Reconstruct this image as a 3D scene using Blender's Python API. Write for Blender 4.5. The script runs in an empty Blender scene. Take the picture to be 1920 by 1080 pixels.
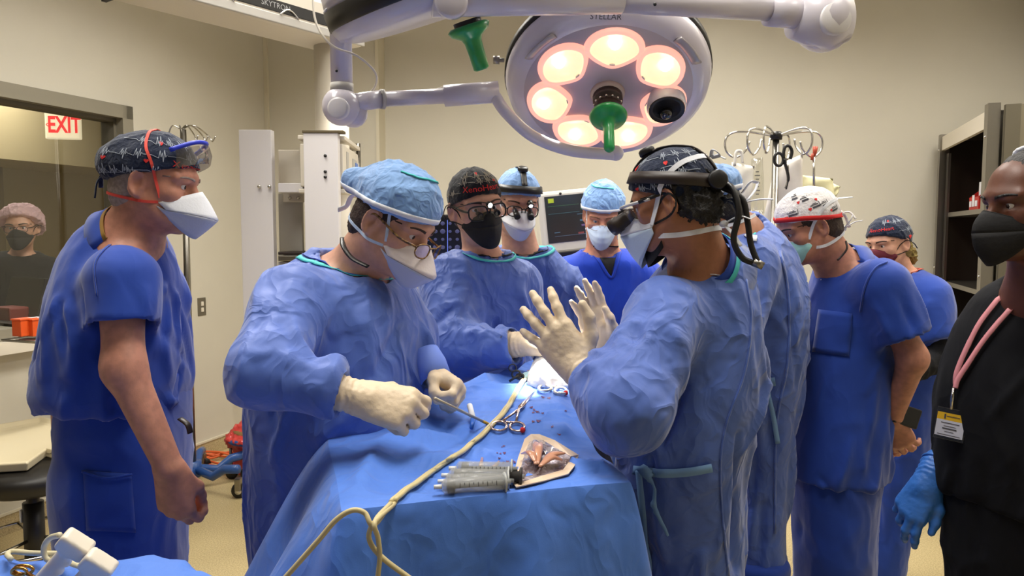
import bpy, bmesh, math, random
import numpy as np
from mathutils import Vector, Matrix
from mathutils.bvhtree import BVHTree

# ---------------------------------------------------------------- camera, world, exposure
F = 1400.0
CAM = np.array([0.0, 0.0, 1.5])
PITCH = math.atan(101 / F)
scn = bpy.context.scene
COL = scn.collection
cam = bpy.data.cameras.new('camera')
cam.lens = 36 * F / 1920
cam.sensor_width = 36
cam.clip_start = 0.02
cam_o = bpy.data.objects.new('camera', cam)
COL.objects.link(cam_o)
cam_o.location = CAM
cam_o.rotation_euler = (math.pi / 2 - PITCH, 0, 0)
scn.camera = cam_o
scn.view_settings.view_transform = 'Standard'
scn.view_settings.look = 'None'
scn.view_settings.gamma = 1
scn.view_settings.exposure = 0.16
scn.view_settings.use_curve_mapping = False
scn.cycles.max_bounces = 7
scn.cycles.diffuse_bounces = 3
scn.cycles.glossy_bounces = 3
scn.cycles.transmission_bounces = 4
scn.cycles.transparent_max_bounces = 10
w = bpy.data.worlds.new('world')
scn.world = w
w.use_nodes = True
w.node_tree.nodes['Background'].inputs[0].default_value = (.8, .85, 1, 1)
w.node_tree.nodes['Background'].inputs[1].default_value = 0.05
ROOM_A = math.radians(19.5)
RD = np.array([math.sin(ROOM_A), math.cos(ROOM_A), 0])      # room depth direction (along the left wall)
RR = np.array([math.cos(ROOM_A), -math.sin(ROOM_A), 0])     # across the room


def area(name, loc, sx, sy, power, color, rotz=0.0, tilt=0.0, spread=180):
    l = bpy.data.lights.new(name, 'AREA')
    l.shape = 'RECTANGLE'
    l.size = sx
    l.size_y = sy
    l.energy = power
    l.color = color
    l.spread = math.radians(spread)
    o = bpy.data.objects.new(name, l)
    COL.objects.link(o)
    o.location = loc
    o.rotation_euler = (tilt, 0, rotz)
    return o


CEIL = 3.35
WARM = (1.0, .96, .885)
TROFFERS = [(-1.05, 3.4, 1.3, 25), (.75, 3.55, 1.3, 20), (2.2, 2.9, 1.2, 14), (-1.3, 1.7, 1.2, 11), (.15, 1.5, 1.2, 12), (1.5, 1.1, 1.0, 4)]
for i, (x, y, l, p) in enumerate(TROFFERS):
    area('ceiling_troffer_light', (x, y, CEIL - .03), .55, l, p * 2.0, WARM, -ROOM_A, spread=140)
area('corridor_troffer_light', (-3.6, 5.0, 2.72), .5, 1.2, 26, WARM, -ROOM_A)

# ---------------------------------------------------------------- helpers
CX, SX = math.cos(PITCH), math.sin(PITCH)


def ray(px, py):
    a = (px - 960) / F
    b = (540 - py) / F
    return np.array([a, CX + b * SX, -SX + b * CX])


def at(px, py, Y):
    d = ray(px, py)
    return CAM + d * (Y / d[1])


def srgb(r, g, b):
    f = lambda c: (c / 255 / 12.92) if c / 255 <= .04045 else ((c / 255 + .055) / 1.055) ** 2.4
    return (f(r), f(g), f(b), 1)


MATS = {}


def mat(name, col, rough=.6, metal=0.0, emit=None, estr=0.0, alpha=1.0, trans=0.0, sheen=0.0, coat=0.0, spec=.5,
        noise=None, bump=None, sss=0.0):
    """noise=(scale, amount[, col2]); bump=(scale, strength[, distance])"""
    if name in MATS:
        return MATS[name]
    m = bpy.data.materials.new(name)
    m.use_nodes = True
    nt = m.node_tree
    p = nt.nodes['Principled BSDF']
    I = p.inputs
    I['Base Color'].default_value = col
    I['Roughness'].default_value = rough
    I['Metallic'].default_value = metal
    I['Specular IOR Level'].default_value = spec
    I['Alpha'].default_value = alpha
    I['Transmission Weight'].default_value = trans
    I['Sheen Weight'].default_value = sheen
    I['Coat Weight'].default_value = coat
    if sss:
        I['Subsurface Weight'].default_value = sss
        I['Subsurface Radius'].default_value = (.012, .005, .003)
        I['Subsurface Scale'].default_value = 1
    if emit:
        I['Emission Color'].default_value = emit
        I['Emission Strength'].default_value = estr
    tc = nt.nodes.new('ShaderNodeTexCoord')
    if noise:
        n = nt.nodes.new('ShaderNodeTexNoise')
        n.inputs['Scale'].default_value = noise[0]
        n.inputs['Detail'].default_value = 5
        r = nt.nodes.new('ShaderNodeMix')
        r.data_type = 'RGBA'
        c2 = noise[2] if len(noise) > 2 else tuple(c * (1 - noise[1]) for c in col[:3]) + (1,)
        r.inputs[6].default_value = col
        r.inputs[7].default_value = c2
        mr = nt.nodes.new('ShaderNodeMapRange')
        mr.inputs[1].default_value = .38
        mr.inputs[2].default_value = .64
        nt.links.new(tc.outputs['Object'], n.inputs['Vector'])
        nt.links.new(n.outputs['Fac'], mr.inputs[0])
        nt.links.new(mr.outputs[0], r.inputs[0])
        nt.links.new(r.outputs[2], I['Base Color'])
    if bump:
        n = nt.nodes.new('ShaderNodeTexNoise')
        n.inputs['Scale'].default_value = bump[0]
        n.inputs['Detail'].default_value = 6
        b = nt.nodes.new('ShaderNodeBump')
        b.inputs['Strength'].default_value = bump[1]
        b.inputs['Distance'].default_value = bump[2] if len(bump) > 2 else .002
        nt.links.new(tc.outputs['Object'], n.inputs['Vector'])
        nt.links.new(n.outputs['Fac'], b.inputs['Height'])
        nt.links.new(b.outputs['Normal'], I['Normal'])
    MATS[name] = m
    return m


def cloth(name, col, rough=.75, crease=1.0, weave=900, sheen=.25, scale=9):
    """fabric: fine weave plus crumple creases"""
    if name in MATS:
        return MATS[name]
    m = mat(name, col, rough, sheen=sheen, noise=(5, .13), spec=.3)
    nt = m.node_tree
    p = nt.nodes['Principled BSDF']
    tc = nt.nodes.new('ShaderNodeTexCoord')
    nz = nt.nodes.new('ShaderNodeTexNoise')
    nz.inputs['Scale'].default_value = scale * .8
    nz.inputs['Detail'].default_value = 2
    vm = nt.nodes.new('ShaderNodeVectorMath')
    vm.operation = 'MULTIPLY_ADD'
    vm.inputs[1].default_value = (.22, .22, .22)
    nt.links.new(tc.outputs['Object'], nz.inputs['Vector'])
    nt.links.new(nz.outputs['Color'], vm.inputs[0])
    nt.links.new(tc.outputs['Object'], vm.inputs[2])
    last = None
    for k, (sc_, st_, ds_) in enumerate(((scale, .5, .030), (scale * 2.6, .38, .012))):
        mp = nt.nodes.new('ShaderNodeMapping')
        mp.inputs['Scale'].default_value = (1, 1, .5)
        nt.links.new(vm.outputs[0], mp.inputs['Vector'])
        n2 = nt.nodes.new('ShaderNodeTexNoise')
        n2.inputs['Scale'].default_value = sc_
        n2.inputs['Detail'].default_value = 1.5
        nt.links.new(mp.outputs[0], n2.inputs['Vector'])
        sb = nt.nodes.new('ShaderNodeMath')
        sb.operation = 'SUBTRACT'
        sb.inputs[1].default_value = .5
        nt.links.new(n2.outputs['Fac'], sb.inputs[0])
        ab = nt.nodes.new('ShaderNodeMath')
        ab.operation = 'ABSOLUTE'
        nt.links.new(sb.outputs[0], ab.inputs[0])
        b1 = nt.nodes.new('ShaderNodeBump')
        b1.invert = True
        b1.inputs['Strength'].default_value = st_ * crease
        b1.inputs['Distance'].default_value = ds_ * 3
        nt.links.new(ab.outputs[0], b1.inputs['Height'])
        if last:
            nt.links.new(last.outputs['Normal'], b1.inputs['Normal'])
        last = b1
    wv = nt.nodes.new('ShaderNodeTexNoise')
    wv.inputs['Scale'].default_value = weave
    b2 = nt.nodes.new('ShaderNodeBump')
    b2.inputs['Strength'].default_value = .15
    b2.inputs['Distance'].default_value = .001
    nt.links.new(tc.outputs['Object'], wv.inputs['Vector'])
    nt.links.new(wv.outputs['Fac'], b2.inputs['Height'])
    nt.links.new(b1.outputs['Normal'], b2.inputs['Normal'])
    nt.links.new(b2.outputs['Normal'], p.inputs['Normal'])
    return m


def mesh_np(name, V, Q, material=None, parent=None, smooth=True, link=True):
    """V (n,3), Q (m,4) or (m,3) arrays"""
    me = bpy.data.meshes.new(name)
    V = np.asarray(V, np.float32)
    Q = np.asarray(Q, np.int32)
    k = Q.shape[1]
    me.vertices.add(len(V))
    me.vertices.foreach_set('co', V.ravel())
    me.loops.add(Q.size)
    me.loops.foreach_set('vertex_index', Q.ravel())
    me.polygons.add(len(Q))
    me.polygons.foreach_set('loop_start', np.arange(0, Q.size, k, dtype=np.int32))
    me.polygons.foreach_set('loop_total', np.full(len(Q), k, np.int32))
    me.polygons.foreach_set('use_smooth', np.full(len(Q), smooth))
    me.update(calc_edges=True)
    if material:
        me.materials.append(material)
    return link_obj(name, me, parent)


def link_obj(name, me, parent=None, M=None):
    o = bpy.data.objects.new(name, me)
    COL.objects.link(o)
    if parent:
        o.parent = parent
    if M is not None:
        o.matrix_local = M
    return o


def tag(o, label=None, cat=None, group=None, kind=None):
    if label:
        o['label'] = label
    if cat:
        o['category'] = cat
    if group:
        o['group'] = group
    if kind:
        o['kind'] = kind
    return o


def empty(name, loc=(0, 0, 0), label=None, cat=None, group=None):
    o = bpy.data.objects.new(name, None)
    COL.objects.link(o)
    o.location = loc
    o.empty_display_size = .05
    return tag(o, label, cat, group)


class MB:
    """collects shapes in world coordinates; build() links ONE mesh object"""

    def __init__(s):
        s.v = []
        s.f = []
        s.sm = []

    def add(s, V, Fs, smooth=False):
        o = len(s.v)
        s.v += [tuple(map(float, p)) for p in V]
        for q in Fs:
            s.f.append([i + o for i in q])
            s.sm.append(smooth)
        return s

    def box(s, c, size, R=None, bev=0.0):
        c = np.array(c, float)
        h = np.array(size, float) / 2
        R = np.eye(3) if R is None else np.asarray(R)
        if bev <= 0:
            V = [c + R @ (h * np.array([x, y, z])) for x in (-1, 1) for y in (-1, 1) for z in (-1, 1)]
            return s.add(V, [(0, 1, 3, 2), (4, 6, 7, 5), (0, 4, 5, 1), (2, 3, 7, 6), (0, 2, 6, 4), (1, 5, 7, 3)])
        bm = bmesh.new()
        bmesh.ops.create_cube(bm, size=1)
        for v in bm.verts:
            v.co = Vector((v.co.x * size[0], v.co.y * size[1], v.co.z * size[2]))
        bmesh.ops.bevel(bm, geom=list(bm.edges), offset=bev, segments=2, affect='EDGES', profile=.6)
        V = [c + R @ np.array(v.co) for v in bm.verts]
        Fs = [[v.index for v in f.verts] for f in bm.faces]
        bm.free()
        return s.add(V, Fs)

    def tube(s, pts, r, n=10, closed=False, cap=True, flat=None):
        """r scalar or list; flat=(normal, ratio) squashes it to a ribbon"""
        P = [np.array(p, float) for p in pts]
        m = len(P)
        rr = r if hasattr(r, '__len__') else [r] * m
        V = []
        up = None
        for i in range(m):
            a = P[(i - 1) % m] if (closed or i > 0) else P[i]
            b = P[(i + 1) % m] if (closed or i < m - 1) else P[i]
            t = b - a
            t /= (np.linalg.norm(t) + 1e-9)
            if up is None:
                up = np.array([0, 0, 1.0]) if abs(t[2]) < .9 else np.array([1.0, 0, 0])
            x = np.cross(up, t)
            x /= (np.linalg.norm(x) + 1e-9)
            y = np.cross(t, x)
            up = y
            for k in range(n):
                a_ = 2 * math.pi * k / n
                V.append(P[i] + rr[i] * (math.cos(a_) * x + math.sin(a_) * y * (flat or 1)))
        Fs = []
        for i in range(m if closed else m - 1):
            j = (i + 1) % m
            for k in range(n):
                l = (k + 1) % n
                Fs.append((i * n + k, i * n + l, j * n + l, j * n + k))
        if cap and not closed:
            Fs.append(tuple(range(n - 1, -1, -1)))
            Fs.append(tuple(range((m - 1) * n, m * n)))
        return s.add(V, Fs, True)

    def cyl(s, a, b, ra, rb=None, n=20):
        rb = ra if rb is None else rb
        return s.tube([a, b], [ra, rb], n)

    def lathe(s, c, axis, prof, n=32, closed=False, x=None):
        """prof list of (radius, height along axis)"""
        ax = np.array(axis, float)
        ax /= np.linalg.norm(ax)
        x = np.array(x, float) if x is not None else (np.array([1.0, 0, 0]) if abs(ax[0]) < .8 else np.array([0, 1.0, 0]))
        x = x - ax * x.dot(ax)
        x /= np.linalg.norm(x)
        y = np.cross(ax, x)
        c = np.array(c, float)
        V = []
        for (r, h) in prof:
            for k in range(n):
                a = 2 * math.pi * k / n
                V.append(c + ax * h + r * (math.cos(a) * x + math.sin(a) * y))
        Fs = []
        for i in range(len(prof) - 1):
            for k in range(n):
                l = (k + 1) % n
                Fs.append((i * n + k, i * n + l, (i + 1) * n + l, (i + 1) * n + k))
        if prof[0][0] > 1e-4 and not closed:
            Fs.append(tuple(range(n - 1, -1, -1)))
        if prof[-1][0] > 1e-4 and not closed:
            Fs.append(tuple(range((len(prof) - 1) * n, len(prof) * n)))
        return s.add(V, Fs, True)

    def sphere(s, c, r, n=16, scale=(1, 1, 1)):
        m = n // 2
        V = []
        for i in range(m + 1):
            t = math.pi * i / m
            for k in range(n):
                a = 2 * math.pi * k / n
                V.append(np.array(c) + r * np.array([math.sin(t) * math.cos(a), math.sin(t) * math.sin(a), math.cos(t)]) * np.array(scale))
        Fs = [(i * n + k, (i + 1) * n + k, (i + 1) * n + (k + 1) % n, i * n + (k + 1) % n) for i in range(m) for k in range(n)]
        return s.add(V, Fs, True)

    def prism(s, poly, ext):
        """polygon (3D points) extruded by vector ext"""
        n = len(poly)
        e = np.array(ext, float)
        V = [np.array(p, float) for p in poly] + [np.array(p, float) + e for p in poly]
        Fs = [tuple(range(n - 1, -1, -1)), tuple(range(n, 2 * n))] + [(i, (i + 1) % n, n + (i + 1) % n, n + i) for i in range(n)]
        return s.add(V, Fs)

    def build(s, name, material=None, parent=None, M=None, solid=None, fixn=True):
        me = bpy.data.meshes.new(name)
        me.from_pydata(s.v, [], s.f)
        me.polygons.foreach_set('use_smooth', s.sm)
        if fixn:
            bm = bmesh.new()
            bm.from_mesh(me)
            bmesh.ops.remove_doubles(bm, verts=bm.verts, dist=1e-6)
            bmesh.ops.recalc_face_normals(bm, faces=bm.faces)
            bm.to_mesh(me)
            bm.free()
        me.update()
        if material:
            for m_ in (material if isinstance(material, (list, tuple)) else [material]):
                me.materials.append(m_)
        o = link_obj(name, me, parent, M)
        if solid:
            md = o.modifiers.new('solidify', 'SOLIDIFY')
            md.thickness = solid
            md.offset = 1
        return o


def spline(pts, n=8, closed=False):
    """Catmull-Rom through points"""
    P = [np.array(p, float) for p in pts]
    m = len(P)
    out = []
    rng = range(m if closed else m - 1)
    for i in rng:
        p1, p2 = P[i], P[(i + 1) % m]
        p0 = P[(i - 1) % m] if (closed or i > 0) else p1 * 2 - p2
        p3 = P[(i + 2) % m] if (closed or i + 2 < m) else p2 * 2 - p1
        for k in range(n):
            t = k / n
            out.append(.5 * ((2 * p1) + (-p0 + p2) * t + (2 * p0 - 5 * p1 + 4 * p2 - p3) * t * t + (-p0 + 3 * p1 - 3 * p2 + p3) * t ** 3))
    if not closed:
        out.append(P[-1])
    return out


def bvh_of(o):
    me = o.data
    M = o.matrix_local
    return BVHTree.FromPolygons([M @ v.co for v in me.vertices], [tuple(p.vertices) for p in me.polygons])


def px_hit(bvh, px, py, off=.002):
    d = ray(px, py)
    d = Vector(d / np.linalg.norm(d))
    h = bvh.ray_cast(Vector(CAM), d)
    if h[0] is None:
        return None, None
    n = h[1] if h[1].dot(d) < 0 else -h[1]
    return np.array(h[0] + n * off), np.array(n)


def ribbon_px(bvh, pts, wpx, off=.003, name='seam', material=None, parent=None, sub=8, thick=.0015):
    """ribbon lying on a surface; pts in photo pixels"""
    P = spline([(x, y, 0) for x, y in pts], sub)
    mb = MB()
    row = []
    for i, p in enumerate(P):
        a = P[max(i - 1, 0)]
        b = P[min(i + 1, len(P) - 1)]
        t = (b - a)[:2]
        t /= (np.linalg.norm(t) + 1e-9)
        nrm = np.array([-t[1], t[0]])
        w_ = wpx[min(int(i / sub), len(wpx) - 1)] if hasattr(wpx, '__len__') else wpx
        L, _ = px_hit(bvh, *(p[:2] + nrm * w_ / 2), off)
        R_, _ = px_hit(bvh, *(p[:2] - nrm * w_ / 2), off)
        if L is not None and R_ is not None:
            row.append((L, R_))
    if len(row) < 2:
        return None
    V = [q for r in row for q in r]
    Fs = [(2 * i, 2 * i + 1, 2 * i + 3, 2 * i + 2) for i in range(len(row) - 1)]
    mb.add(V, Fs, True)
    return mb.build(name, material, parent, solid=thick)


def patch_px(bvh, quad, n, m, off, name, material, parent, thick=.002):
    """rectangular patch on a surface; quad = 4 photo pixels (tl,tr,br,bl)"""
    q = [np.array(p, float) for p in quad]
    V = []
    for j in range(m + 1):
        for i in range(n + 1):
            u, v = i / n, j / m
            p = (q[0] * (1 - u) + q[1] * u) * (1 - v) + (q[3] * (1 - u) + q[2] * u) * v
            h, _ = px_hit(bvh, p[0], p[1], off)
            if h is None:
                return None
            V.append(h)
    Fs = [(j * (n + 1) + i, j * (n + 1) + i + 1, (j + 1) * (n + 1) + i + 1, (j + 1) * (n + 1) + i) for j in range(m) for i in range(n)]
    return MB().add(V, Fs, True).build(name, material, parent, solid=thick)


def text_mesh(s, size, bold=0.0):
    c = bpy.data.curves.new('text', 'FONT')
    c.body = s
    c.size = size
    c.offset = bold
    c.align_x = 'CENTER'
    c.align_y = 'CENTER'
    c.resolution_u = 3
    o = bpy.data.objects.new('text', c)
    COL.objects.link(o)
    dg = bpy.context.evaluated_depsgraph_get()
    me = o.evaluated_get(dg).to_mesh()
    bm = bmesh.new()
    bm.from_mesh(me)
    bmesh.ops.triangulate(bm, faces=bm.faces)
    V = np.array([tuple(v.co) for v in bm.verts])
    Fs = [[v.index for v in f.verts] for f in bm.faces]
    bm.free()
    o.evaluated_get(dg).to_mesh_clear()
    bpy.data.objects.remove(o)
    bpy.data.curves.remove(c)
    return V, Fs


def text_on_plane(s, size, o, ux, uy, material, parent, name='lettering', bold=0.0, off=.0008):
    V, Fs = text_mesh(s, size, bold)
    ux, uy, o = np.array(ux, float), np.array(uy, float), np.array(o, float)
    n = np.cross(ux, uy)
    P = [o + ux * v[0] + uy * v[1] + n * off for v in V]
    ob = MB().add(P, Fs).build(name, material, parent, fixn=False)
    return ob


# ---------------------------------------------------------------- numpy noise
_rng = np.random.RandomState(7)
_G = _rng.rand(32, 32, 32).astype(np.float32) * 2 - 1


def vnoise(P):
    P = np.asarray(P, np.float64)
    i = np.floor(P).astype(int)
    f = P - i
    f = f * f * f * (f * (f * 6 - 15) + 10)
    out = 0
    for dx in (0, 1):
        for dy in (0, 1):
            for dz in (0, 1):
                w_ = (f[:, 0] if dx else 1 - f[:, 0]) * (f[:, 1] if dy else 1 - f[:, 1]) * (f[:, 2] if dz else 1 - f[:, 2])
                out = out + w_ * _G[(i[:, 0] + dx) % 32, (i[:, 1] + dy) % 32, (i[:, 2] + dz) % 32]
    return out


# ---------------------------------------------------------------- implicit surfaces
def unit(v):
    v = np.array(v, float)
    return v / (np.linalg.norm(v) + 1e-12)


def axis_coords(lo, hi, h, fine):
    xs = [lo]
    while xs[-1] < hi:
        x = xs[-1]
        st = h
        for (a, b, hf) in fine:
            if a - h <= x < b:
                st = min(st, hf if x >= a else max(hf, min(h, a - x)))
        xs.append(x + st)
    return np.array(xs, np.float32)


class SDF:
    def __init__(s, lo, hi, h, fine=()):
        s.ax = [axis_coords(lo[i], hi[i], h, [(f[0][i], f[1][i], f[2]) for f in fine]) for i in range(3)]
        s.D = np.full([len(a) for a in s.ax], 1.0, np.float32)

    def op(s, fn, lo, hi, k=0.0, mode='u'):
        m = k + .03
        sl = []
        for i in range(3):
            a = max(np.searchsorted(s.ax[i], lo[i] - m) - 1, 0)
            b = min(np.searchsorted(s.ax[i], hi[i] + m) + 1, len(s.ax[i]))
            if b <= a:
                return
            sl.append(slice(a, b))
        X = s.ax[0][sl[0]][:, None, None]
        Y = s.ax[1][sl[1]][None, :, None]
        Z = s.ax[2][sl[2]][None, None, :]
        d = fn(X, Y, Z)
        B = s.D[tuple(sl)]
        if mode == 'u':
            r = np.minimum(B, d)
            if k > 0:
                h = np.maximum(k - np.abs(B - d), 0) / k
                r = r - h * h * k * .25
        elif mode == 's':
            d = -d
            r = np.maximum(B, d)
            if k > 0:
                h = np.maximum(k - np.abs(B - d), 0) / k
                r = r + h * h * k * .25
        else:
            r = np.maximum(B, d)
        s.D[tuple(sl)] = r

    def cone(s, a, b, ra, rb, k=.02, mode='u'):
        a, b = np.array(a, float), np.array(b, float)
        ab = b - a
        L = ab.dot(ab) + 1e-9

        def fn(X, Y, Z):
            t = np.clip(((X - a[0]) * ab[0] + (Y - a[1]) * ab[1] + (Z - a[2]) * ab[2]) / L, 0, 1)
            return np.sqrt((X - a[0] - t * ab[0]) ** 2 + (Y - a[1] - t * ab[1]) ** 2 + (Z - a[2] - t * ab[2]) ** 2) - (ra + (rb - ra) * t)
        r = max(ra, rb)
        s.op(fn, np.minimum(a, b) - r, np.maximum(a, b) + r, k, mode)

    def ell(s, c, r, R=None, k=.02, mode='u'):
        c, r = np.array(c, float), np.array(r, float)
        R = np.eye(3) if R is None else R

        def fn(X, Y, Z):
            x, y, z = X - c[0], Y - c[1], Z - c[2]
            q = [R[0, i] * x + R[1, i] * y + R[2, i] * z for i in range(3)]
            k0 = np.sqrt((q[0] / r[0]) ** 2 + (q[1] / r[1]) ** 2 + (q[2] / r[2]) ** 2)
            k1 = np.sqrt((q[0] / r[0] ** 2) ** 2 + (q[1] / r[1] ** 2) ** 2 + (q[2] / r[2] ** 2) ** 2)
            return k0 * (k0 - 1) / (k1 + 1e-9)
        s.op(fn, c - r.max(), c + r.max(), k, mode)

    def half(s, p, n, k=0.0):
        """keep the side n points away from"""
        p, n = np.array(p, float), unit(n)
        s.op(lambda X, Y, Z: (X - p[0]) * n[0] + (Y - p[1]) * n[1] + (Z - p[2]) * n[2], [a[0] for a in s.ax], [a[-1] for a in s.ax], k, 'i')

    def loft(s, rows, az, k=.03, mode='u', grow=0.0, n=2.4, zlo=None, zhi=None):
        """rows: (z, cx, cy, a, b) top to bottom; a = half width across, b = half depth"""
        R = np.array(sorted(rows, key=lambda r: r[0]), float)
        zz = np.linspace(R[0, 0], R[-1, 0], 160)
        C = [np.interp(zz, R[:, 0], R[:, i]) for i in range(1, 5)]
        ker = np.hanning(19)
        ker /= ker.sum()
        C = [np.convolve(np.pad(c, 9, mode='edge'), ker, 'valid') for c in C]
        z0 = R[0, 0] if zlo is None else zlo
        z1 = R[-1, 0] if zhi is None else zhi
        ca, sa = math.cos(az), math.sin(az)

        def fn(X, Y, Z):
            zf = np.asarray(Z).ravel()
            cx, cy, a, b = [np.interp(zf, zz, c)[None, None, :] for c in C]
            a = np.maximum(a + grow, .01)
            b = np.maximum(b + grow, .01)
            x, y = X - cx, Y - cy
            v = x * ca + y * sa
            u = -x * sa + y * ca
            e = (np.abs(u / a) ** n + np.abs(v / b) ** n) ** (1 / n)
            d = (e - 1) * np.minimum(a, b)
            return np.maximum(d, np.maximum(z0 - Z, Z - z1))
        m = max(R[:, 3].max(), R[:, 4].max()) + grow
        s.op(fn, [R[:, 1].min() - m, R[:, 2].min() - m, z0], [R[:, 1].max() + m, R[:, 2].max() + m, z1], k, mode)

    def mesh(s):
        D = s.D
        ins = D < 0
        c = [ins[i:D.shape[0] - 1 + i, j:D.shape[1] - 1 + j, k:D.shape[2] - 1 + k] for i in (0, 1) for j in (0, 1) for k in (0, 1)]
        cnt = sum(x.astype(np.int8) for x in c)
        act = (cnt > 0) & (cnt < 8)
        I, J, K = np.nonzero(act)
        idx = np.full(act.shape, -1, np.int32)
        idx[I, J, K] = np.arange(len(I))
        off = [(i, j, k) for i in (0, 1) for j in (0, 1) for k in (0, 1)]
        val = np.stack([D[I + o[0], J + o[1], K + o[2]] for o in off], 1)
        x = [np.stack([s.ax[d][[I, J, K][d] + o[d]] for o in off], 1) for d in range(3)]
        P = np.stack(x, 2)
        acc = np.zeros((len(I), 3))
        num = np.zeros(len(I))
        for a in range(8):
            for b in range(a + 1, 8):
                if sum(abs(off[a][d] - off[b][d]) for d in range(3)) != 1:
                    continue
                va, vb = val[:, a], val[:, b]
                m = (va < 0) != (vb < 0)
                t = np.where(m, va / np.where(m, va - vb, 1), 0)[:, None]
                acc += np.where(m[:, None], P[:, a] + (P[:, b] - P[:, a]) * t, 0)
                num += m
        V = acc / num[:, None]
        Q = []
        for d in range(3):
            e, f = [(1, 2), (2, 0), (0, 1)][d]
            A = np.take(ins, range(0, D.shape[d] - 1), d)
            B = np.take(ins, range(1, D.shape[d]), d)
            ch = A != B
            g = np.stack(np.nonzero(ch), 1)
            ok = (g[:, e] > 0) & (g[:, f] > 0) & (g[:, e] < D.shape[e] - 1) & (g[:, f] < D.shape[f] - 1)
            g = g[ok]
            q = []
            for (de, df) in ((1, 1), (0, 1), (0, 0), (1, 0)):
                h = g.copy()
                h[:, e] -= de
                h[:, f] -= df
                q.append(idx[h[:, 0], h[:, 1], h[:, 2]])
            q = np.stack(q, 1)
            flip = ~A[g[:, 0], g[:, 1], g[:, 2]]
            q[flip] = q[flip][:, ::-1]
            Q.append(q)
        Q = np.concatenate(Q)
        Q = Q[(Q >= 0).all(1)]
        return V, Q


def vnormals(V, Q):
    n = np.cross(V[Q[:, 2]] - V[Q[:, 0]], V[Q[:, 3]] - V[Q[:, 1]])
    N = np.zeros_like(V)
    for i in range(4):
        np.add.at(N, Q[:, i], n)
    return N / (np.linalg.norm(N, axis=1)[:, None] + 1e-12)


def relax(V, Q, it=1, f=.5):
    for _ in range(it):
        A = np.zeros_like(V)
        n = np.zeros(len(V))
        for a, b in ((0, 1), (1, 2), (2, 3), (3, 0)):
            np.add.at(A, Q[:, a], V[Q[:, b]])
            np.add.at(A, Q[:, b], V[Q[:, a]])
            np.add.at(n, Q[:, a], 1)
            np.add.at(n, Q[:, b], 1)
        V = V * (1 - f) + f * A / np.maximum(n, 1)[:, None]
    return V


def seg_disp(V, segs):
    """ridges along segments (p0, p1, width, amp)"""
    d = np.zeros(len(V))
    for (a, b, w_, amp) in segs:
        a, b = np.array(a, float), np.array(b, float)
        lo = np.minimum(a, b) - 3 * w_
        hi = np.maximum(a, b) + 3 * w_
        m = ((V > lo) & (V < hi)).all(1)
        if not m.any():
            continue
        p = V[m]
        ab = b - a
        t = np.clip(((p - a) @ ab) / (ab @ ab + 1e-9), 0, 1)
        q = np.linalg.norm(p - a - t[:, None] * ab, axis=1)
        d[m] += amp * np.exp(-(q / w_) ** 2) * np.sin(np.pi * np.clip(.12 + .76 * t, 0, 1))
    return d


def cloth_disp(V, N, amp, seed, segs=(), freq=7.0, vs=.35):
    o = seed * 3.7
    W = V + .05 * np.stack([vnoise(V * 6 + o), vnoise(V * 6 + o + 9), vnoise(V * 6 + o + 17)], 1)
    S = np.array([freq, freq, freq * vs])
    r1 = 1 - 2 * np.abs(vnoise(W * S + o))
    r2 = 1 - 2 * np.abs(vnoise(W * S * 2.1 + o + 5))
    r1 = np.maximum(r1, -.2) ** 2 * np.sign(r1)
    r2 = np.maximum(r2, -.2) ** 2 * np.sign(r2)
    r3 = 1 - 2 * np.abs(vnoise(W * S * 4.0 + o + 11))
    d = amp * (1.1 * r1 + .65 * r2 + .22 * r3 - .5) + seg_disp(V, segs)
    return V + N * d[:, None]

# ---------------------------------------------------------------- materials
def clear_mat(name, tint=(1, 1, 1, 1), gloss=.12, rough=.02):
    if name in MATS:
        return MATS[name]
    m = bpy.data.materials.new(name)
    m.use_nodes = True
    nt = m.node_tree
    nt.nodes.remove(nt.nodes['Principled BSDF'])
    t = nt.nodes.new('ShaderNodeBsdfTransparent')
    t.inputs[0].default_value = tint
    g = nt.nodes.new('ShaderNodeBsdfGlossy')
    g.inputs['Roughness'].default_value = rough
    x = nt.nodes.new('ShaderNodeMixShader')
    x.inputs[0].default_value = gloss
    nt.links.new(t.outputs[0], x.inputs[1])
    nt.links.new(g.outputs[0], x.inputs[2])
    nt.links.new(x.outputs[0], nt.nodes['Material Output'].inputs[0])
    MATS[name] = m
    return m


GOWN = cloth('gown_blue', srgb(84, 113, 194), .55, .85, 700, .3, 8)
SCRUB = cloth('scrub_blue', srgb(36, 73, 172), .8, .35, 1200, .3, 6)
SCRUB_B = cloth('scrub_bright_blue', srgb(14, 62, 190), .8, .5, 1200, .3, 6)
BLACKSC = cloth('scrub_black', srgb(16, 17, 22), .9, .3, 300, .0, 6)
NAVYSC = cloth('scrub_navy', srgb(9, 10, 17), .9, .3, 1200, .0, 6)
TEAL = mat('teal_trim', srgb(70, 190, 190), .7)
CAPBLUE = cloth('cap_pale_blue', srgb(128, 168, 222), .7, .5, 600, .3, 14)
CAPNAVY = cloth('cap_navy', srgb(20, 32, 58), .85, .3, 900, .2, 25)
CAPBLACK = cloth('cap_black', srgb(22, 24, 30), .85, .3, 900, .2, 25)
CAPWHITE = cloth('cap_white', srgb(232, 228, 228), .85, .3, 900, .2, 25)
PRINTW = mat('print_white', srgb(170, 178, 190), .8)
PRINTR = mat('print_red', srgb(214, 42, 40), .8)
PRINTK = mat('print_grey', srgb(70, 70, 78), .8)
WHITEF = mat('white_nonwoven', srgb(232, 234, 240), .8, bump=(180, .3))
PINKW = mat('mask_cream', srgb(238, 226, 222), .8, bump=(200, .25))
MASKBL = mat('mask_pale_blue', srgb(198, 216, 240), .8, bump=(200, .25))
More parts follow.
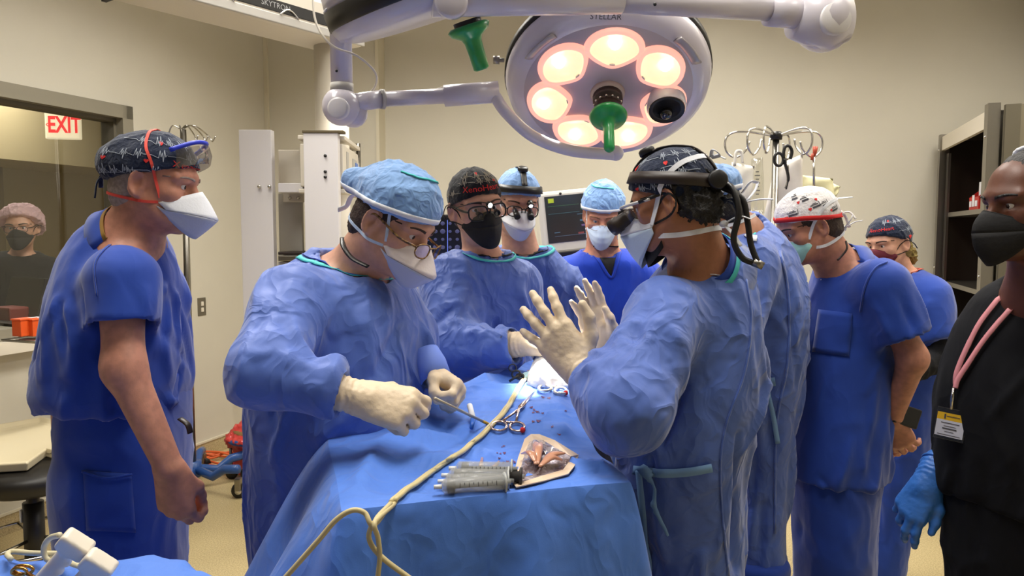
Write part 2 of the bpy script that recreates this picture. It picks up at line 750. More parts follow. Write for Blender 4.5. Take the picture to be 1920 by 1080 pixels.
AQUA = mat('mask_aqua', srgb(168, 222, 220), .8, bump=(200, .25))
BLACKF = mat('mask_black', srgb(16, 15, 17), .8, bump=(120, .4))
BURG = mat('mask_burgundy', srgb(92, 16, 38), .8, bump=(120, .3))
BLACKP = mat('black_plastic', srgb(22, 20, 20), .4)
BROWNP = mat('dark_brown_plastic', srgb(44, 33, 28), .45)
REDEL = mat('strap_red', srgb(226, 74, 60), .7)
SKIN = {
    'fair': mat('skin_fair', srgb(214, 160, 134), .5, noise=(60, .12), bump=(400, .15, .001)),
    'ruddy': mat('skin_ruddy', srgb(206, 142, 116), .5, noise=(50, .2), bump=(400, .2, .001)),
    'tan': mat('skin_tan', srgb(172, 114, 82), .5, noise=(60, .12), bump=(400, .15, .001)),
    'deep': mat('skin_deep', srgb(104, 62, 44), .45, noise=(60, .12), bump=(400, .15, .001)),
}
HAIR = {
    'black': mat('hair_black', srgb(22, 17, 15), .55, noise=(90, .4), bump=(220, .8, .004)),
    'brown': mat('hair_brown', srgb(62, 42, 32), .6, noise=(90, .4), bump=(260, .8, .003)),
    'grey': mat('hair_grey', srgb(168, 150, 138), .7, noise=(120, .3), bump=(300, .6, .002)),
    'blond': mat('hair_blond', srgb(150, 128, 62), .6, noise=(90, .4), bump=(260, .8, .003)),
    'ginger': mat('hair_ginger', srgb(140, 92, 66), .6, noise=(90, .4), bump=(260, .8, .003)),
}
EYEW = mat('eye_white', srgb(220, 214, 208), .2)
IRIS = {'brown': mat('iris_brown', srgb(52, 32, 22), .2), 'blue': mat('iris_blue', srgb(80, 100, 120), .2)}
GLOVE = mat('glove_latex', srgb(232, 210, 178), .5, noise=(30, .08), bump=(90, .35, .003))
GLOVEB = mat('glove_nitrile_blue', srgb(58, 118, 205), .45, noise=(30, .1), bump=(90, .4, .003))
GLASS = clear_mat('lens_clear', (.97, .97, .98, 1), .10)
SHOE = mat('shoe_black', srgb(25, 25, 28), .5)


def frame_of(az, pitch=0, roll=0):
    az, pitch, roll = map(math.radians, (az, pitch, roll))
    f0 = np.array([math.cos(az), math.sin(az), 0])
    rt = np.array([math.sin(az), -math.cos(az), 0])
    z = np.array([0, 0, 1.0])
    f = math.cos(pitch) * f0 - math.sin(pitch) * z
    u = math.sin(pitch) * f0 + math.cos(pitch) * z
    r2 = math.cos(roll) * rt - math.sin(roll) * u
    u2 = math.sin(roll) * rt + math.cos(roll) * u
    return np.stack([r2, f, u2], 1)


def M4(R, o, s=1.0):
    M = Matrix.Identity(4)
    for i in range(3):
        for j in range(3):
            M[i][j] = float(R[i, j]) * s
        M[i][3] = float(o[i])
    return M


# ---------------------------------------------------------------- hand
def hand_frame(y, back):
    y = unit(y)
    z = np.array(back, float)
    z = unit(z - y * z.dot(y))
    return y, z


def add_hand(f, W, ydir, back, side, curls, spread=(9, 2, -5, -12), thumb=None, s=1.0, fat=1.0):
    """side=+1 right hand, -1 left hand; back = direction the back of the hand faces"""
    y, z = hand_frame(ydir, back)
    x = np.cross(y, z) * -side           # thumb side
    W = np.array(W, float)
    L = lambda p: W + s * (p[0] * x + p[1] * y + p[2] * z)
    mcp = [(.029, .094, 0), (.010, .098, .003), (-.011, .093, .001), (-.030, .083, -.004)]
    ln = [.075, .083, .077, .060]
    for (m, r1) in zip(mcp, (.0145, .0145, .014, .013)):
        f.cone(L((m[0] * .55, .005, -.002)), L((m[0], m[1] - .004, m[2] - .002)), .018 * s * fat, r1 * s * fat, .014)
    f.cone(L((.016, .02, -.008)), L((.026, .055, -.012)), .018 * s * fat, .015 * s * fat, .014)
    f.cone(L((-.018, .03, -.01)), L((-.024, .065, -.010)), .015 * s * fat, .012 * s * fat, .014)
    for i in range(4):
        a = 0.0
        p = np.array(mcp[i])
        sp = math.radians(spread[i])
        rad = [.0102, .0092, .0084, .0072]
        if i == 3:
            rad = [.0088, .008, .0072, .0063]
        for j, fr in enumerate((.46, .30, .24)):
            a += math.radians(curls[i][j])
            d = np.array([math.sin(sp) * math.cos(a), math.cos(sp) * math.cos(a), -math.sin(a)])
            q = p + d * ln[i] * fr
            f.cone(L(p), L(q), rad[j] * s * fat, rad[j + 1] * s * fat, .006)
            p = q
    th = thumb or [(.024, .02, -.008), (.046, .052, -.018), (.058, .084, -.022), (.063, .108, -.020)]
    rr = [.015, .0125, .0105, .0082]
    for j in range(3):
        f.cone(L(th[j]), L(th[j + 1]), rr[j] * s * fat, rr[j + 1] * s * fat, .008)
    return L


OPEN = [(4, 6, 4)] * 4
RELAX = [(22, 32, 20), (26, 36, 22), (30, 38, 24), (34, 40, 26)]
FIST = [(58, 85, 45), (62, 88, 48), (66, 88, 48), (70, 88, 48)]
GRIP = [(35, 62, 35), (48, 75, 40), (58, 80, 42), (64, 82, 42)]


def hand_box(W, m=.21):
    return (np.array(W) - m, np.array(W) + m)


# ---------------------------------------------------------------- head primitives (local: x right, y forward, z up)
def add_head(f, H, R, s, female=False):
    L = lambda p: H + s * (R @ np.array(p, float))

    def e(c, r, k=.02, mode='u', rot=None):
        RR_ = R if rot is None else R @ rot
        f.ell(L(c), np.array(r) * s, RR_, k * s, mode)

    def c(a, b, ra, rb, k=.015, mode='u'):
        f.cone(L(a), L(b), ra * s, rb * s, k * s, mode)
    jw = .9 if female else 1.0
    e((0, -.012, .032), (.075, .096, .084))
    e((0, .028, -.028), (.063, .060, .082), .03)
    e((0, .036, -.080), (.050 * jw, .050, .034), .03)
    c((0, .070, -.100), (0, .074, -.096), .019, .019, .02)
    for sx in (-1, 1):
        c((sx * .058 * jw, -.002, -.045), (sx * .030 * jw, .062, -.092), .014, .014, .03)
        e((sx * .043, .054, -.022), (.022, .022, .018), .025)
        e((sx * .031, .098, .001), (.019, .016, .0125), .012, 's')
        e((sx * .031, .0740, .0112), (.0155, .0130, .0052), .003)
        e((sx * .031, .0740, -.0104), (.0145, .0122, .0042), .003)
        rot = np.array(Matrix.Rotation(math.radians(-14) , 3, 'X') @ Matrix.Rotation(math.radians(sx * 18), 3, 'Z'))
        e((sx * .079, -.014, -.008), (.0075, .019, .033), .006, 'u', rot)
        e((sx * .0885, -.009, -.003), (.0125, .0115, .022), .003, 's', rot)
        c((sx * .072, -.008, -.02), (sx * .075, -.010, -.034), .008, .007, .006)
        hx = [(sx * (.0835 + .0065 * math.sin(t)), -.014 - .0165 * math.sin(t * 1.0) * 1.0 + .004, -.006 + .030 * math.cos(t)) for t in np.linspace(-.7, 2.9, 10)]
        for i_ in range(9):
            c(hx[i_], hx[i_ + 1], .0038, .0038, .002)
        c((sx * .052, .070, .022), (sx * .012, .087, .024), .010, .012, .018)
    c((0, .088, .004), (0, .112, -.034), .0085, .0125, .014)
    for sx in (-1, 1):
        e((sx * .012, .103, -.037), (.009, .010, .008), .008)
    e((0, .090, -.066), (.024, .010, .009), .012)
    e((0, .046, .042), (.054, .036, .042), .02)


SEED = [0]


def rows_px(lst, Y, az, ratio, ws=1.0):
    a_ = math.radians(az)
    out = []
    for r in lst:
        py, xl, xr = r[:3]
        ra = r[3] if len(r) > 3 and r[3] else ratio
        y = Y + (r[4] if len(r) > 4 else 0)
        c = at((xl + xr) / 2, py, y)
        hw = (xr - xl) / 2 * y / F * ws
        a = hw / math.sqrt(math.sin(a_) ** 2 + (ra * math.cos(a_)) ** 2)
        out.append((c[2], c[0], c[1], a, a * ra))
    return out


def sdf_obj(f, name, material, parent, amp=0.0, segs=(), freq=7.0, vs=.35, rel=1):
    V, Q = f.mesh()
    V = relax(V, Q, rel, .5)
    if amp or len(segs):
        SEED[0] += 1
        V = cloth_disp(V, vnormals(V, Q), amp, SEED[0], segs, freq, vs)
    return mesh_np(name, V, Q, material, parent)


def bounds(pts, m):
    P = np.array(pts)
    return P.min(0) - m, P.max(0) + m


def sleeve_segs(S, E, W, r, rnd, n=13, amp=.012):
    """creases gathered around the elbow and radiating from the armpit"""
    out = []
    u, v = unit(E - S), unit(W - E)
    inner = unit(v - u + 1e-3)
    sd = unit(np.cross(u, v) + 1e-4)
    for i in range(n):
        t = rnd.uniform(-.12, .12)
        c = E + (u * t if t < 0 else v * t)
        a = rnd.uniform(-1.2, 1.2)
        d = unit(inner * math.cos(a) + sd * math.sin(a))
        p = c + d * r
        tg = unit(np.cross(d, u) + rnd.uniform(-.9, .9) * u)
        out.append((p - tg * rnd.uniform(.03, .07), p + tg * rnd.uniform(.03, .07), rnd.uniform(.009, .016), rnd.choice((1, 1, -.8)) * amp))
    for i in range(n):
        a = rnd.uniform(0, 6.28)
        d = math.cos(a) * inner + math.sin(a) * sd
        t0, t1 = rnd.uniform(.05, .4), rnd.uniform(.6, 1.0)
        out.append((S + (E - S) * t0 + d * r, S + (E - S) * t1 + d * r * .9, rnd.uniform(.012, .02), rnd.choice((1, -1)) * amp * .8))
        t0, t1 = rnd.uniform(.05, .4), rnd.uniform(.6, 1.0)
        out.append((E + (W - E) * t0 + d * r * .9, E + (W - E) * t1 + d * r * .7, rnd.uniform(.01, .016), rnd.choice((1, -1)) * amp * .7))
    return out


class Person:
    def __init__(s, label, H, headrot, hs, skin, az, rows, ratio, Ybody, arms, neck=None, garment='gown', gmat=None,
                 pants=None, pmat=None, hem=None, female=False, headh=.004, gh=.0085, rnd=1, folds=.012, legs=True, collar_r=.072,
                 iris='brown', neck_r=.056, extra_rows=None, gfreq=5.5, ws=.97, foot=None):
        s.rnd = random.Random(rnd)
        s.R = frame_of(*headrot)
        s.H = np.array(at(*H))
        s.hs = hs
        s.M = M4(s.R, s.H, hs)
        g = rows_px(rows, Ybody, az, ratio, ws)
        if extra_rows:
            g += extra_rows(g)
        s.g = g
        azr = math.radians(az)
        top = max(g, key=lambda r: r[0])
        N = np.array(at(*neck)) if neck is not None else np.array([top[1], top[2], top[0] + .01])
        s.N = N
        right = np.array([math.sin(azr), -math.cos(azr), 0])
        fwd = np.array([math.cos(azr), math.sin(azr), 0])
        s.right, s.fwd = right, fwd
        A = {}
        for k, a in arms.items():
            A[k] = [np.array(at(*p)) for p in a[:3]]
        s.A = A
        hipz = .92
        hr = min(g, key=lambda r: abs(r[0] - hipz))
        hip = np.array([hr[1], hr[2], hipz])
        hw_ = min(.085, hr[3] * .42)
        if foot is not None:
            hipx = np.array([foot[0], foot[1], 0])
        else:
            hipx = hip * np.array([1, 1, 0])
        lr1, lr2 = .078, .055
        if garment == 'gown':
            lo_ = min(g, key=lambda r: r[0])
            hipx = np.array([lo_[1], lo_[2], 0])
            hw_ = min(.06, lo_[3] * .35)
            lr1, lr2 = .055, .045
        # ---- body
        hand_fine = []
        for k, a in arms.items():
            if len(a) > 3 and a[3] and a[3].get('bare'):
                hand_fine.append((*hand_box(A[k][2], .19), .0038))
        pts = [s.H - .17, s.H + .17, hip - .25, hip + .25, hipx - [.22, .22, 0], hipx + [.22, .22, 0], N] + [q for k in A for q in A[k]] + \
              [A[k][2] + unit(A[k][2] - A[k][1]) * .2 for k in A]
        lo, hi = bounds(pts, .08)
        fine = [(s.H - np.array([.125, .125, .14]) * hs, s.H + np.array([.125, .125, .13]) * hs, headh)] + hand_fine
        f = SDF(lo, hi, .016, fine)
        f.loft(g, azr, .02, 'u', -.03, 2.2, zlo=hipz - .1, zhi=top[0] - .02)
        for sgn in (-1, 1):
            h0 = hip + right * sgn * hw_ - [0, 0, .05]
            an = hipx + right * sgn * (hw_ + .01) + [0, 0, .09]
            kn = (h0 + an) / 2 + fwd * .02
            f.cone(h0, kn, lr1, lr2, .05)
            f.cone(kn, an, lr2, .038, .03)
            f.cone(an, an + fwd * .15 - [0, 0, .045], .036, .03, .03)
        for k, (S, E, W) in A.items():
            f.cone(S, E, .046, .038, .05)
            f.cone(E, W, .039, .027, .03)
        nk = s.H + hs * (s.R @ np.array([0, -.028, -.055]))
        f.cone(N - [0, 0, .05], nk, neck_r * 1.12, neck_r, .035)
        f.cone(N - [0, 0, .05], s.H + hs * (s.R @ np.array([0, .0, -.075])), neck_r, neck_r * .72, .03)
        for k in A:
            f.cone(N - [0, 0, .06], A[k][0], .05, .045, .05)
        add_head(f, s.H, s.R, hs, female)
        for k, a in arms.items():
            if len(a) > 3 and a[3] and a[3].get('bare'):
                hsps = a[3]
                add_hand(f, A[k][2], hsps['y'], hsps['back'], 1 if k == 'R' else -1, hsps['curl'], hsps.get('spread', (9, 2, -5, -12)), hsps.get('thumb'), hsps.get('s', 1.05))
            elif not (len(a) > 3 and a[3]):
                add_hand(f, A[k][2], A[k][2] - A[k][1], right * (1 if k == 'R' else -1) + [0, 0, .2], 1 if k == 'R' else -1, RELAX, fat=1.5)
        V, Q = f.mesh()
        V = relax(V, Q, 1, .4)
        s.body = mesh_np('person', V, Q, SKIN[skin])
        tag(s.body, label, 'person')
        Vl = ((V - s.H) @ s.R) / hs
        near = (np.abs(Vl) < .24).all(1)
        s.lb = [BVHTree.FromPolygons([tuple(v) for v in Vl], [tuple(map(int, q)) for q in Q[near[Q].all(1)]])]
        s.facebvh = BVHTree.FromPolygons([tuple(v) for v in V], [tuple(map(int, q)) for q in Q])
        # ---- eyes, brows
        for sx in (-1, 1):
            mb = MB().sphere((sx * .031, .0735, .001), .0118, 16)
            eye = mb.build('eye', EYEW, s.body, s.M)
            MB().lathe((sx * .031, .0735, .001), (0, 1, -.15), [(.0054, .0101), (.0046, .0112), (.0, .0121)], 14).build('iris', IRIS[iris], eye)
        # ---- garment
        gp = [(r[1], r[2], r[0]) for r in g]
        mx = max(max(r[3], r[4]) for r in g)
        lo, hi = bounds(gp, mx + .03)
        lo2, hi2 = bounds([q for k in A for q in A[k]], .13)
        lo, hi = np.minimum(lo, lo2), np.maximum(hi, hi2)
        lo[2] = min(r[0] for r in g) - .03 if garment != 'gown' else lo[2]
        f = SDF(lo, hi, gh)
        segs = []
        for k, a in arms.items():
            S, E, W = A[k]
            rs = a[4] if len(a) > 4 else ((.085, .07, .05) if garment == 'gown' else (.08, .07))
            if garment == 'gown':
                d = unit(W - E)
                W = W - d * .05
                f.cone(S, E, rs[0], rs[1], .02)
                f.cone(E, W, rs[1], rs[2], .04)
                f.ell(W + d * (.05 + rs[2] * .2), (.085, .085, .05), np.array(Vector(d).to_track_quat('Z', 'Y').to_matrix()), .004, 's')
                f.cone(W - d * .03, W + d * .08, rs[2] * .75, rs[2] * .75, .004, 's')
                segs += sleeve_segs(S, E, W, rs[1], s.rnd)
            else:
                t = a[5] if len(a) > 5 else .62
                hemp = S + (E - S) * t
                d = unit(E - S)
                f.cone(S, hemp, rs[0], rs[1], .02)
                f.ell(hemp + d * .055, (.12, .12, .055), np.array(Vector(d).to_track_quat('Z', 'Y').to_matrix()), .004, 's')
                f.cone(hemp - d * .03, hemp + d * .08, rs[1] - .014, rs[1] - .012, .004, 's')
                for i in range(10):
                    aa = s.rnd.uniform(0, 6.28)
                    x = unit(np.cross(d, [.3, .5, .8]))
                    y = np.cross(d, x)
                    q = (math.cos(aa) * x + math.sin(aa) * y) * rs[0]
                    segs.append((S + (hemp - S) * s.rnd.uniform(0, .4) + q, hemp + q * .9, .012, s.rnd.choice((1, -1)) * .007))
        f.loft(g, azr, .045, 'u', 0, 2.3)
        f.cone(N - [0, 0, .03], nk + (nk - N) * .4, collar_r, collar_r + .004, .01, 's')
        zmin = min(r[0] for r in g)
        if garment != 'gown':
            pass
        # default folds: from armpits over the torso, vertical falls below the waist
        wz = top[0] - .38
        for i in range(80):
            a = s.rnd.uniform(0, 6.28)
            z0 = s.rnd.uniform(zmin, top[0] - .12)
            ln = s.rnd.uniform(.12, .34) if z0 < wz else s.rnd.uniform(.08, .2)
            pr = []
            for z in (z0, max(zmin, z0 - ln)):
                r = min(g, key=lambda q: abs(q[0] - z))
                aa = a + s.rnd.uniform(-.18, .18) * (1 if z0 < wz else 2.2)
                pr.append(np.array([r[1], r[2], z]) + right * r[3] * math.sin(aa) + fwd * r[4] * math.cos(aa))
            segs.append((pr[0], pr[1], s.rnd.uniform(.008, .017), s.rnd.choice((1.2, 1, -1)) * folds * s.rnd.uniform(.7, 1.7) * (1 if garment == 'gown' else .7)))
        s.gar = sdf_obj(f, {'gown': 'surgical_gown', 'top': 'scrub_top'}[garment], gmat or GOWN, s.body, folds * (.55 if garment == 'gown' else .3), segs, gfreq)
        s.gbvh = bvh_of(s.gar)
        # ---- trousers and shoes
        if legs:
            pz = [hip, hipx]
            lo, hi = bounds([hip + [0, 0, .2], hipx], .26)
            pr = rows_px(pants, Ybody, az, ratio, ws) if pants else None
            if pr:
                l2, h2 = bounds([(r[1], r[2], r[0]) for r in pr], max(max(r[3], r[4]) for r in pr) + .03)
                lo, hi = np.minimum(lo, l2), np.maximum(hi, h2)
            lo[2] = .0
            f = SDF(lo, hi, .009 if pants else .018)
            sg = []
            for sgn in (-1, 1):
                h0 = hip + right * sgn * hw_
                an = hipx + right * sgn * (hw_ + .012) + [0, 0, .07]
                kn = (h0 + an) / 2
                f.cone(h0, kn, .108, .09, .03)
                f.cone(kn, an, .09, .078, .03)
                for i in range(14):
                    t = s.rnd.uniform(.1, .9)
                    aa = s.rnd.uniform(0, 6.28)
                    q = np.array([math.cos(aa), math.sin(aa), 0]) * .095
                    p = h0 + (an - h0) * t + q
                    sg.append((p, p + np.array([s.rnd.uniform(-.04, .04), s.rnd.uniform(-.04, .04), -s.rnd.uniform(.08, .25)]), .016, s.rnd.choice((1, -1)) * .011))
            if pr:
                f.loft(pr, azr, .03, 'u', 0, 2.3)
            else:
                f.cone(hip + right * .07, hip - right * .07, .12, .12, .03)
            f.half((0, 0, .05), (0, 0, -1))
            if garment == 'gown':
                f.half((0, 0, .52), (0, 0, 1))
            s.pants = sdf_obj(f, 'scrub_trousers', pmat or SCRUB, s.body, .007 if pants else 0, sg if pants else (), 6)
            for sgn in (-1, 1):
                an = hipx + right * sgn * (hw_ + .012)
                shoe(an, fwd, s.body)

    # ------------------------------------------------------------ accessories in head space
    def snap(s, p, off=.003):
        c = np.array([0, -.015, min(max(p[2], -.11), .05)])
        d = unit(np.array(p) - c)
        best = None
        for b in s.lb:
            h = b.ray_cast(Vector(c + d * .3), Vector(-d))
            if h[0] is not None:
                t = (np.array(h[0]) - c) @ d
                if best is None or t > best:
                    best = t
        return np.array(p, float) if best is None else c + d * (best + off)

    def local(s, name, fn, lo, hi, material, h=.0042, amp=0.0, freq=25, parent=None, rel=1):
        f = SDF(np.array(lo), np.array(hi), h)
        fn(f)
        V, Q = f.mesh()
        V = relax(V, Q, rel, .5)
        if amp:
            SEED[0] += 1
            V = cloth_disp(V, vnormals(V, Q), amp, SEED[0], (), freq, .6)
        o = mesh_np(name, V, Q, material, parent or s.body)
        if parent is None:
            o.matrix_local = s.M
            if 'cap' in name or name == 'hair':
                s.lb.append(BVHTree.FromPolygons([tuple(v) for v in V], [tuple(map(int, q)) for q in Q]))
        return o, V, Q

    def lp(s, mb, name, material, parent=None, solid=None):
        return mb.build(name, material, parent or s.body, s.M if parent is None else None, solid=solid)

    def glove(s, k, spec, name='glove', material=None, cuff=.07):
        W = s.A[k][2]
        E = s.A[k][1]
        y = unit(spec['y'])
        lo, hi = bounds([W, W + y * .1], .13)
        f = SDF(lo, hi, .0033)
        side = 1 if k == 'R' else -1
        add_hand(f, W, spec['y'], spec['back'], side, spec['curl'], spec.get('spread', (9, 2, -5, -12)), spec.get('thumb'), spec.get('s', 1.08), 1.06)
        fd = unit(unit(E - W) * .8 - y * .2)
        f.cone(W + y * .02, W + fd * cuff * .5, .028, .033, .012)
        f.cone(W + fd * cuff * .5, W + fd * cuff, .034, .038, .01)
        V, Q = f.mesh()
        V = relax(V, Q, 1, .4)
        N = vnormals(V, Q)
        # rubber wrinkles round the wrist
        t = (V - W) @ fd
        m = np.clip((t + .015) / .03, 0, 1) * (t < cuff + .1)
        wr = np.sin((t + .004 * vnoise(V * 60)) * 520) * .0011 + .0016 * vnoise(V * np.array([70, 70, 70.]))
        V = V + N * (m * wr + .0006 * vnoise(V * 130))[:, None]
        g = mesh_np(name, V, Q, material or GLOVE, s.body)
        c = W + fd * cuff
        a = unit(np.cross(fd, [.2, .3, .9]))
        b = np.cross(fd, a)
        MB().tube([c + .0385 * (math.cos(t) * a + math.sin(t) * b) for t in np.linspace(0, 2 * math.pi, 28)[:-1]], .0028, 6, closed=True).build('cuff_bead', material or GLOVE, g)
        return g

    def collar(s, material, w_=.012, r=None, tilt=0.0, drop=0.03, name='neck_trim'):
        """trim band around the neck opening, snapped to the garment"""
        r = r or .078
        nk = s.H + s.hs * (s.R @ np.array([0, -.028, -.055]))
        ax = unit(nk - s.N)
        rows = []
        for i in range(48):
            a = 2 * math.pi * i / 48
            d = s.right * math.sin(a) + s.fwd * math.cos(a)
            q = []
            for rr in (r, r + w_ * .6, r + w_ * 1.2):
                f_ = max(0, math.cos(a))
                p = s.N + d * rr * (1 + .28 * f_ * tilt) - np.array([0, 0, drop * (.3 + f_ * tilt)])
                h = s.gbvh.find_nearest(Vector(p))
                q.append(np.array(h[0]) + np.array(h[1]) * .0035)
            rows.append(q)
        V = [p for q in rows for p in q]
        n = len(rows)
        Fs = []
        for i in range(n):
            j = (i + 1) % n
            for k in range(2):
                Fs.append((i * 3 + k, i * 3 + k + 1, j * 3 + k + 1, j * 3 + k))
        o = MB().add(V, Fs, True).build(name, material, s.gar, solid=.002)
        return o

    def neck_band(s, material, h0=-.02, h1=.012, flare=.022, off=.007, lift=.0, name='neck_trim', parent=None):
        """band standing around the neck; lift raises the back"""
        nk = s.H + s.hs * (s.R @ np.array([0, -.028, -.055]))
        ax = unit(nk - s.N)
        a = unit(s.fwd - ax * s.fwd.dot(ax))
        b = np.cross(ax, a)
        V = []
        n = 44
        rad = []
        for i in range(n):
            t = 2 * math.pi * i / n
            d = a * math.cos(t) + b * math.sin(t)
            h = s.facebvh.ray_cast(Vector(s.N + d * .2), Vector(-d))
            rad.append(min((np.array(h[0]) - s.N) @ d, .10) if h[0] is not None else .065)
        for i in range(n):
            t = 2 * math.pi * i / n
            d = a * math.cos(t) + b * math.sin(t)
            lf = lift * (.5 - .5 * math.cos(t))
            r = (rad[i - 1] + rad[i] * 2 + rad[(i + 1) % n]) / 4
            for (h, o) in ((h0, off + flare), (h0 * .5 + h1 * .5, off + flare * .35), (h1, off)):
                V.append(s.N + ax * (h + lf) + d * (r + o))
        Fs = [(i * 3 + k, i * 3 + k + 1, ((i + 1) % n) * 3 + k + 1, ((i + 1) % n) * 3 + k) for i in range(n) for k in range(2)]
        return MB().add(V, Fs, True).build(name, material, parent or s.gar, solid=.002)

    def eyebrows(s, hair):
        for sx in (-1, 1):
            mb = MB()
            V = []
            for i in range(9):
                t = i / 8
                for dz in (-1, 1):
                    x = sx * (.014 + .036 * t)
                    z = .019 + .007 * math.sin(t * 2.3) - .004 * t * t + dz * .0034 * (1 - .6 * t)
                    p0 = s.H + s.hs * (s.R @ np.array([x, .2, z]))
                    h = s.facebvh.ray_cast(Vector(p0), Vector(-(s.R @ np.array([-sx * .1 * t, 1, 0]))))
                    p = np.array(h[0]) if h[0] is not None else s.H + s.hs * (s.R @ np.array([x, .09, z]))
                    V.append(p + s.R[:, 1] * .0015)
            mb.add(V, [(2 * i, 2 * i + 1, 2 * i + 3, 2 * i + 2) for i in range(8)], True).build('eyebrow', HAIR[hair], s.body, solid=.0015)

    def hair(s, hair, zlo=-.07, yfront=.0, puff=.006, curl=.004, capslope=None):
        def fn(f):
            f.ell((0, -.014, .025), (.078 + puff, .099 + puff, .090), None, 0)
            f.ell((0, -.055, -.035), (.066 + puff, .058 + puff, .055), None, .03)
            f.half((0, yfront, 0), (0, 1, -.28), .01)
            f.half((0, 0, zlo), (0, .25, -1), .01)
            for sx in (-1, 1):
                f.ell((sx * .088, -.008, -.012), (.022, .026, .045), None, .008, 's')
        o, _, _ = s.local('hair', fn, (-.11, -.14, -.13), (.11, .1, .14), HAIR[hair], .0042, curl, 55)
        return o

    def sideburn_hair(s, hair, zlo=-.02):
        def fn(f):
            f.ell((0, -.012, .032), (.0785, .0985, .087), None, 0)
            f.half((0, .055, 0), (0, 1, .15), .01)
            f.half((0, 0, zlo), (0, -.12, -1), .008)
            for sx in (-1, 1):
                f.ell((sx * .086, -.01, -.015), (.02, .03, .05), None, .008, 's')
        return s.local('hair', fn, (-.11, -.14, -.13), (.11, .1, .14), HAIR[hair], .0042, .002, 60)[0]

    def scrub_cap(s, material, z0=.018, slope=.32, puff=.0, tie=True, name='scrub_cap', back=0.0):
        def fn(f):
            f.ell((0, -.010, .034), (.085 + puff, .108 + puff, .095 + puff), None, 0)
            if back:
                f.ell((0, -.07, .04), (.07 + puff, .06 + back, .06), None, .03)
            f.half((0, 0, z0), (0, slope, -1), .004)
        o, V, Q = s.local(name, fn, (-.12, -.17, -.12), (.12, .13, .15), material, .004, .003, 18)
        b = BVHTree.FromPolygons([tuple(v) for v in V], [tuple(map(int, q)) for q in Q])
        if tie:
            mb = MB()
            zb = z0 - slope * .115
            mb.sphere((0, -.122, zb + .012), .011, 12, (1.2, .9, .9))
            mb.tube(spline([(0, -.122, zb + .01), (.012, -.14, zb - .005), (.014, -.142, zb - .05)], 5), .006, 8, flat=.4)
            mb.tube(spline([(0, -.122, zb + .01), (-.016, -.146, zb + .006), (-.03, -.152, zb - .022)], 5), .006, 8, flat=.4)
            mb.build('cap_tie', material, o)
        return o, b

    def cap_pt(s, b, phi, z, off=.0012):
        d = Vector((math.sin(phi), math.cos(phi), 0))
        h = b.ray_cast(Vector((0, -.012, z)) + d * .35, -d)
        if h[0] is None:
            return None
        return np.array(h[0] + d * off)

    def cap_print(s, cap, b, lines, hearts=(), text=None, wline=PRINTW, textmat=PRINTR):
        rnd = s.rnd
        for (z, p0, p1, slope) in lines:
            mb = MB()
            p = p0
            pts = []
            while p < p1:
                pts.append((p, 0))
                if rnd.random() < .42:
                    for dz in (.004, -.004, .013, -.012, .006, -.004, .011, -.005):
                        p += .028
                        pts.append((p, dz * rnd.uniform(.7, 1.3)))
                p += rnd.uniform(.08, .2)
            prev = None
            for i in range(len(pts) - 1):
                (a, za), (c, zc) = pts[i], pts[i + 1]
                for j in range(3):
                    t0, t1 = j / 3, (j + 1) / 3
                    q = []
                    for (t, w_) in ((t0, -1), (t0, 1), (t1, 1), (t1, -1)):
                        ph = a + (c - a) * t
                        zz = z + slope * (ph - p0) + za + (zc - za) * t
                        dx = abs(c - a) * .09
                        dz = abs(zc - za)
                        l = math.hypot(dx, dz) + 1e-6
                        q.append(s.cap_pt(b, ph + w_ * .0006 * dz / l / .09 * (1 if zc > za else -1), zz + w_ * .0006 * dx / l))
                    if all(x is not None for x in q):
                        mb.add(q, [(0, 1, 2, 3)])
            if mb.v:
                tag(mb.build('heartbeat_print', wline, cap, solid=.0004), kind='stuff')
        for (ph, z, r) in hearts:
            V = []
            for k in range(20):
                t = 2 * math.pi * k / 20
                hx = 16 * math.sin(t) ** 3 / 17
                hz = (13 * math.cos(t) - 5 * math.cos(2 * t) - 2 * math.cos(3 * t) - math.cos(4 * t)) / 17
                V.append(s.cap_pt(b, ph + hx * r / .09, z + hz * r))
            c = s.cap_pt(b, ph, z)
            if c is not None and all(v is not None for v in V):
                MB().add([c] + V, [(0, 1 + k, 1 + (k + 1) % 20) for k in range(20)]).build('heart_print', PRINTR, cap, solid=.0004)
        if text:
            (st, ph, z, size, rot) = text
            V, Fs = text_mesh(st, size)
            c_, s_ = math.cos(rot), math.sin(rot)
            P = []
            ok = True
            for v in V:
                x, y = v[0] * c_ - v[1] * s_, v[0] * s_ + v[1] * c_
                q = s.cap_pt(b, ph - x / .092, z + y, .0018)
                if q is None:
                    ok = False
                    q = np.zeros(3)
                P.append(q)
            if ok:
                MB().add(P, Fs).build('lettering', textmat, cap, fixn=False)

    def surgical_cap(s, material=None, z0=.035, slope=.2, h=.11, back=.12, band=WHITEF, top_trim=True, wide=.0):
        """tall tie-on disposable cap with a white edge band"""
        def fn(f):
            f.cone((0, .0, .0), (0, -.005, .05), .094 + wide, .095 + wide, .0)
            f.ell((0, -.012, .06), (.090 + wide, .112 + wide, h - .03), None, .02)
            f.ell((0, -.075, .045), (.05, back - .04, .05), None, .03)
            f.half((0, 0, z0), (0, slope, -1), .003)
        o, V, Q = s.local('surgical_cap', fn, (-.14, -.24, -.1), (.14, .15, .19), material or CAPBLUE, .0042, .005, 13)
        b = BVHTree.FromPolygons([tuple(v) for v in V], [tuple(map(int, q)) for q in Q])
        rows = []
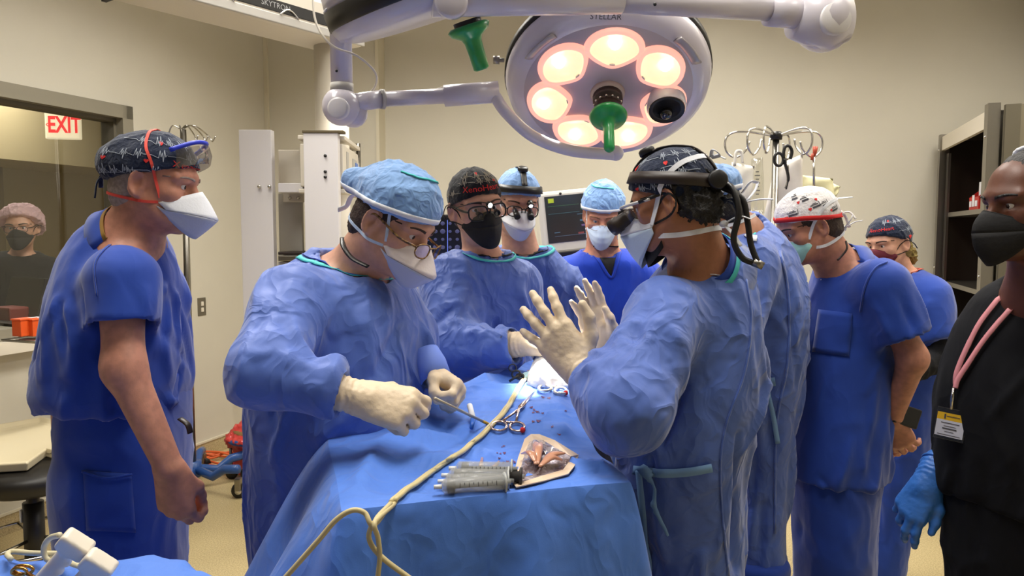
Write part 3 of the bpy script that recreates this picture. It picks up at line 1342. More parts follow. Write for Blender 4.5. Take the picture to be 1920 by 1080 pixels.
        for i in range(64):
            ph = 2 * math.pi * i / 64
            q = []
            for dz in (.002, .008, .014):
                d = Vector((math.sin(ph), math.cos(ph), 0))
                p = None
                for ex in (.002, .005, .008, .012, .016, .022):
                    p = None
                    yv = math.cos(ph) * .1 - .012
                    for it in range(3):
                        p = s.cap_pt(b, ph, z0 + slope * yv + dz + ex, .0015)
                        if p is None:
                            break
                        yv = p[1]
                    if p is not None:
                        break
                q.append(p)
            rows.append(q)
        if all(p is not None for q in rows for p in q):
            Vv = [p for q in rows for p in q]
            Fs = [(i * 3 + k, i * 3 + k + 1, ((i + 1) % 64) * 3 + k + 1, ((i + 1) % 64) * 3 + k) for i in range(64) for k in range(2)]
            MB().add(Vv, Fs, True).build('cap_band', band, o, solid=.0015)
        if top_trim:
            mb = MB()
            zc = .06 + h - .03
            mb.tube([s.snap(q, .0005) for q in spline([(-.05, .05, zc), (0, .06, zc), (.045, .045, zc), (.07, .0, zc)], 8)], .005, 6, flat=.5)
            mb.build('cap_seam', TEAL, o)
        return o, b

    def mask(s, kind, material, lower=None):
        NU = 21
        U = np.linspace(-1, 1, NU)

        def panel(r0, r1, m, name, mt, bulge=0.0, parent=None, rip=0.0):
            V = []
            for j in range(m + 1):
                t = j / m
                for u in U:
                    a, b = np.array(r0(u)), np.array(r1(u))
                    p = a + (b - a) * t
                    bl = bulge * math.sin(math.pi * t) * (1 - abs(u) ** 2.5)
                    p = p + np.array([0, bl, 0])
                    if rip:
                        p[1] += rip * ((t * 4) % 1.0 - .5) * (1 - u * u)
                    V.append(p)
            Fs = [(j * NU + i, j * NU + i + 1, (j + 1) * NU + i + 1, (j + 1) * NU + i) for j in range(m) for i in range(NU - 1)]
            return s.lp(MB().add(V, Fs, True), name, mt, parent, solid=.0018)
        top = lambda u: (.068 * u, .038 + .076 * (1 - abs(u) ** 1.6), -.006 - .040 * abs(u) ** 1.5)
        bot = lambda u: (.067 * u, .034 + .076 * (1 - abs(u) ** 2.0), -.054 - .072 * (1 - abs(u) ** 2.4))
        if kind == 'duckbill':
            bill = lambda u: (.066 * u, .160 - .092 * abs(u) ** 3 - .01 * abs(u), -.062 - .012 * (1 - abs(u)))
            m_ = panel(top, bill, 6, 'face_mask', material, .004)
            panel(bill, bot, 6, 'mask_lower_panel', lower or material, .002, m_)
        elif kind == 'shield':       # tie-on mask folded to a point, paler panel below
            mid = lambda u: (.070 * u, .150 - .105 * abs(u) ** 1.3, -.050 - .006 * abs(u))
            bt = lambda u: (.070 * u, .044 + .070 * (1 - abs(u) ** 1.8), -.070 - .072 * (1 - abs(u) ** 1.7))
            m_ = panel(top, mid, 6, 'face_mask', material, .002)
            panel(mid, bt, 6, 'mask_lower_panel', lower or material, .004, m_)
        elif kind == 'kn95':
            m_ = panel(top, lambda u: (.070 * u, .040 + .104 * (1 - abs(u) ** 1.25), -.052 - .004 * abs(u)), 6, 'face_mask', material, .007)
            panel(lambda u: (.070 * u, .040 + .104 * (1 - abs(u) ** 1.25), -.052 - .004 * abs(u)), bot, 6, 'mask_lower_panel', lower or material, .010, m_)
            mb = MB().tube([np.array(top(u)) + [0, .001, 0] for u in U], .0018, 6)
            mb.build('mask_edge', material, m_)
        else:                        # pleated
            m_ = panel(top, bot, 16, 'face_mask', material, .028, None, .004)
            mb = MB().tube([np.array(top(u)) + [0, .001, 0] for u in U], .002, 6)
            mb.build('mask_edge', WHITEF, m_)
        return m_

    def strap(s, mask, pts, material, r=.0032, flat=.35, both=True):
        for sx in ((-1, 1) if both else (1,)):
            P = [s.snap(q, r * .5) if i > 1 else q for i, q in enumerate(spline([(sx * p[0], p[1], p[2]) for p in pts], 6))]
            for _ in range(2):
                P = [P[0]] + [(P[i - 1] + P[i] * 2 + P[i + 1]) / 4 for i in range(1, len(P) - 1)] + [P[-1]]
            mb = MB()
            V = []
            n = len(P)
            for i in range(n):
                t = unit(P[min(i + 1, n - 1)] - P[max(i - 1, 0)])
                nr = unit(P[i] - np.array([0, -.015, min(max(P[i][2], -.11), .05)]))
                wd = unit(np.cross(t, nr)) * r
                V += [P[i] - wd - nr * .0008, P[i] + wd - nr * .0008, P[i] + wd + nr * .0012, P[i] - wd + nr * .0012]
            Fs = [(i * 4 + k, i * 4 + (k + 1) % 4, i * 4 + 4 + (k + 1) % 4, i * 4 + 4 + k) for i in range(n - 1) for k in range(4)]
            mb.add(V, Fs + [(0, 1, 2, 3), (n * 4 - 4, n * 4 - 3, n * 4 - 2, n * 4 - 1)]).build('mask_strap', material, mask)

    EARLOOP = [(.066, .040, -.03), (.076, .012, -.002), (.080, -.018, .012), (.082, -.030, -.012), (.076, -.012, -.038), (.064, .034, -.048)]
    TIE_UP = [(.067, .038, -.040), (.080, .018, .010), (.090, -.03, .06), (.075, -.095, .075), (.03, -.118, .06), (0, -.124, .055)]
    TIE_LOW = [(.064, .034, -.052), (.073, -.01, -.066), (.066, -.06, -.075), (.03, -.098, -.078), (0, -.105, -.078)]

    def glasses(s, material, dy=0.0, dz=0.0, rx=.025, rz=.019, thick=.0018, lens=None, sq=2.6, temple=True, pitch=0.0):
        def rim(sx):
            out = []
            for k in range(32):
                t = 2 * math.pi * k / 32
                c, n = math.cos(t), math.sin(t)
                x = rx * math.copysign(abs(c) ** (2 / sq), c)
                z = rz * math.copysign(abs(n) ** (2 / sq), n)
                X = sx * .0335 + x
                out.append((X, .113 + dy - .9 * max(0, abs(X) - .02) ** 1.35 * 1.2 + z * pitch, -.004 + dz + z))
            return out
        mb = MB()
        rims = {sx: rim(sx) for sx in (-1, 1)}
        for sx in (-1, 1):
            mb.tube(rims[sx], thick, 6, closed=True)
        mb.tube(spline([(-.0335 + rx * .92, .112 + dy, dz + .004), (0, .118 + dy, dz + .009), (.0335 - rx * .92, .112 + dy, dz + .004)], 5), thick, 6)
        g = s.lp(mb, 'glasses', material)
        for sx in (-1, 1):
            r = rims[sx]
            c = np.mean(np.array(r), 0)
            MB().add([c] + r, [(0, 1 + k, 1 + (k + 1) % 32) for k in range(32)], True).build('lens', lens or GLASS, g)
            if temple:
                MB().tube(spline([(sx * (.0335 + rx), .1 + dy, dz + .003), (sx * .072, .06 + dy * .6, dz + .006), (sx * .083, -.005, .014), (sx * .082, -.03, -.004)], 6), thick * .95, 6, flat=1.8).build('temple', material, g)
        return g

    def headlamp(s, material, light=None, top=True, rear=True, lampy=.125, lampz=.045, z0=.058, slope=.14, w_=.014):
        rows = []
        for i in range(56):
            a = 2 * math.pi * i / 56
            x = .09 * math.sin(a)
            y = -.012 + .11 * math.cos(a)
            z = z0 + slope * y
            for dz in (-w_, w_):
                rows.append(s.snap((x, y, z + dz), .004))
        rows = np.array(rows)
        for _ in range(2):
            rows = (np.roll(rows, 2, 0) + rows * 2 + np.roll(rows, -2, 0)) / 4
        Fs = [(2 * i, 2 * i + 1, (2 * i + 3) % 112, (2 * i + 2) % 112) for i in range(56)]
        hl = s.lp(MB().add(rows, Fs, True), 'headlamp', material, None, solid=.005)
        if top:
            P = [s.snap(q, .001) for q in spline([(0, .095, z0 + .03), (0, .075, .105), (0, .0, .135), (0, -.07, .115), (0, -.115, z0 - .01)], 8)]
            V = [(x, p[1], p[2]) for p in P for x in (-.011, .011)]
            MB().add(V, [(2 * i, 2 * i + 1, 2 * i + 3, 2 * i + 2) for i in range(len(P) - 1)], True).build('top_strap', material, hl, solid=.004)
            kp = s.snap((0, .03, .13), .004)
            MB().lathe(kp, (0, .15, 1), [(.018, 0), (.0205, .003), (.0205, .013), (.017, .017), (0, .017)], 24).build('adjust_knob', BLACKP, hl)
        if rear:
            rc = s.snap((0, -.128, z0 - slope * .12), .010)
            MB().box(rc, (.07, .024, .036), None, .006).build('rear_housing', BLACKP, hl)
            MB().lathe(rc + [-.040, 0, 0], (-1, -.4, 0), [(.02, -.01), (.023, -.005), (.023, .008), (.019, .012), (0, .012)], 20).build('rear_knob', BLACKP, hl)
        if light:
            lm = MB().lathe((light, lampy, lampz), (0, 1, -.5), [(.006, -.02), (.011, -.016), (.0115, .008), (.009, .009)], 16).build('lamp_barrel', BLACKP, hl)
            MB().lathe((light, lampy, lampz), (0, 1, -.5), [(.0095, .0085), (0, .0105)], 16).build('lamp_lens', mat('headlamp_glow', (1, 1, 1, 1), .3, emit=(.9, .97, 1, 1), estr=14), lm)
        return hl

    def loupes(s, glasses, material, dz=-.012, L=.042, ang=-.42, r=.0105, x=.028):
        for sx in (-1, 1):
            mb = MB().lathe((sx * x, .108, dz), (sx * -.10, 1, ang), [(r * .8, -.012), (r * .9, 0), (r, .006), (r, L * .5), (r * 1.15, L * .55), (r * 1.15, L), (r * .85, L), (r * .8, L - .006), (0, L - .006)], 18)
            mb.build('loupe_barrel', material, glasses)


_shoe = [None]


def shoe(an, fwd, parent):
    if _shoe[0] is None:
        f = SDF(np.array([-.08, -.12, -.03]), np.array([.08, .22, .13]), .007)
        f.cone((0, -.05, .04), (0, .13, .03), .045, .042, 0)
        f.cone((0, -.03, .04), (0, -.03, .09), .042, .038, .03)
        f.half((0, 0, 0.001), (0, 0, -1))
        V, Q = f.mesh()
        o = mesh_np('shoe', V, Q, SHOE, parent)
        _shoe[0] = o.data
    else:
        o = link_obj('shoe', _shoe[0], parent)
    R = np.stack([np.cross(fwd, [0, 0, 1]), fwd, [0, 0, 1]], 1)
    o.matrix_local = M4(R, (an[0], an[1], 0))

# ---------------------------------------------------------------- the room
Zv = np.array([0, 0, 1.0])
L0 = np.array([-1.83, 5.63, 0])
WALL = mat('wall_paint', srgb(207, 201, 185), .7, noise=(3, .03), bump=(160, .12, .002), spec=.3)
TRIMW = mat('trim_light', srgb(214, 206, 184), .6)
FRAME = mat('frame_taupe', srgb(140, 134, 118), .45)
FLOOR = mat('floor_terrazzo', srgb(206, 188, 142), .35, noise=(160, .3, srgb(170, 150, 108)), spec=.4)
STEEL = mat('stainless', srgb(150, 146, 138), .32, 1.0, bump=(60, .08))
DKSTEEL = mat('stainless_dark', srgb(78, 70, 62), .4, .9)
CHROME = mat('chrome', srgb(205, 203, 198), .15, 1.0)
WHITEP = mat('white_enamel', srgb(226, 222, 222), .35, coat=.3)
CREAM = mat('cream_enamel', srgb(224, 216, 200), .45)
CREAMP = mat('cream_plastic', srgb(228, 214, 178), .4)
GREYP = mat('grey_plastic', srgb(190, 186, 178), .5)


def LW(s, z, d=0.0):
    return L0 - RD * s + RR * d + Zv * z


def quadbox(mb, s0, s1, z0, z1, d0, d1, fn):
    V = [fn(s, z, d) for s in (s0, s1) for d in (d0, d1) for z in (z0, z1)]
    return mb.add(V, [(0, 1, 3, 2), (4, 6, 7, 5), (0, 4, 5, 1), (2, 3, 7, 6), (0, 2, 6, 4), (1, 5, 7, 3)])


mb = MB()
mb.box((0, 2.4, -.05), (11, 11, .1))
tag(mb.build('floor', FLOOR), kind='structure')
mb = MB()
mb.box((0.6, 2.0, CEIL + .05), (7.6, 8.6, .1))
tag(mb.build('ceiling', mat('ceiling_tile', srgb(225, 222, 214), .9)), kind='structure')
WS0, WS1, WZ0, WZ1 = 1.245, 3.3, .97, 2.245
mb = MB()
quadbox(mb, -.15, WS0, 0, CEIL, -.14, 0, LW)
quadbox(mb, WS1, 7.6, 0, CEIL, -.14, 0, LW)
quadbox(mb, WS0, WS1, 0, WZ0, -.14, 0, LW)
quadbox(mb, WS0, WS1, WZ1, CEIL, -.14, 0, LW)
tag(mb.build('wall_left', WALL), kind='structure')
BKD = unit(np.array([4.33, -1.0, 0]))
BKN = np.array([-BKD[1], BKD[0], 0])


def BW(s, z, d=0.0):
    """back wall: s from the left corner to the right, d towards the room"""
    return L0 + BKD * s - BKN * d + Zv * z


mb = MB()
quadbox(mb, -.2, 5.6, 0, CEIL, -.14, 0, BW)
tag(mb.build('wall_back', WALL), kind='structure')
mb = MB()
quadbox(mb, 5.02, 5.2, 0, CEIL, 0, 7.5, lambda s, z, d: L0 + BKD * s - RD * d + Zv * z)
tag(mb.build('wall_right', WALL), kind='structure')
mb = MB()
mb.box((.6, -1.75, CEIL / 2), (8, .12, CEIL))
tag(mb.build('wall_front', WALL), kind='structure')
mb = MB()
quadbox(mb, .0, 7.4, 0, .012, 0, .012, LW)
quadbox(mb, .0, 7.4, .0, .10, 0, .008, LW)
tag(mb.build('baseboard_left', mat('baseboard_flecked', srgb(196, 178, 138), .5, noise=(160, .25, srgb(160, 142, 104)))), kind='structure')
mb = MB()
quadbox(mb, .0, 7.4, .10, .112, 0, .014, LW)
tag(mb.build('trim_1', TRIMW), kind='structure')
mb = MB()
quadbox(mb, 0, 5.0, 0, .1, 0, .01, BW)
tag(mb.build('baseboard_back', MATS['baseboard_flecked']), kind='structure')
mb = MB()
quadbox(mb, .0, .03, 0, CEIL, 0, .02, BW)
tag(mb.build('trim_2', TRIMW), kind='structure')
sx720 = 1.0
for s in np.linspace(.5, 2, 300):
    p = BW(s, 1.5)
    if 960 + F * p[0] / p[1] >= 720:
        sx720 = s
        break
mb = MB()
quadbox(mb, sx720 - .26, sx720, 0, CEIL, 0, .10, BW)
tag(mb.build('trim_3', WALL), kind='structure')
mb = MB()
quadbox(mb, sx720 - .004, sx720 + .02, 0, CEIL, 0, .11, BW)
tag(mb.build('trim_4', TRIMW), kind='structure')

# window to the corridor
win = empty('window_1', tuple(LW(2.2, WZ0)))
tag(win, 'taupe steel window frame with a large pane in the left wall', kind='structure')
win.location = (0, 0, 0)
fw = .075
for nm, a in (('jamb', (WS0, WS0 + fw, WZ0, WZ1)), ('jamb', (WS1 - fw, WS1, WZ0, WZ1)), ('head_frame', (WS0, WS1, WZ1 - fw, WZ1)), ('sill_frame', (WS0, WS1, WZ0, WZ0 + fw * .8))):
    mb = MB()
    quadbox(mb, *a, -.15, .02, LW)
    mb.build(nm, FRAME, win)
mb = MB()
quadbox(mb, WS0 + fw, WS0 + fw + .02, WZ0, WZ1 - fw, -.12, -.03, LW)
quadbox(mb, WS0 + fw, WS1, WZ1 - fw - .02, WZ1 - fw, -.12, -.03, LW)
mb.build('glazing_bead', mat('frame_dark', srgb(104, 98, 84), .5), win)
mb = MB()
quadbox(mb, WS0 + fw * .5, WS1 - fw * .5, WZ0 + .03, WZ1 - fw * .5, -.078, -.070, LW)
mb.build('pane', clear_mat('window_glass', (.93, .94, .92, 1), .045, .0), win)
mb = MB()
quadbox(mb, WS0 - .02, WS1, WZ0 - .06, WZ0, -.02, .06, LW)
tag(mb.build('trim_5', CREAM), kind='structure')

# corridor behind the glass
CORW = mat('corridor_paint', srgb(196, 180, 140), .7)
mb = MB()
quadbox(mb, -1.6, 5, 0, 2.8, -2.6, -2.5, LW)
tag(mb.build('wall_corridor', CORW), kind='structure')
mb = MB()
quadbox(mb, -1.7, -1.5, 0, 2.8, -2.6, -.14, LW)
tag(mb.build('wall_corridor_end', CORW), kind='structure')
mb = MB()
quadbox(mb, -1.6, 5, 2.75, 2.85, -2.6, -.14, LW)
tag(mb.build('ceiling_corridor', CORW), kind='structure')
mb = MB()
quadbox(mb, -1.5, 5, 2.05, 2.75, -2.5, -1.75, LW)
tag(mb.build('trim_6', mat('corridor_soffit', srgb(186, 170, 132), .7)), kind='structure')
mb = MB()
for s in (.25, 1.25):
    quadbox(mb, s, s + .07, 0, 2.05, -2.5, -2.42, LW)
quadbox(mb, .25, 1.32, 1.98, 2.05, -2.5, -2.42, LW)
tag(mb.build('trim_7', mat('corridor_door_frame', srgb(160, 146, 112), .6)), kind='structure')
mb = MB()
quadbox(mb, .32, 1.25, 0, 1.98, -2.49, -2.45, LW)
tag(mb.build('door_1', mat('corridor_door', srgb(176, 160, 118), .6)), kind='structure')
mb = MB()
mb.tube([LW(.9, 1.93, -2.44), LW(.75, 1.95, -2.32), LW(.55, 1.97, -2.44)], .012, 8)
mb.box(LW(.55, 1.95, -2.42), (.1, .06, .06))
tag(mb.build('door_closer', STEEL), 'small steel door closer seen through the window', 'door closer')

ex = empty('exit_sign', (0, 0, 0), 'white lit sign with red EXIT lettering behind the window', 'sign')
ec = at(119, 236, 5.2)
ux = unit(at(150, 236, 5.2) - at(88, 236, 5.2) + np.array([0, .04, 0]))
uy = Zv
Rm = np.stack([ux, np.cross(uy, ux), uy], 1)
MB().box(ec, (.225, .035, .185), Rm, .01).build('sign_box', mat('exit_face', srgb(240, 225, 190), .5, emit=srgb(255, 240, 205), estr=.55), ex)
fr = ec - Rm[:, 1] * .0185
exm = mat('exit_red', srgb(230, 40, 45), .5, emit=srgb(235, 40, 45), estr=.7)
t_ = text_on_plane('EXIT', .125, fr - Zv * 0 + ux * .012, ux * .82, uy * 1.22, exm, ex, 'lettering', .0035)
text_on_plane('<', .07, fr - ux * .094, ux * .6, uy, exm, ex, 'arrow')

# things at the corridor desk, seen through the glass
d_ = empty('laptop', (0, 0, 0), 'dark open laptop on the desk behind the window', 'laptop')
c0 = at(48, 565, 4.05)
MB().box(c0 + Zv * .02, (.34, .02, .22), frame_of(60) @ np.array(Matrix.Rotation(-.25, 3, 'X')), .004).build('screen', BLACKP, d_)
MB().box(c0 + [.03, -.1, -.1], (.34, .24, .02), frame_of(60), .004).build('keyboard_base', BLACKP, d_)
mb = MB()
mb.box(LW(2.0, .94, -.25), (.2, 1.4, .03), np.stack([RR, RD, Zv], 1), .004)
desk = empty('desk', (0, 0, 0), 'dark desk surface below the corridor window', 'desk')
mb.build('desk_top', BLACKP, desk)
mb = MB()
for dx, dy in ((-.6, -.2), (.6, -.32), (.6, -.2), (-.6, -.32)):
    p = LW(2.0 + dx, .94, dy)
    mb.cyl((p[0], p[1], 0), (p[0], p[1], .93), .02)
mb.build('desk_legs', BLACKP, desk)
tag(MB().box(at(22, 592, 3.98), (.16, .1, .1), frame_of(60), .01).build('red_box', mat('dark_red_plastic', srgb(120, 36, 30), .5)), 'dark red box on the desk behind the glass', 'box')

# tray on the window wall with orange boxes
sh = at(70, 633, 3.5)
tr = empty('wall_tray', (0, 0, 0), 'thin stainless tray fixed below the window', 'tray')
MB().box(sh + [.06, 0, 0], (.22, .3, .008), np.stack([RR, RD, Zv], 1), .002).build('tray_plate', STEEL, tr)
MB().tube([sh + [.06, 0, .004] + RR * a + RD * b for a, b in ((-.11, -.15), (.11, -.15), (.11, .15), (-.11, .15))], .006, 8, closed=True).build('tray_rim', STEEL, tr)
ORG = mat('orange_plastic', srgb(235, 92, 30), .45)
for i, (px, dy) in enumerate(((46, 0), (68, .03))):
    c = at(px, 614, 3.44 + dy)
    b = empty('orange_box', (0, 0, 0), ('orange plastic box with white tag on the wall tray, farther from the man' if i == 0 else 'orange plastic box on the wall tray, next to the man\'s back'), 'box')
    MB().box(c, (.058, .08, .075), np.stack([RR, RD, Zv], 1), .004).build('box_body', ORG, b)
    MB().box(c + Zv * .04, (.064, .086, .008), np.stack([RR, RD, Zv], 1), .003).build('lid', ORG, b)
    if i == 1:
        MB().box(c + Zv * .046 + RR * -.01, (.03, .05, .004), np.stack([RR, RD, Zv], 1), .001).build('tag', WHITEF, b)

# light switch, outlet
WRm = np.stack([RD, RR, Zv], 1)
sw = empty('light_switch', (0, 0, 0), 'stainless light switch plate on the left wall', 'switch')
c = at(378, 575, 4.955)
MB().box(c, (.075, .008, .12), WRm, .003).build('plate', STEEL, sw)
MB().box(c + RR * .007 + Zv * .02 , (.02, .008, .028), WRm, .002).build('rocker', CREAM, sw)
MB().box(c + RR * .007 - Zv * .02, (.02, .008, .028), WRm, .002).build('rocker', CREAM, sw)
ou = empty('wall_outlet', (0, 0, 0), 'brown wall outlet with an orange plug in it', 'outlet')
c = at(433, 741, 5.215)
MB().box(c, (.075, .008, .12), WRm, .003).build('plate', mat('outlet_brown', srgb(120, 66, 50), .5), ou)
MB().lathe(c + RR * .004 - Zv * .025, RR, [(.017, 0), (.017, .004), (0, .004)], 16).build('socket', CREAM, ou)
MB().lathe(c + RR * .004 + Zv * .025, RR, [(.017, 0), (.017, .004), (0, .004)], 16).build('socket', CREAM, ou)
pl = empty('orange_plug', (0, 0, 0), 'orange power plug pushed into the brown outlet', 'plug')
MB().cyl(c + RR * .008 + Zv * .025, c + RR * .06 + Zv * .022, .017, .011).build('plug_body', ORG, pl)
MB().tube(spline([c + RR * .05 + Zv * .022, c + RR * .14 - Zv * .02, c + RR * .2 - Zv * .2, c + RR * .22 - Zv * .36], 8), .006, 8).build('plug_cord', ORG, pl)

# ---------------------------------------------------------------- steel cabinet at the right
O = np.array([2.58, 4.5, 0])
CH = 2.07
CW = 1.06


def CB(s, z, d=0.0):
    return O - RD * s + RR * d + Zv * z


cab = empty('steel_cabinet', tuple(O), 'tall open stainless steel supply cabinet by the right wall', 'cabinet')
cab.location = (0, 0, 0)
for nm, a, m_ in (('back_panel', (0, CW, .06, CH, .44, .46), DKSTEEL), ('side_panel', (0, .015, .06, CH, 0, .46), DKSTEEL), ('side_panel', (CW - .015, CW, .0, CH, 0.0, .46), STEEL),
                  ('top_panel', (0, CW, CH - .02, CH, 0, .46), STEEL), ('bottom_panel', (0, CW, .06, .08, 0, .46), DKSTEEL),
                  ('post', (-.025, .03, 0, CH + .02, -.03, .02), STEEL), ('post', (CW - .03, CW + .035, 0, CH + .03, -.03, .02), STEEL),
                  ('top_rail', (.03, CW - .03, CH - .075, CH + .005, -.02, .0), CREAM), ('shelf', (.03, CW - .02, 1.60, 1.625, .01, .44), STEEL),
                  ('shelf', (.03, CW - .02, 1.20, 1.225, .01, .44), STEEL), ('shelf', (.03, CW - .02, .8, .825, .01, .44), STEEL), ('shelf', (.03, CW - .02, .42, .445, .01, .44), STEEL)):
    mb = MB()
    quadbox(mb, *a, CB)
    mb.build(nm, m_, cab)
for s in (.07, .10):
    mb = MB()
    quadbox(mb, s, s + .014, .1, CH - .1, .0, .014, CB)
    mb.build('shelf_rail', STEEL, cab)
mb = MB()
quadbox(mb, .33, .336, .12, CH - .08, .425, .44, CB)
for k in range(52):
    quadbox(mb, .318, .348, .2 + k * .033, .212 + k * .033, .43, .437, CB)
mb.build('perforated_strip', mat('strip_dark', srgb(50, 44, 38), .5), cab)
MB().box(CB(.62, CH - .13, .3), (.12, .1, .1), WRm, .01).build('latch_block', GREYP, cab)
MB().lathe(CB(.62, CH - .16, .24), -RR, [(.022, 0), (.022, .03), (.012, .03), (0, .03)], 16).build('lock', STEEL, cab)
for s, z in ((-.0, 2.0), (0, 1.3), (0, .8), (CW, 1.95), (CW, 1.3)):
    MB().sphere(CB(s, z, -.03), .007, 10).build('bolt', CHROME, cab)
dr = empty('cabinet_door', (0, 0, 0), 'grey steel door panel standing open beside the cabinet', 'door')
mb = MB()
quadbox(mb, CW + .04, CW + .065, .1, CH + .015, .03, .44, CB)
mb.build('door_panel', mat('door_grey', srgb(142, 134, 114), .4, .5), dr)
mb = MB()
quadbox(mb, CW + .06, CW + .075, .1, CH + .015, .03, .09, CB)
mb.build('hinge_stile', mat('stile_grey', srgb(118, 112, 96), .4, .6), dr)
for d, z in ((.14, 1.98), (.1, 1.72), (.14, 1.33), (.1, 1.2)):
    MB().sphere(CB(CW + .068, z, d), .007, 10).build('bolt', CHROME, dr)


def bin_(s, z, d, label):
    b = empty('storage_bin', (0, 0, 0), label, 'bin')
    mb = MB()
    pr = [CB(s, z, d), CB(s, z + .07, d - .01), CB(s, z + .16, d + .10), CB(s, z + .16, d + .24), CB(s, z, d + .24)]
    redp = mat('bin_red', srgb(190, 34, 28), .45)
    for ss in (0, .20):
        mb.prism([p - RD * ss for p in pr], -RD * .005)
    quadbox(mb, s, s + .2, z, z + .07, d - .008, d, CB)
    quadbox(mb, s, s + .2, z, z + .006, d, d + .24, CB)
    quadbox(mb, s, s + .2, z, z + .16, d + .235, d + .24, CB)
    mb.build('bin_shell', redp, b)
    for k in range(3):
        mb = MB()
        quadbox(mb, s + .02 + k * .06, s + .06 + k * .06, z + .02, z + .05 + .03 * (k == 1), d - .012, d - .009, CB)
        mb.build('bin_label', WHITEF, b)
    mb = MB()
    quadbox(mb, s + .07, s + .11, z + .04, z + .15, d + .02, d + .05, CB)
    mb.build('packet', WHITEF, b)


bin_(.42, 1.626, .06, 'red plastic bin with white labels on the upper cabinet shelf')
bin_(.74, 1.226, .06, 'red plastic bin on the lower cabinet shelf, half hidden')

# ---------------------------------------------------------------- equipment boom with white rack, left of centre
bm_ = empty('equipment_boom', (0, 0, 0), 'white ceiling equipment boom with column and twin panels behind the surgeons', 'boom')
YB = 3.8
pc = at(624, 300, YB)
MB().cyl((pc[0], pc[1], .5), (pc[0], pc[1], 2.46), .083, None, 32).build('column', CREAM, bm_)
e0 = np.array([pc[0], pc[1], 2.515])
e1 = np.array([-1.47, 3.02, 2.515])
da = unit(e1 - e0)
na = np.array([-da[1], da[0], 0])
if na.dot([1, -1, 0]) < 0:
    na = -na
Ra = np.stack([da, na, np.cross(da, na)], 1)
mid = (e0 + e1) / 2
ln = np.linalg.norm(e1 - e0)
MB().box(mid + da * .02, (ln + .24, .26, .17), Ra, .02).build('boom_arm', CREAM, bm_)
MB().box(mid + na * .131 - Zv * .008, (ln + .2, .006, .05), Ra, .002).build('black_strip', BLACKP, bm_)
MB().box(mid + na * .131 - Zv * .062, (ln + .2, .012, .04), Ra, .004).build('side_rail', GREYP, bm_)
for t in (-.2, .13):
    P = spline([mid + na * .137 - da * (t + a) + Zv * (-.042 + .03 * math.sin((a + .05) / .1 * math.pi)) for a in np.linspace(-.05, .05, 6)], 4)
    MB().tube(P, .004, 6).build('release_handle', CHROME, bm_)
text_on_plane('SKYTRON', .034, mid + na * .1345 - Zv * .008 - da * .06, -da, Zv, mat('print_lightgrey', srgb(170, 170, 170), .6), bm_)
MB().box(e1 - Zv * .097 + da * .08, (.02, .24, .006), Ra, .001).build('arm_joint_gap', BLACKP, bm_)
MB().lathe((pc[0], pc[1], 2.46), (0, 0, -1), [(.10, -.02), (.10, .012), (.085, .014)], 32).build('column_ring', BLACKP, bm_)


def pbox(mb, x0, x1, y0, y1, Ya, depth, bev=.004):
    """box whose front face covers photo pixels x0..x1, y0..y1 at depth Ya, running back by depth along the room"""
    a, b = at(x0, y0, Ya), at(x1, y1, Ya)
    c = (a + b) / 2
    wv, hv = abs(b[0] - a[0]), abs(a[2] - b[2])
    return mb.box(c + np.array([0, depth / 2, 0]), (wv, depth, hv), None, bev)


pan = pbox(MB(), 447, 521, 243, 806, 3.55, .05).build('side_panel', WHITEP, bm_)
pan2 = pbox(MB(), 568, 642, 249, 806, 3.5, .05).build('side_panel', WHITEP, bm_)
pbox(MB(), 566, 643, 244, 249, 3.495, .06, .002).build('panel_cap', mat('cap_brown', srgb(92, 80, 54), .6), bm_)
pbox(MB(), 521, 568, 281, 345, 3.75, .2).build('upper_shelf_box', CREAM, bm_)
pbox(MB(), 521, 568, 343, 361, 3.6, .25).build('shelf', WHITEP, bm_)
pbox(MB(), 521, 568, 362, 476, 3.8, .03).build('rear_panel', GREYP, bm_)
pbox(MB(), 530, 568, 362, 379, 3.77, .03).build('knob_rail', CREAM, bm_)
pbox(MB(), 521, 568, 472, 478, 3.6, .25).build('shelf', BROWNP, bm_)
pbox(MB(), 521, 568, 479, 490, 3.58, .25).build('drawer_front', STEEL, bm_)
pbox(MB(), 521, 568, 491, 700, 3.6, .25).build('drawer_body', GREYP, bm_)
for px, py, Y in ((544, 371, 3.765), (560, 371, 3.765), (487, 350, 3.545), (506, 350, 3.545)):
    MB().lathe(at(px, py, Y), (0, -1, 0), [(.007, 0), (.009, .004), (.007, .014), (0, .015)], 12).build('knob', CHROME, bm_)
for px, py in ((610, 292), (610, 322), (610, 332)):
    MB().lathe(at(px, py, 3.4965), (0, -1, 0), [(.0075, 0), (.0075, .003), (0, .003)], 12).build('screw_hole', BLACKP, bm_)
# receding equipment drawers at the right side of the rack
sd = empty('stacked_monitor_unit', (0, 0, 0), 'white wall-side instrument unit with blue screen in the rack', 'instrument')
b0 = at(644, 290, 3.62)
for nm, z0, z1, m_ in (('unit_case', 262, 345, CREAM),):
    a, b = at(643, z0 + 20, 3.58), at(643, z1, 3.58)
    V = [a, b]
mbx = MB()
P0, P1 = at(643, 300, 3.56), at(672, 300, 4.05)
dv = unit((P1 - P0) * [1, 1, 0])
nv = np.array([dv[1], -dv[0], 0])
Rn = np.stack([dv, -nv, Zv], 1)
lnv = np.linalg.norm((P1 - P0)[:2])
cz = at(643, 310, 3.56)[2]
MB().box((P0 + P1) / 2 * [1, 1, 0] + Zv * cz - nv * .1, (lnv, .2, .2), Rn, .005).build('unit_case', CREAM, sd)
MB().box((P0 * .3 + P1 * .7) * [1, 1, 0] + Zv * (cz + .01) + nv * .002, (.13, .006, .10), Rn, .003).build('bezel', GREYP, sd)
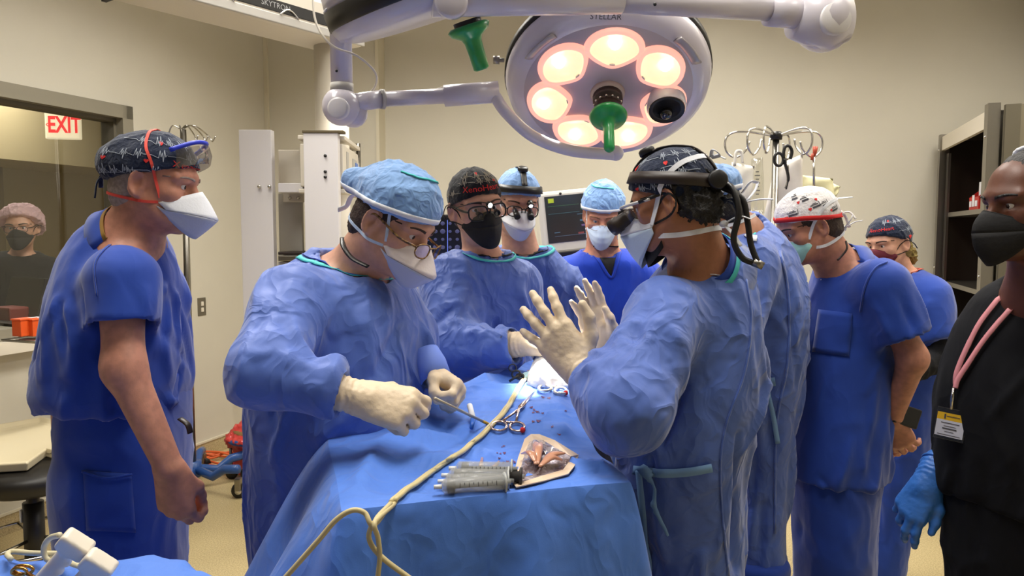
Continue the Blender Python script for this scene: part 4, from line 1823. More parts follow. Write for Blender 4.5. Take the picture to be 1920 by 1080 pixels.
MB().box((P0 * .22 + P1 * .78) * [1, 1, 0] + Zv * (cz + .012) + nv * .006, (.075, .004, .065), Rn, .002).build('screen', mat('screen_blue', srgb(62, 104, 176), .3, emit=srgb(62, 104, 176), estr=.25), sd)
MB().box((P0 * .75 + P1 * .25) * [1, 1, 0] + Zv * (cz + .02) + nv * .002, (.05, .006, .11), Rn, .003).build('vent_panel', GREYP, sd)
MB().box((P0 + P1) / 2 * [1, 1, 0] + Zv * (cz - .12) - nv * .1, (lnv, .22, .02), Rn, .004).build('shelf', CREAM, bm_)
MB().box((P0 + P1) / 2 * [1, 1, 0] + Zv * (cz + .13) - nv * .1, (lnv, .22, .02), Rn, .004).build('shelf', CREAM, bm_)
MB().cyl(P1 * [1, 1, 0] + Zv * .6, P1 * [1, 1, 0] + Zv * (cz + .16), .012).build('corner_post', STEEL, bm_)
MB().box((P0 + P1) / 2 * [1, 1, 0] + Zv * (cz - .45) - nv * .15, (lnv, .02, .6), Rn, .004).build('rear_panel', CREAM, bm_)

# ---------------------------------------------------------------- surgical lamps
LAMPW = mat('lamp_enamel', srgb(216, 210, 218), .28, coat=.4)
GREEN = mat('handle_green', srgb(26, 150, 74), .35, coat=.3)
GLOWP = mat('lens_rim_glow', srgb(255, 190, 170), .5, emit=srgb(255, 178, 158), estr=.8)
GLOWW = mat('reflector_glow', srgb(255, 240, 215), .25, emit=srgb(255, 222, 168), estr=.8)
GLOWB = mat('bulb_glow', (1, 1, 1, 1), .2, emit=srgb(255, 246, 226), estr=3)
LC = at(1139, 175, 2.25)
LN = unit([-.04, -.57, -.81])       # where the lamp faces
LX = unit(np.array([1, 0, 0]) - LN * LN[0])
LY = np.cross(LN, LX) * -1           # up in the face
if LY[2] < 0:
    LY = -LY
LR = .305
lamp = empty('surgical_lamp', (0, 0, 0), 'large round white surgical lamp with seven lit lenses', 'lamp')


def LP(x, y, h=0.0):
    return LC + LX * x + LY * y + LN * h


MB().lathe(LC, LN, [(LR * .80, .0), (LR * .90, -.004), (LR * .975, -.022), (LR, -.05), (LR * .985, -.075), (LR * .9, -.10), (LR * .6, -.14), (0, -.155)], 72).build('lamp_housing', LAMPW, lamp)
MB().lathe(LC, LN, [(0, .001), (LR * .81, .001), (LR * .82, -.004), (0, -.004)], 72).build('front_plate', mat('lamp_plate', srgb(196, 186, 198), .4), lamp)
MB().lathe(LC, LN, [(LR * .99, -.058), (LR * 1.012, -.062), (LR * 1.012, -.088), (LR * .95, -.098)], 72, closed=True).build('black_rim', BLACKP, lamp)
SITE = at(1034, 692, 1.95)
ANG = [90 + 360 / 7 * k for k in range(7)]
for a in ANG:
    th = math.radians(a)
    er = np.array([math.cos(th), math.sin(th)])
    et = np.array([-er[1], er[0]])
    c0 = er * LR * .555

    def petal(sc, h, n=36):
        out = []
        for k in range(n):
            t = 2 * math.pi * k / n
            c, s = math.cos(t), math.sin(t)
            # wide towards the rim, flat-bottomed towards the centre
            r_ = (.082 * s if s > 0 else .072 * s)
            w_ = .100 * c * (1 - .42 * max(0, -s) ** 1.5) * (1 if s > 0 else 1.0)
            p = c0 + (er * r_ * .92 + et * w_ * .88) * sc
            out.append(LP(p[0], p[1], h))
        return out
    A_, B_, C_, D_ = petal(.97, .002), petal(.93, .014), petal(.77, .013), petal(.71, .008)
    n = 36
    ring = MB()
    ring.add(A_ + B_ + C_, [(i * n + k, i * n + (k + 1) % n, (i + 1) * n + (k + 1) % n, (i + 1) * n + k) for i in range(2) for k in range(n)], True)
    lens = ring.build('lens_ring', GLOWP, lamp)
    cc = LP(c0[0], c0[1], .003)
    m = MB().add(C_ + D_ + petal(.38, .004) + [cc], [(i * n + k, i * n + (k + 1) % n, (i + 1) * n + (k + 1) % n, (i + 1) * n + k) for i in range(2) for k in range(n)] + [(2 * n + k, 2 * n + (k + 1) % n, 3 * n) for k in range(n)], True)
    m.build('reflector', GLOWW, lens)
    q = c0 + er * .022
    MB().sphere(LP(q[0], q[1], .008), .017, 12).build('bulb', GLOWB, lens)
    q = c0 - er * .052
    MB().box(LP(q[0], q[1], .010), (.016, .010, .006), np.stack([LX * et[0] + LY * et[1], LX * er[0] + LY * er[1], LN], 1), .001).build('clip', PINKW, lens)
    sp = bpy.data.lights.new('lens_spot', 'SPOT')
    sp.energy = 105
    sp.spot_size = math.radians(12)
    sp.spot_blend = .8
    sp.shadow_soft_size = .03
    sp.color = (1, .96, .90)
    so = bpy.data.objects.new('lens_spot', sp)
    COL.objects.link(so)
    p = LP(c0[0], c0[1], .06)
    so.location = p
    so.rotation_euler = Vector(SITE - p).to_track_quat('-Z', 'Y').to_euler()
    so.parent = lens
# centre handle
MB().lathe(LP(0, .0), LN, [(.052, 0), (.048, .012), (.036, .018), (.034, .03)], 32).build('handle_socket', GREYP, lamp)
hd = MB().lathe(LP(0, .0), LN, [(.044, .012), (.044, .035), (.036, .038), (.034, .06), (.039, .062), (.037, .085), (.03, .09), (0, .09)], 28).build('handle_base', BROWNP, lamp)
for k in range(14):
    a = 2 * math.pi * k / 14
    MB().sphere(LP(.040 * math.cos(a), .040 * math.sin(a), .048), .004, 6).build('rivet', CHROME, hd)
hc = MB().lathe(LP(0, 0), LN, [(.03, .085), (.052, .086), (.056, .094), (.050, .104), (.03, .112), (.018, .118), (.0155, .15), (.0155, .215), (.010, .222), (0, .223)], 28).build('handle_cover', GREEN, lamp)
# camera pod on the right lens
cp = LP(.175, -.015, .015)
MB().lathe(cp, LN, [(.056, -.02), (.058, .02), (.054, .03)], 32, closed=True).build('pod_ring', LAMPW, lamp)
MB().lathe(cp, LN, [(.053, .028), (.052, .034), (.03, .022), (.028, .02), (0, .02)], 32).build('pod_shade', BLACKP, lamp)
MB().sphere(cp + LN * .03 - LY * .012, .02, 16).build('camera_ball', mat('dark_glass', srgb(30, 26, 24), .05, spec=.9), lamp)
# rim grips and lettering
for a in (40, 140):
    t = math.radians(a)
    P = [LP(LR * .88 * math.cos(t + d), LR * .88 * math.sin(t + d), .004) for d in np.linspace(-.2, .2, 9)]
    MB().tube(P, .016, 8, flat=.35).build('rim_grip', mat('grip_clear', srgb(176, 168, 168), .15, coat=1), lamp)
tp = LP(-.035, LR * .905, .0005)
V_, F_ = text_mesh('STELLAR', .022)
tn = unit(LN + LY * .35)
ty = unit(LY - tn * LY.dot(tn))
MB().add([tp + LX * v[0] + ty * v[1] + tn * .006 for v in V_], F_).build('lettering', PRINTK, lamp, fixn=False)
MB().lathe(LP(-LR * 1.01, .07, -.05), LP(-LR * 1.2, .07, -.05) - LP(-LR, .07, -.05), [(.006, 0), (.006, .014), (.012, .014), (.012, .032), (0, .032)], 14).build('side_knob', STEEL, lamp)
# yoke and arm to the left
yk = spline([at(928, 180, 2.18), at(950, 212, 2.18), at(1000, 256, 2.22), at(1070, 282, 2.26), at(1155, 290, 2.30)], 8)
MB().tube(yk, .0175, 14).build('yoke', LAMPW, lamp)
MB().sphere(at(1155, 287, 2.30), .024, 14).build('yoke_pivot', LAMPW, lamp)
J1 = at(640, 200, 2.15)
MB().tube([at(660, 193, 2.16), at(715, 186, 2.18), at(716, 186, 2.18), at(832, 180, 2.18), at(833, 180, 2.18), at(935, 172, 2.19)], [.026, .026, .022, .022, .031, .031], 20).build('lamp_arm', LAMPW, lamp)
MB().tube([at(714, 186, 2.178), at(720, 186, 2.182)], .0285, 20).build('arm_collar', GREYP, lamp)
jm = MB().sphere(J1, .054, 24)
jm.build('joint_ball', LAMPW, lamp)
MB().lathe(at(634, 203, 2.10), (-.15, -1, 0), [(.030, -.012), (.030, .004), (.024, .006), (0, .006)], 24).build('joint_cap', WHITEP, lamp)
MB().sphere(at(662, 212, 2.18), .042, 20).build('joint_rear', LAMPW, lamp)
dt = at(641, 165, 2.15)
MB().tube([dt, (dt[0] - .004, dt[1], CEIL - .4), (dt[0] - .004, dt[1], CEIL)], [.0305, .0305, .0305], 24).build('drop_tube', LAMPW, lamp)
MB().cyl(dt - Zv * .01, dt + Zv * .012, .0325, None, 24).build('tube_collar', GREYP, lamp)
MB().sphere(at(631, 133, 2.118), .004, 8).build('screw', BLACKP, lamp)
cb = spline([at(585, -30, 2.1), at(592, 40, 2.1), at(622, 85, 2.1), at(670, 105, 2.12), at(703, 135, 2.16), at(704, 160, 2.18), at(690, 178, 2.18)], 8)
MB().tube(cb, .0032, 8).build('lamp_cable', CREAM, lamp)
MB().tube(spline([at(715, 175, 2.16), at(760, 176, 2.19), at(810, 170, 2.22), at(835, 162, 2.24), at(868, 160, 2.25)], 6), .0025, 8).build('lamp_cable', CREAM, lamp)

# second lamp, seen on edge at the top
lamp2 = empty('surgical_lamp', (0, 0, 0), 'white surgical lamp seen edge-on with black band and green handle', 'lamp')
N2 = unit([.30, .235, -.92])
C2 = at(862, 16, 2.0)
X2 = unit(np.array([1, 0, 0]) - N2 * N2[0])
Y2 = np.cross(N2, X2)
R2 = .335
MB().lathe(C2, N2, [(0, .002), (R2 * .86, 0), (R2 * .96, -.012), (R2, -.035), (R2, -.04)], 64).build('lamp_face', mat('lamp_face2', srgb(196, 192, 208), .35, coat=.3), lamp2)
MB().lathe(C2, N2, [(R2 * .995, -.036), (R2 * 1.012, -.040), (R2 * 1.012, -.082), (R2 * .98, -.086)], 64, closed=True).build('black_band', BLACKP, lamp2)
MB().lathe(C2, N2, [(R2, -.08), (R2 * .99, -.12), (R2 * .86, -.16), (R2 * .4, -.185), (0, -.19)], 64).build('lamp_back', LAMPW, lamp2)
P = [C2 + N2 * -.125 + R2 * .985 * (X2 * math.cos(t) + Y2 * math.sin(t)) for t in np.linspace(math.pi * .80, math.pi * 1.32, 14)]
P2_ = [C2 + N2 * -.088 + R2 * 1.0 * (X2 * math.cos(t) + Y2 * math.sin(t)) for t in np.linspace(math.pi * .86, math.pi * 1.3, 12)]
MB().tube(P2_, .0028, 6).build('light_line', mat('white_line', (1, 1, 1, 1), .3, coat=.5), lamp2)
hb = C2 + N2 * .0
MB().lathe(at(878, 48, 1.82), N2, [(.034, -.012), (.034, .0), (.03, .004)], 24).build('handle_base', BLACKP, lamp2)
MB().lathe(at(878, 50, 1.82), N2, [(.044, -.004), (.052, .002), (.046, .014), (.026, .026), (.0215, .036), (.020, .06), (.0195, .10), (.014, .104), (0, .104)], 24).build('handle_cover', GREEN, lamp2)
A0, A1 = at(845, -6, 1.72), at(1445, 22, 1.90)
MB().tube([at(810, -12, 1.70), at(1165, -1, 1.80)], [.050, .033], 24).build('arm_sleeve', LAMPW, lamp2)
MB().lathe(at(846, 2, 1.66), (0, -1, -.1), [(.036, -.02), (.036, .006), (.030, .01), (0, .01)], 28).build('joint_cap', LAMPW, lamp2)
MB().tube([at(1160, 1, 1.80), at(1448, 18, 1.90)], [.0285, .0285], 24).build('lamp_arm', LAMPW, lamp2)
MB().tube([at(1440, 20, 1.90), at(1515, 27, 1.92)], [.037, .039], 24).build('arm_collar', LAMPW, lamp2)
MB().tube([at(1490, 30, 1.92), at(1548, 38, 1.93), at(1585, 34, 1.93)], [.055, .078, .06], 28).build('joint_housing', LAMPW, lamp2)
MB().sphere(at(1545, 42, 1.94), .074, 24).build('joint_ball', LAMPW, lamp2)
MB().lathe(at(1567, 34, 1.865), (.1, -1, 0), [(.040, -.02), (.040, .002), (.036, .006), (0, .007)], 32).build('joint_disc', WHITEP, lamp2)
p = at(1560, 0, 1.95)
MB().cyl(p, (p[0], p[1], CEIL), .035, None, 24).build('drop_tube', LAMPW, lamp2)
MB().sphere(at(1228, 8, 1.775), .0045, 8).build('screw', BLACKP, lamp2)

# ---------------------------------------------------------------- IV poles, monitors
CLEARP = clear_mat('bag_clear', (.93, .93, .90, 1), .16, .15)
BAGW = mat('bag_white', srgb(224, 220, 208), .5)
iv = empty('iv_pole', (0, 0, 0), 'stainless drip stand with six looped hooks behind the surgeons at right', 'drip stand')
top = at(1455, 262, 2.9)
MB().cyl((top[0], top[1], .1), top, .0125).build('pole', STEEL, iv)
MB().cyl((top[0], top[1], .1), top - Zv * .35, .016).build('outer_tube', STEEL, iv)
MB().lathe(top, (0, 0, 1), [(.022, 0), (.024, .02), (.018, .03), (0, .03)], 20).build('pole_cap', BLACKP, iv)
for dx, dy in ((-.185, .03), (-.14, -.10), (-.10, -.16), (.185, .02), (.09, -.12), (.10, .13)):
    e = np.array([dx, dy, 0])
    u = unit(e)
    l = np.linalg.norm(e)
    P = [top + Zv * .012, top + u * l * .5 + Zv * .03, top + u * l * .85 + Zv * .03, top + u * l + Zv * .005, top + u * (l * .98) - Zv * .04, top + u * l * .8 - Zv * .065, top + u * l * .6 - Zv * .04, top + u * l * .52 - Zv * .005]
    MB().tube(spline(P, 6), .0042, 8).build('hook', CHROME, iv)
for k in range(5):
    a = 2 * math.pi * k / 5
    MB().tube([(top[0], top[1], .12), (top[0] + .28 * math.cos(a), top[1] + .28 * math.sin(a), .07)], .018, 10).build('base_leg', STEEL, iv)
    MB().lathe((top[0] + .28 * math.cos(a), top[1] + .28 * math.sin(a) - .012, .035), (0, 1, 0), [(.034, 0), (.034, .024), (0, .024)], 16).build('caster', BLACKP, iv)


def bag(name, label, quad, Y, material, thick, cat='bag'):
    """soft flat bag: photo-pixel outline at depth Y, puffed to a thickness"""
    q = [at(x, y, Y) for x, y in quad]
    n, m = 10, 14
    V = []
    for s in (1, -1):
        for j in range(m + 1):
            for i in range(n + 1):
                u, v = i / n, j / m
                p = (q[0] * (1 - u) + q[1] * u) * (1 - v) + (q[3] * (1 - u) + q[2] * u) * v
                b = thick * (max(0, math.sin(math.pi * u) * math.sin(math.pi * v)) ** .5)
                V.append(p + np.array([0, -s * b, 0]) + .004 * np.array([0, math.sin(7 * u + 9 * v), 0]) * (b > 0))
    Fs = []
    o = (n + 1) * (m + 1)
    for j in range(m):
        for i in range(n):
            a = j * (n + 1) + i
            Fs += [(a, a + 1, a + n + 2, a + n + 1), (o + a, o + a + n + 1, o + a + n + 2, o + a + 1)]
    e = empty(name, (0, 0, 0), label, cat)
    MB().add(V, Fs, True).build('pouch', material, e)
    return e


b = bag('fluid_bag', 'milky fluid bag hanging by a loop from the drip stand, leftmost', [(1372, 304), (1415, 312), (1408, 395), (1366, 395)], 2.84, BAGW, .022)
MB().tube(spline([at(1377, 310, 2.84), at(1380, 287, 2.84), at(1386, 283, 2.84), at(1391, 287, 2.84), at(1392, 306, 2.84)], 6), .006, 8).build('hanging_loop', BAGW, b)
b = bag('clear_bag', 'clear plastic bag with printed scale hanging from the drip stand', [(1409, 298), (1431, 295), (1433, 400), (1405, 400)], 2.87, CLEARP, .014)
for k in range(7):
    MB().box(at(1420, 322 + k * 7, 2.85), (.012 + .008 * (k % 2), .001, .003)).build('scale_mark', PRINTK, b)
bag('white_bag', 'large white paper bag hanging below the drip stand hooks', [(1452, 312), (1506, 288), (1502, 425), (1428, 425)], 2.93, mat('bag_paper', srgb(226, 220, 212), .6), .02)
bag('yellow_bag', 'pale yellow plastic bag hanging behind the red capped man', [(1502, 328), (1562, 335), (1566, 392), (1500, 388)], 2.96, mat('bag_yellow', srgb(222, 216, 172), .5), .02)
bag('folded_yellow_bag', 'small folded pale yellow bag right of the larger one', [(1558, 342), (1576, 350), (1566, 374), (1550, 380)], 2.98, MATS['bag_yellow'], .012)
sc = empty('trauma_shears', (0, 0, 0), 'black trauma shears hooked on the drip stand', 'scissors')
ring1 = [at(1460 + 8.5 * math.cos(t), 299 + 12 * math.sin(t), 2.78) for t in np.linspace(0, 6.283, 20)[:-1]]
MB().tube(ring1, .0055, 8, closed=True).build('finger_ring', BLACKP, sc)
MB().tube(spline([at(1482, 298, 2.78), at(1485, 284, 2.78), at(1480, 274, 2.78), at(1472, 276, 2.78), at(1469, 292, 2.78), at(1473, 306, 2.78)], 6), .006, 8).build('finger_ring', BLACKP, sc)
MB().tube(spline([at(1469, 298, 2.78), at(1475, 318, 2.78), at(1478, 335, 2.78), at(1474, 355, 2.78)], 6), [.012] * 4 + [.011] * 10 + [.006] * 5, 8, flat=.4).build('blade', BLACKP, sc)
MB().tube(spline([at(1478, 310, 2.785), at(1477, 335, 2.785), at(1472, 353, 2.785)], 6), .005, 8, flat=.4).build('blade', STEEL, sc)
hk = empty('hanging_clamp', (0, 0, 0), 'steel rod with orange-red clip hanging from the right hook', 'clamp')
MB().tube([at(1526, 292, 2.9), at(1526, 352, 2.9)], .005, 8).build('rod', CHROME, hk)
MB().tube([at(1529, 275, 2.9), at(1527, 292, 2.9)], [.010, .006], 10).build('clip', mat('clip_orange', srgb(190, 78, 50), .4), hk)
MB().tube([at(1524, 288, 2.9), at(1522, 300, 2.9)], [.006, .005], 10).build('clip_tail', MATS['clip_orange'], hk)

iv2 = empty('iv_pole', (0, 0, 0), 'steel drip stand on a blue wheeled base behind the man at left', 'drip stand')
pb = at(362, 905, 4.3)
tp = at(340, 243, 4.3)
pb = np.array([pb[0], pb[1], .12])
MB().cyl(pb, (tp[0] + .01, tp[1], tp[2]), .021, .017).build('pole', STEEL, iv2)
for i, dx in enumerate((-.05, .0, .05, .08, .10)):
    P = [tp + [0, 0, 0], tp + [dx * .8, -.02, .02], tp + [dx * 1.3, -.02 + .02 * i, -.03], tp + [dx * 1.5, -.02 + .02 * i, -.06], tp + [dx * 1.7, -.02 + .02 * i, -.03]]
    MB().tube(spline(P, 5), .004, 6).build('hook', CHROME, iv2)
BLUEM = mat('base_blue', srgb(38, 82, 150), .45, coat=.3)
for i, (px, py, Y) in enumerate(((448, 918, 4.15), (464, 880, 4.45), (380, 868, 4.62), (300, 905, 4.3), (352, 955, 4.02))):
    e = at(px, py, Y)
    e = np.array([e[0], e[1], .17 if i < 2 else .14])
    u = unit((e - pb) * [1, 1, 0])
    m1 = pb + (e - pb) * .45
    m2 = pb + (e - pb) * .7
    MB().tube([pb + Zv * .01, [m1[0], m1[1], .10], [m2[0], m2[1], .155], e], .022, 10, flat=1.2).build('base_leg', BLUEM, iv2)
    cs = MB().lathe((e[0], e[1] + .012, .045), (.25, -1, 0), [(.044, -.012), (.046, -.006), (.046, .008), (.044, .012), (0, .012)], 20).build('caster', BLACKP, iv2)
    MB().box((e[0], e[1], .085), (.035, .05, .07), None, .006).build('caster_fork', STEEL, cs)
    MB().cyl((e[0], e[1] - .018, .045), (e[0], e[1] - .004, .045), .018).build('hub', CHROME, cs)
MB().cyl(pb - Zv * .04, pb + Zv * .05, .05).build('base_hub', BLUEM, iv2)

kb = empty('waste_hamper', (0, 0, 0), 'red waste bag in a rolling stand with blue bumper ring', 'waste bin')
kc = at(472, 840, 4.55)
f = SDF(kc - .24, kc + .24, .012)
f.cone(kc + [0, 0, .06], kc - [0, 0, .1], .115, .095, 0)
f.ell(kc + [0, 0, .07], (.15, .15, .035), None, .05)
sdf_obj(f, 'red_bag', mat('bag_red', srgb(206, 62, 58), .35, trans=.0, coat=.3), kb, .02, (), 16, .6)
MB().tube([(kc[0] + .13 * math.cos(t), kc[1] + .13 * math.sin(t), .24) for t in np.linspace(0, 6.283, 33)[:-1]], .017, 10, closed=True).build('bumper_ring', BLUEM, kb)
MB().lathe((kc[0], kc[1], .10), (0, 0, 1), [(.07, 0), (.10, .16), (.11, .2)], 24).build('bucket', mat('bucket_tan', srgb(150, 116, 70), .5), kb)
for k in range(4):
    a = k * math.pi / 2 + .5
    MB().lathe((kc[0] + .12 * math.cos(a), kc[1] + .12 * math.sin(a) - .01, .035), (0, 1, 0), [(.035, 0), (.035, .02), (0, .02)], 16).build('caster', BLACKP, kb)
    MB().tube([(kc[0] + .12 * math.cos(a), kc[1] + .12 * math.sin(a), .05), (kc[0] + .125 * math.cos(a), kc[1] + .125 * math.sin(a), .24)], .01, 8).build('upright', STEEL, kb)
rnd = random.Random(4)
P = []
cc = at(420, 885, 4.75)
for k in range(60):
    a = k * .55
    r = .17 + .06 * math.sin(k * 1.3) + rnd.uniform(-.02, .02)
    P.append((cc[0] + r * 1.5 * math.cos(a), cc[1] + r * .9 * math.sin(a), .012 + .05 * rnd.random()))
tag(MB().tube(spline(P, 5), .0075, 7).build('extension_cord', mat('cord_orange', srgb(214, 96, 44), .5)), 'orange extension cord coiled on the floor behind the wheeled base', 'cord')

mon = empty('patient_monitor', (0, 0, 0), 'grey patient monitor with dark screen beside the man in blue scrubs', 'monitor')
a, b = at(1008, 356, 3.45), at(1115, 474, 3.45)
c = (a + b) / 2
wv, hv = b[0] - a[0], a[2] - b[2]
Rt = np.array(Matrix.Rotation(math.radians(7), 3, 'Z')) @ np.array(Matrix.Rotation(math.radians(-6), 3, 'Y'))
MB().box(c + [0, .05, 0], (wv, .10, hv), Rt, .016).build('monitor_case', mat('monitor_grey', srgb(214, 210, 200), .45), mon)
def mp(u, v, d):
    return c + [0, .05, 0] + Rt @ np.array([(u - .5) * wv, -.05 - d, (.5 - v) * hv])
MB().box(mp(.55, .45, .001), (wv * .84, .004, hv * .74), Rt, .001).build('screen', mat('screen_dark', srgb(38, 40, 42), .25, emit=srgb(40, 44, 44), estr=.12), mon)
for (u, v, sw_, sh_, colr) in ((.24, .15, .10, .07, (150, 165, 40)), (.78, .3, .05, .06, (40, 110, 70)), (.74, .40, .12, .012, (60, 90, 110)), (.76, .5, .08, .03, (60, 90, 110)), (.78, .58, .08, .03, (90, 70, 110)), (.55, .72, .6, .008, (60, 80, 100)), (.72, .70, .10, .03, (110, 50, 50)), (.3, .66, .1, .015, (60, 90, 110)), (.45, .24, .55, .006, (50, 90, 60)), (.45, .36, .55, .006, (50, 90, 100))):
    MB().box(mp(u, v, .0035), (wv * sw_, .001, hv * sh_), Rt).build('readout', mat('readout_%d_%d_%d' % colr, srgb(*colr), .5, emit=srgb(*colr), estr=.4), mon)
MB().lathe(mp(.42, .05, .001), Rt @ np.array([0, -1, 0]), [(.006, 0), (.006, .003), (0, .003)], 10).build('status_light', BLACKP, mon)
MB().box(mp(.5, 1.02, -.02), (wv * .9, .12, .03), Rt, .004).build('monitor_foot', BLACKP, mon)
MB().cyl((c[0], c[1] + .06, .1), (c[0], c[1] + .06, c[2] - hv * .5), .03).build('stand', GREYP, mon)
MB().cyl((c[0], c[1] + .06, .0), (c[0], c[1] + .06, .1), .25, .06).build('stand_base', GREYP, mon)

mon2 = empty('image_monitor', (0, 0, 0), 'dark monitor showing small scan images between the two left surgeons', 'monitor')
a, b = at(795, 402, 2.95), at(925, 508, 2.95)
c = (a + b) / 2
wv, hv = b[0] - a[0], a[2] - b[2]
Rt = np.eye(3)
MB().box(c + [0, .02, 0], (wv, .04, hv), None, .006).build('monitor_case', BLACKP, mon2)
MB().box(c + [0, -.002, 0], (wv * .92, .004, hv * .88), None, .001).build('screen', mat('screen_black', srgb(10, 12, 20), .2), mon2)
scr = mat('scan_glow', srgb(60, 62, 96), .5, emit=srgb(60, 62, 100), estr=.5)
for i in range(9):
    for j in range(6):
        MB().sphere(c + [(-.44 + i * .105) * wv, -.0045, (-.36 + j * .14) * hv], .007 + .002 * ((i * j) % 3), 8, (1, .1, .9)).build('scan_image', scr, mon2)
MB().box(c + [wv * -.16, -.004, 0], (.003, .002, hv * .8)).build('divider', mat('blue_line', srgb(90, 110, 200), .5, emit=srgb(90, 110, 200), estr=.6), mon2)
MB().cyl((c[0], c[1] + .06, 0), (c[0], c[1] + .06, c[2]), .03).build('stand', GREYP, mon2)
MB().box((c[0] - .02, c[1] + .02, c[2] - hv * .5 - .09), (wv * 1.05, .25, .14), None, .01).build('console_shelf', CREAM, mon2)

# ---------------------------------------------------------------- stool with tray
st = empty('swivel_stool', (0, 0, 0), 'black padded swivel stool with chrome foot ring by the window wall', 'stool')
sc_ = at(60, 900, 2.95)
zt = at(60, 862, 2.95)[2]
MB().lathe((sc_[0], sc_[1], zt - .11), (0, 0, 1), [(0, 0), (.17, .0), (.205, .02), (.21, .06), (.195, .085), (0, .09)], 40).build('seat', mat('vinyl_black', srgb(26, 23, 20), .45), st)
MB().cyl((sc_[0], sc_[1], .3), (sc_[0], sc_[1], zt - .1), .024).build('gas_lift', mat('lift_dark', srgb(70, 64, 56), .35, .6), st)
MB().cyl((sc_[0], sc_[1], .1), (sc_[0], sc_[1], .42), .038).build('lift_sleeve', BLACKP, st)
MB().box((sc_[0] - .035, sc_[1] - .02, .37), (.006, .02, .05)).build('sleeve_sticker', WHITEF, st)
zr = .27
MB().tube([(sc_[0] + .235 * math.cos(t), sc_[1] + .235 * math.sin(t), zr) for t in np.linspace(0, 6.283, 41)[:-1]], .009, 8, closed=True).build('foot_ring', CHROME, st)
for k in range(3):
    a = k * 2.094 + .3
    MB().tube([(sc_[0], sc_[1], zr), (sc_[0] + .235 * math.cos(a), sc_[1] + .235 * math.sin(a), zr)], .007, 6).build('ring_spoke', CHROME, st)
for k in range(5):
    a = k * 2 * math.pi / 5 + .4
    MB().tube([(sc_[0], sc_[1], .13), (sc_[0] + .29 * math.cos(a), sc_[1] + .29 * math.sin(a), .085)], [.035, .022], 10).build('base_leg', BLACKP, st)
    MB().lathe((sc_[0] + .29 * math.cos(a), sc_[1] + .29 * math.sin(a) - .012, .032), (0, 1, 0), [(.032, 0), (.032, .024), (0, .024)], 14).build('caster', BLACKP, st)
ty_ = empty('plastic_tray', (0, 0, 0), 'cream moulded plastic tray lying on the black stool', 'tray')
oc = [(-140, 838), (-60, 786 + 20), (78, 782), (128, 790), (118, 838), (104, 846), (88, 842), (52, 868), (-10, 872), (-150, 872)]
zt2 = zt - .012
def onz(px, py, z):
    d = ray(px, py)
    return CAM + d * ((z - 1.5) / d[2])
outl = [onz(x, y, zt2 + .03) for x, y in oc]
cn = np.mean(outl, 0)
mbt = MB()
n = len(outl)
ring = []
for sc2, dz in ((.96, -.035), (1.0, 0), (.955, .006), (.90, -.012), (.86, -.018)):
    ring += [cn + (p - cn) * [sc2, sc2, 1] + Zv * dz for p in outl]
Fs = [(i * n + k, i * n + (k + 1) % n, (i + 1) * n + (k + 1) % n, (i + 1) * n + k) for i in range(4) for k in range(n)] + [tuple(range(4 * n, 5 * n)), tuple(range(n - 1, -1, -1))]
mbt.add(ring, Fs)
o = mbt.build('tray_shell', CREAMP, ty_)
md = o.modifiers.new('bevel', 'BEVEL')
md.width = .006
md.segments = 2

# ---------------------------------------------------------------- operating table drape
DRAPE = cloth('drape_blue', srgb(82, 132, 228), .6, .55, 500, .25, 7)
CTRL = [
    [(640, 958, 1.21), (820, 938, 1.25), (1000, 920, 1.29), (1100, 910, 1.32), (1182, 904, 1.36)],
    [(632, 905, 1.32), (800, 893, 1.36), (960, 882, 1.39), (1080, 876, 1.42), (1152, 872, 1.45)],
    [(617, 815, 1.58), (760, 828, 1.56), (880, 848, 1.53), (1000, 850, 1.53), (1116, 842, 1.54)],
    [(665, 790, 1.68), (800, 782, 1.70), (900, 790, 1.68), (1000, 770, 1.70), (1095, 770, 1.72)],
    [(800, 748, 1.86), (880, 742, 1.88), (950, 740, 1.88), (1010, 735, 1.90), (1090, 735, 1.90)],
    [(900, 725, 2.00), (950, 714, 2.02), (1000, 712, 2.03), (1050, 710, 2.03), (1120, 710, 2.03)],
    [(960, 700, 2.15), (1000, 695, 2.18), (1040, 690, 2.2), (1080, 690, 2.2), (1150, 690, 2.2)],
    [(985, 680, 2.34), (1015, 677, 2.38), (1045, 675, 2.40), (1085, 675, 2.40), (1150, 677, 2.40)],
]
C3 = [[at(*p) for p in r] for r in CTRL]
NU_, NV_ = 12, 12
rowsD = [spline(r, NU_) for r in C3]
colsD = [spline([r[i] for r in rowsD], NV_) for i in range(len(rowsD[0]))]
nu, nv = len(colsD), len(colsD[0])
G = np.array(colsD)                     # [u][v]
GV = G.reshape(-1, 3)
# creases
dd = .013 * np.maximum(1 - 2.2 * np.abs(vnoise(GV * np.array([6, 6, 3]) + 3)), -.3) + .007 * (1 - 2 * np.abs(vnoise(GV * 13)))
seg = []
for a, b, w_, am in (((640, 955), (700, 870), .02, .012), ((720, 800), (960, 705), .03, .022), ((700, 840), (900, 800), .02, .010), ((900, 858), (980, 868), .014, -.016), ((890, 842), (960, 866), .02, .016),
                     ((830, 800), (890, 850), .012, -.010), ((1090, 850), (1150, 875), .02, .012), ((660, 960), (1180, 905), .012, .005), ((760, 870), (860, 835), .015, -.008), ((1000, 800), (1080, 830), .02, .010)):
    pass
    def nearest(px, py):
        d = ray(px, py)
        d /= np.linalg.norm(d)
        t = (GV - CAM) @ d
        q = np.linalg.norm(GV - CAM - t[:, None] * d, axis=1)
        return GV[np.argmin(q)]
    seg.append((nearest(*a), nearest(*b), w_, am))
dd = dd + seg_disp(GV, seg)
edge = np.zeros((nu, nv))
for i in range(nu):
    for j in range(nv):
        edge[i, j] = min(1, min(i, nu - 1 - i) / 5, j / 5)
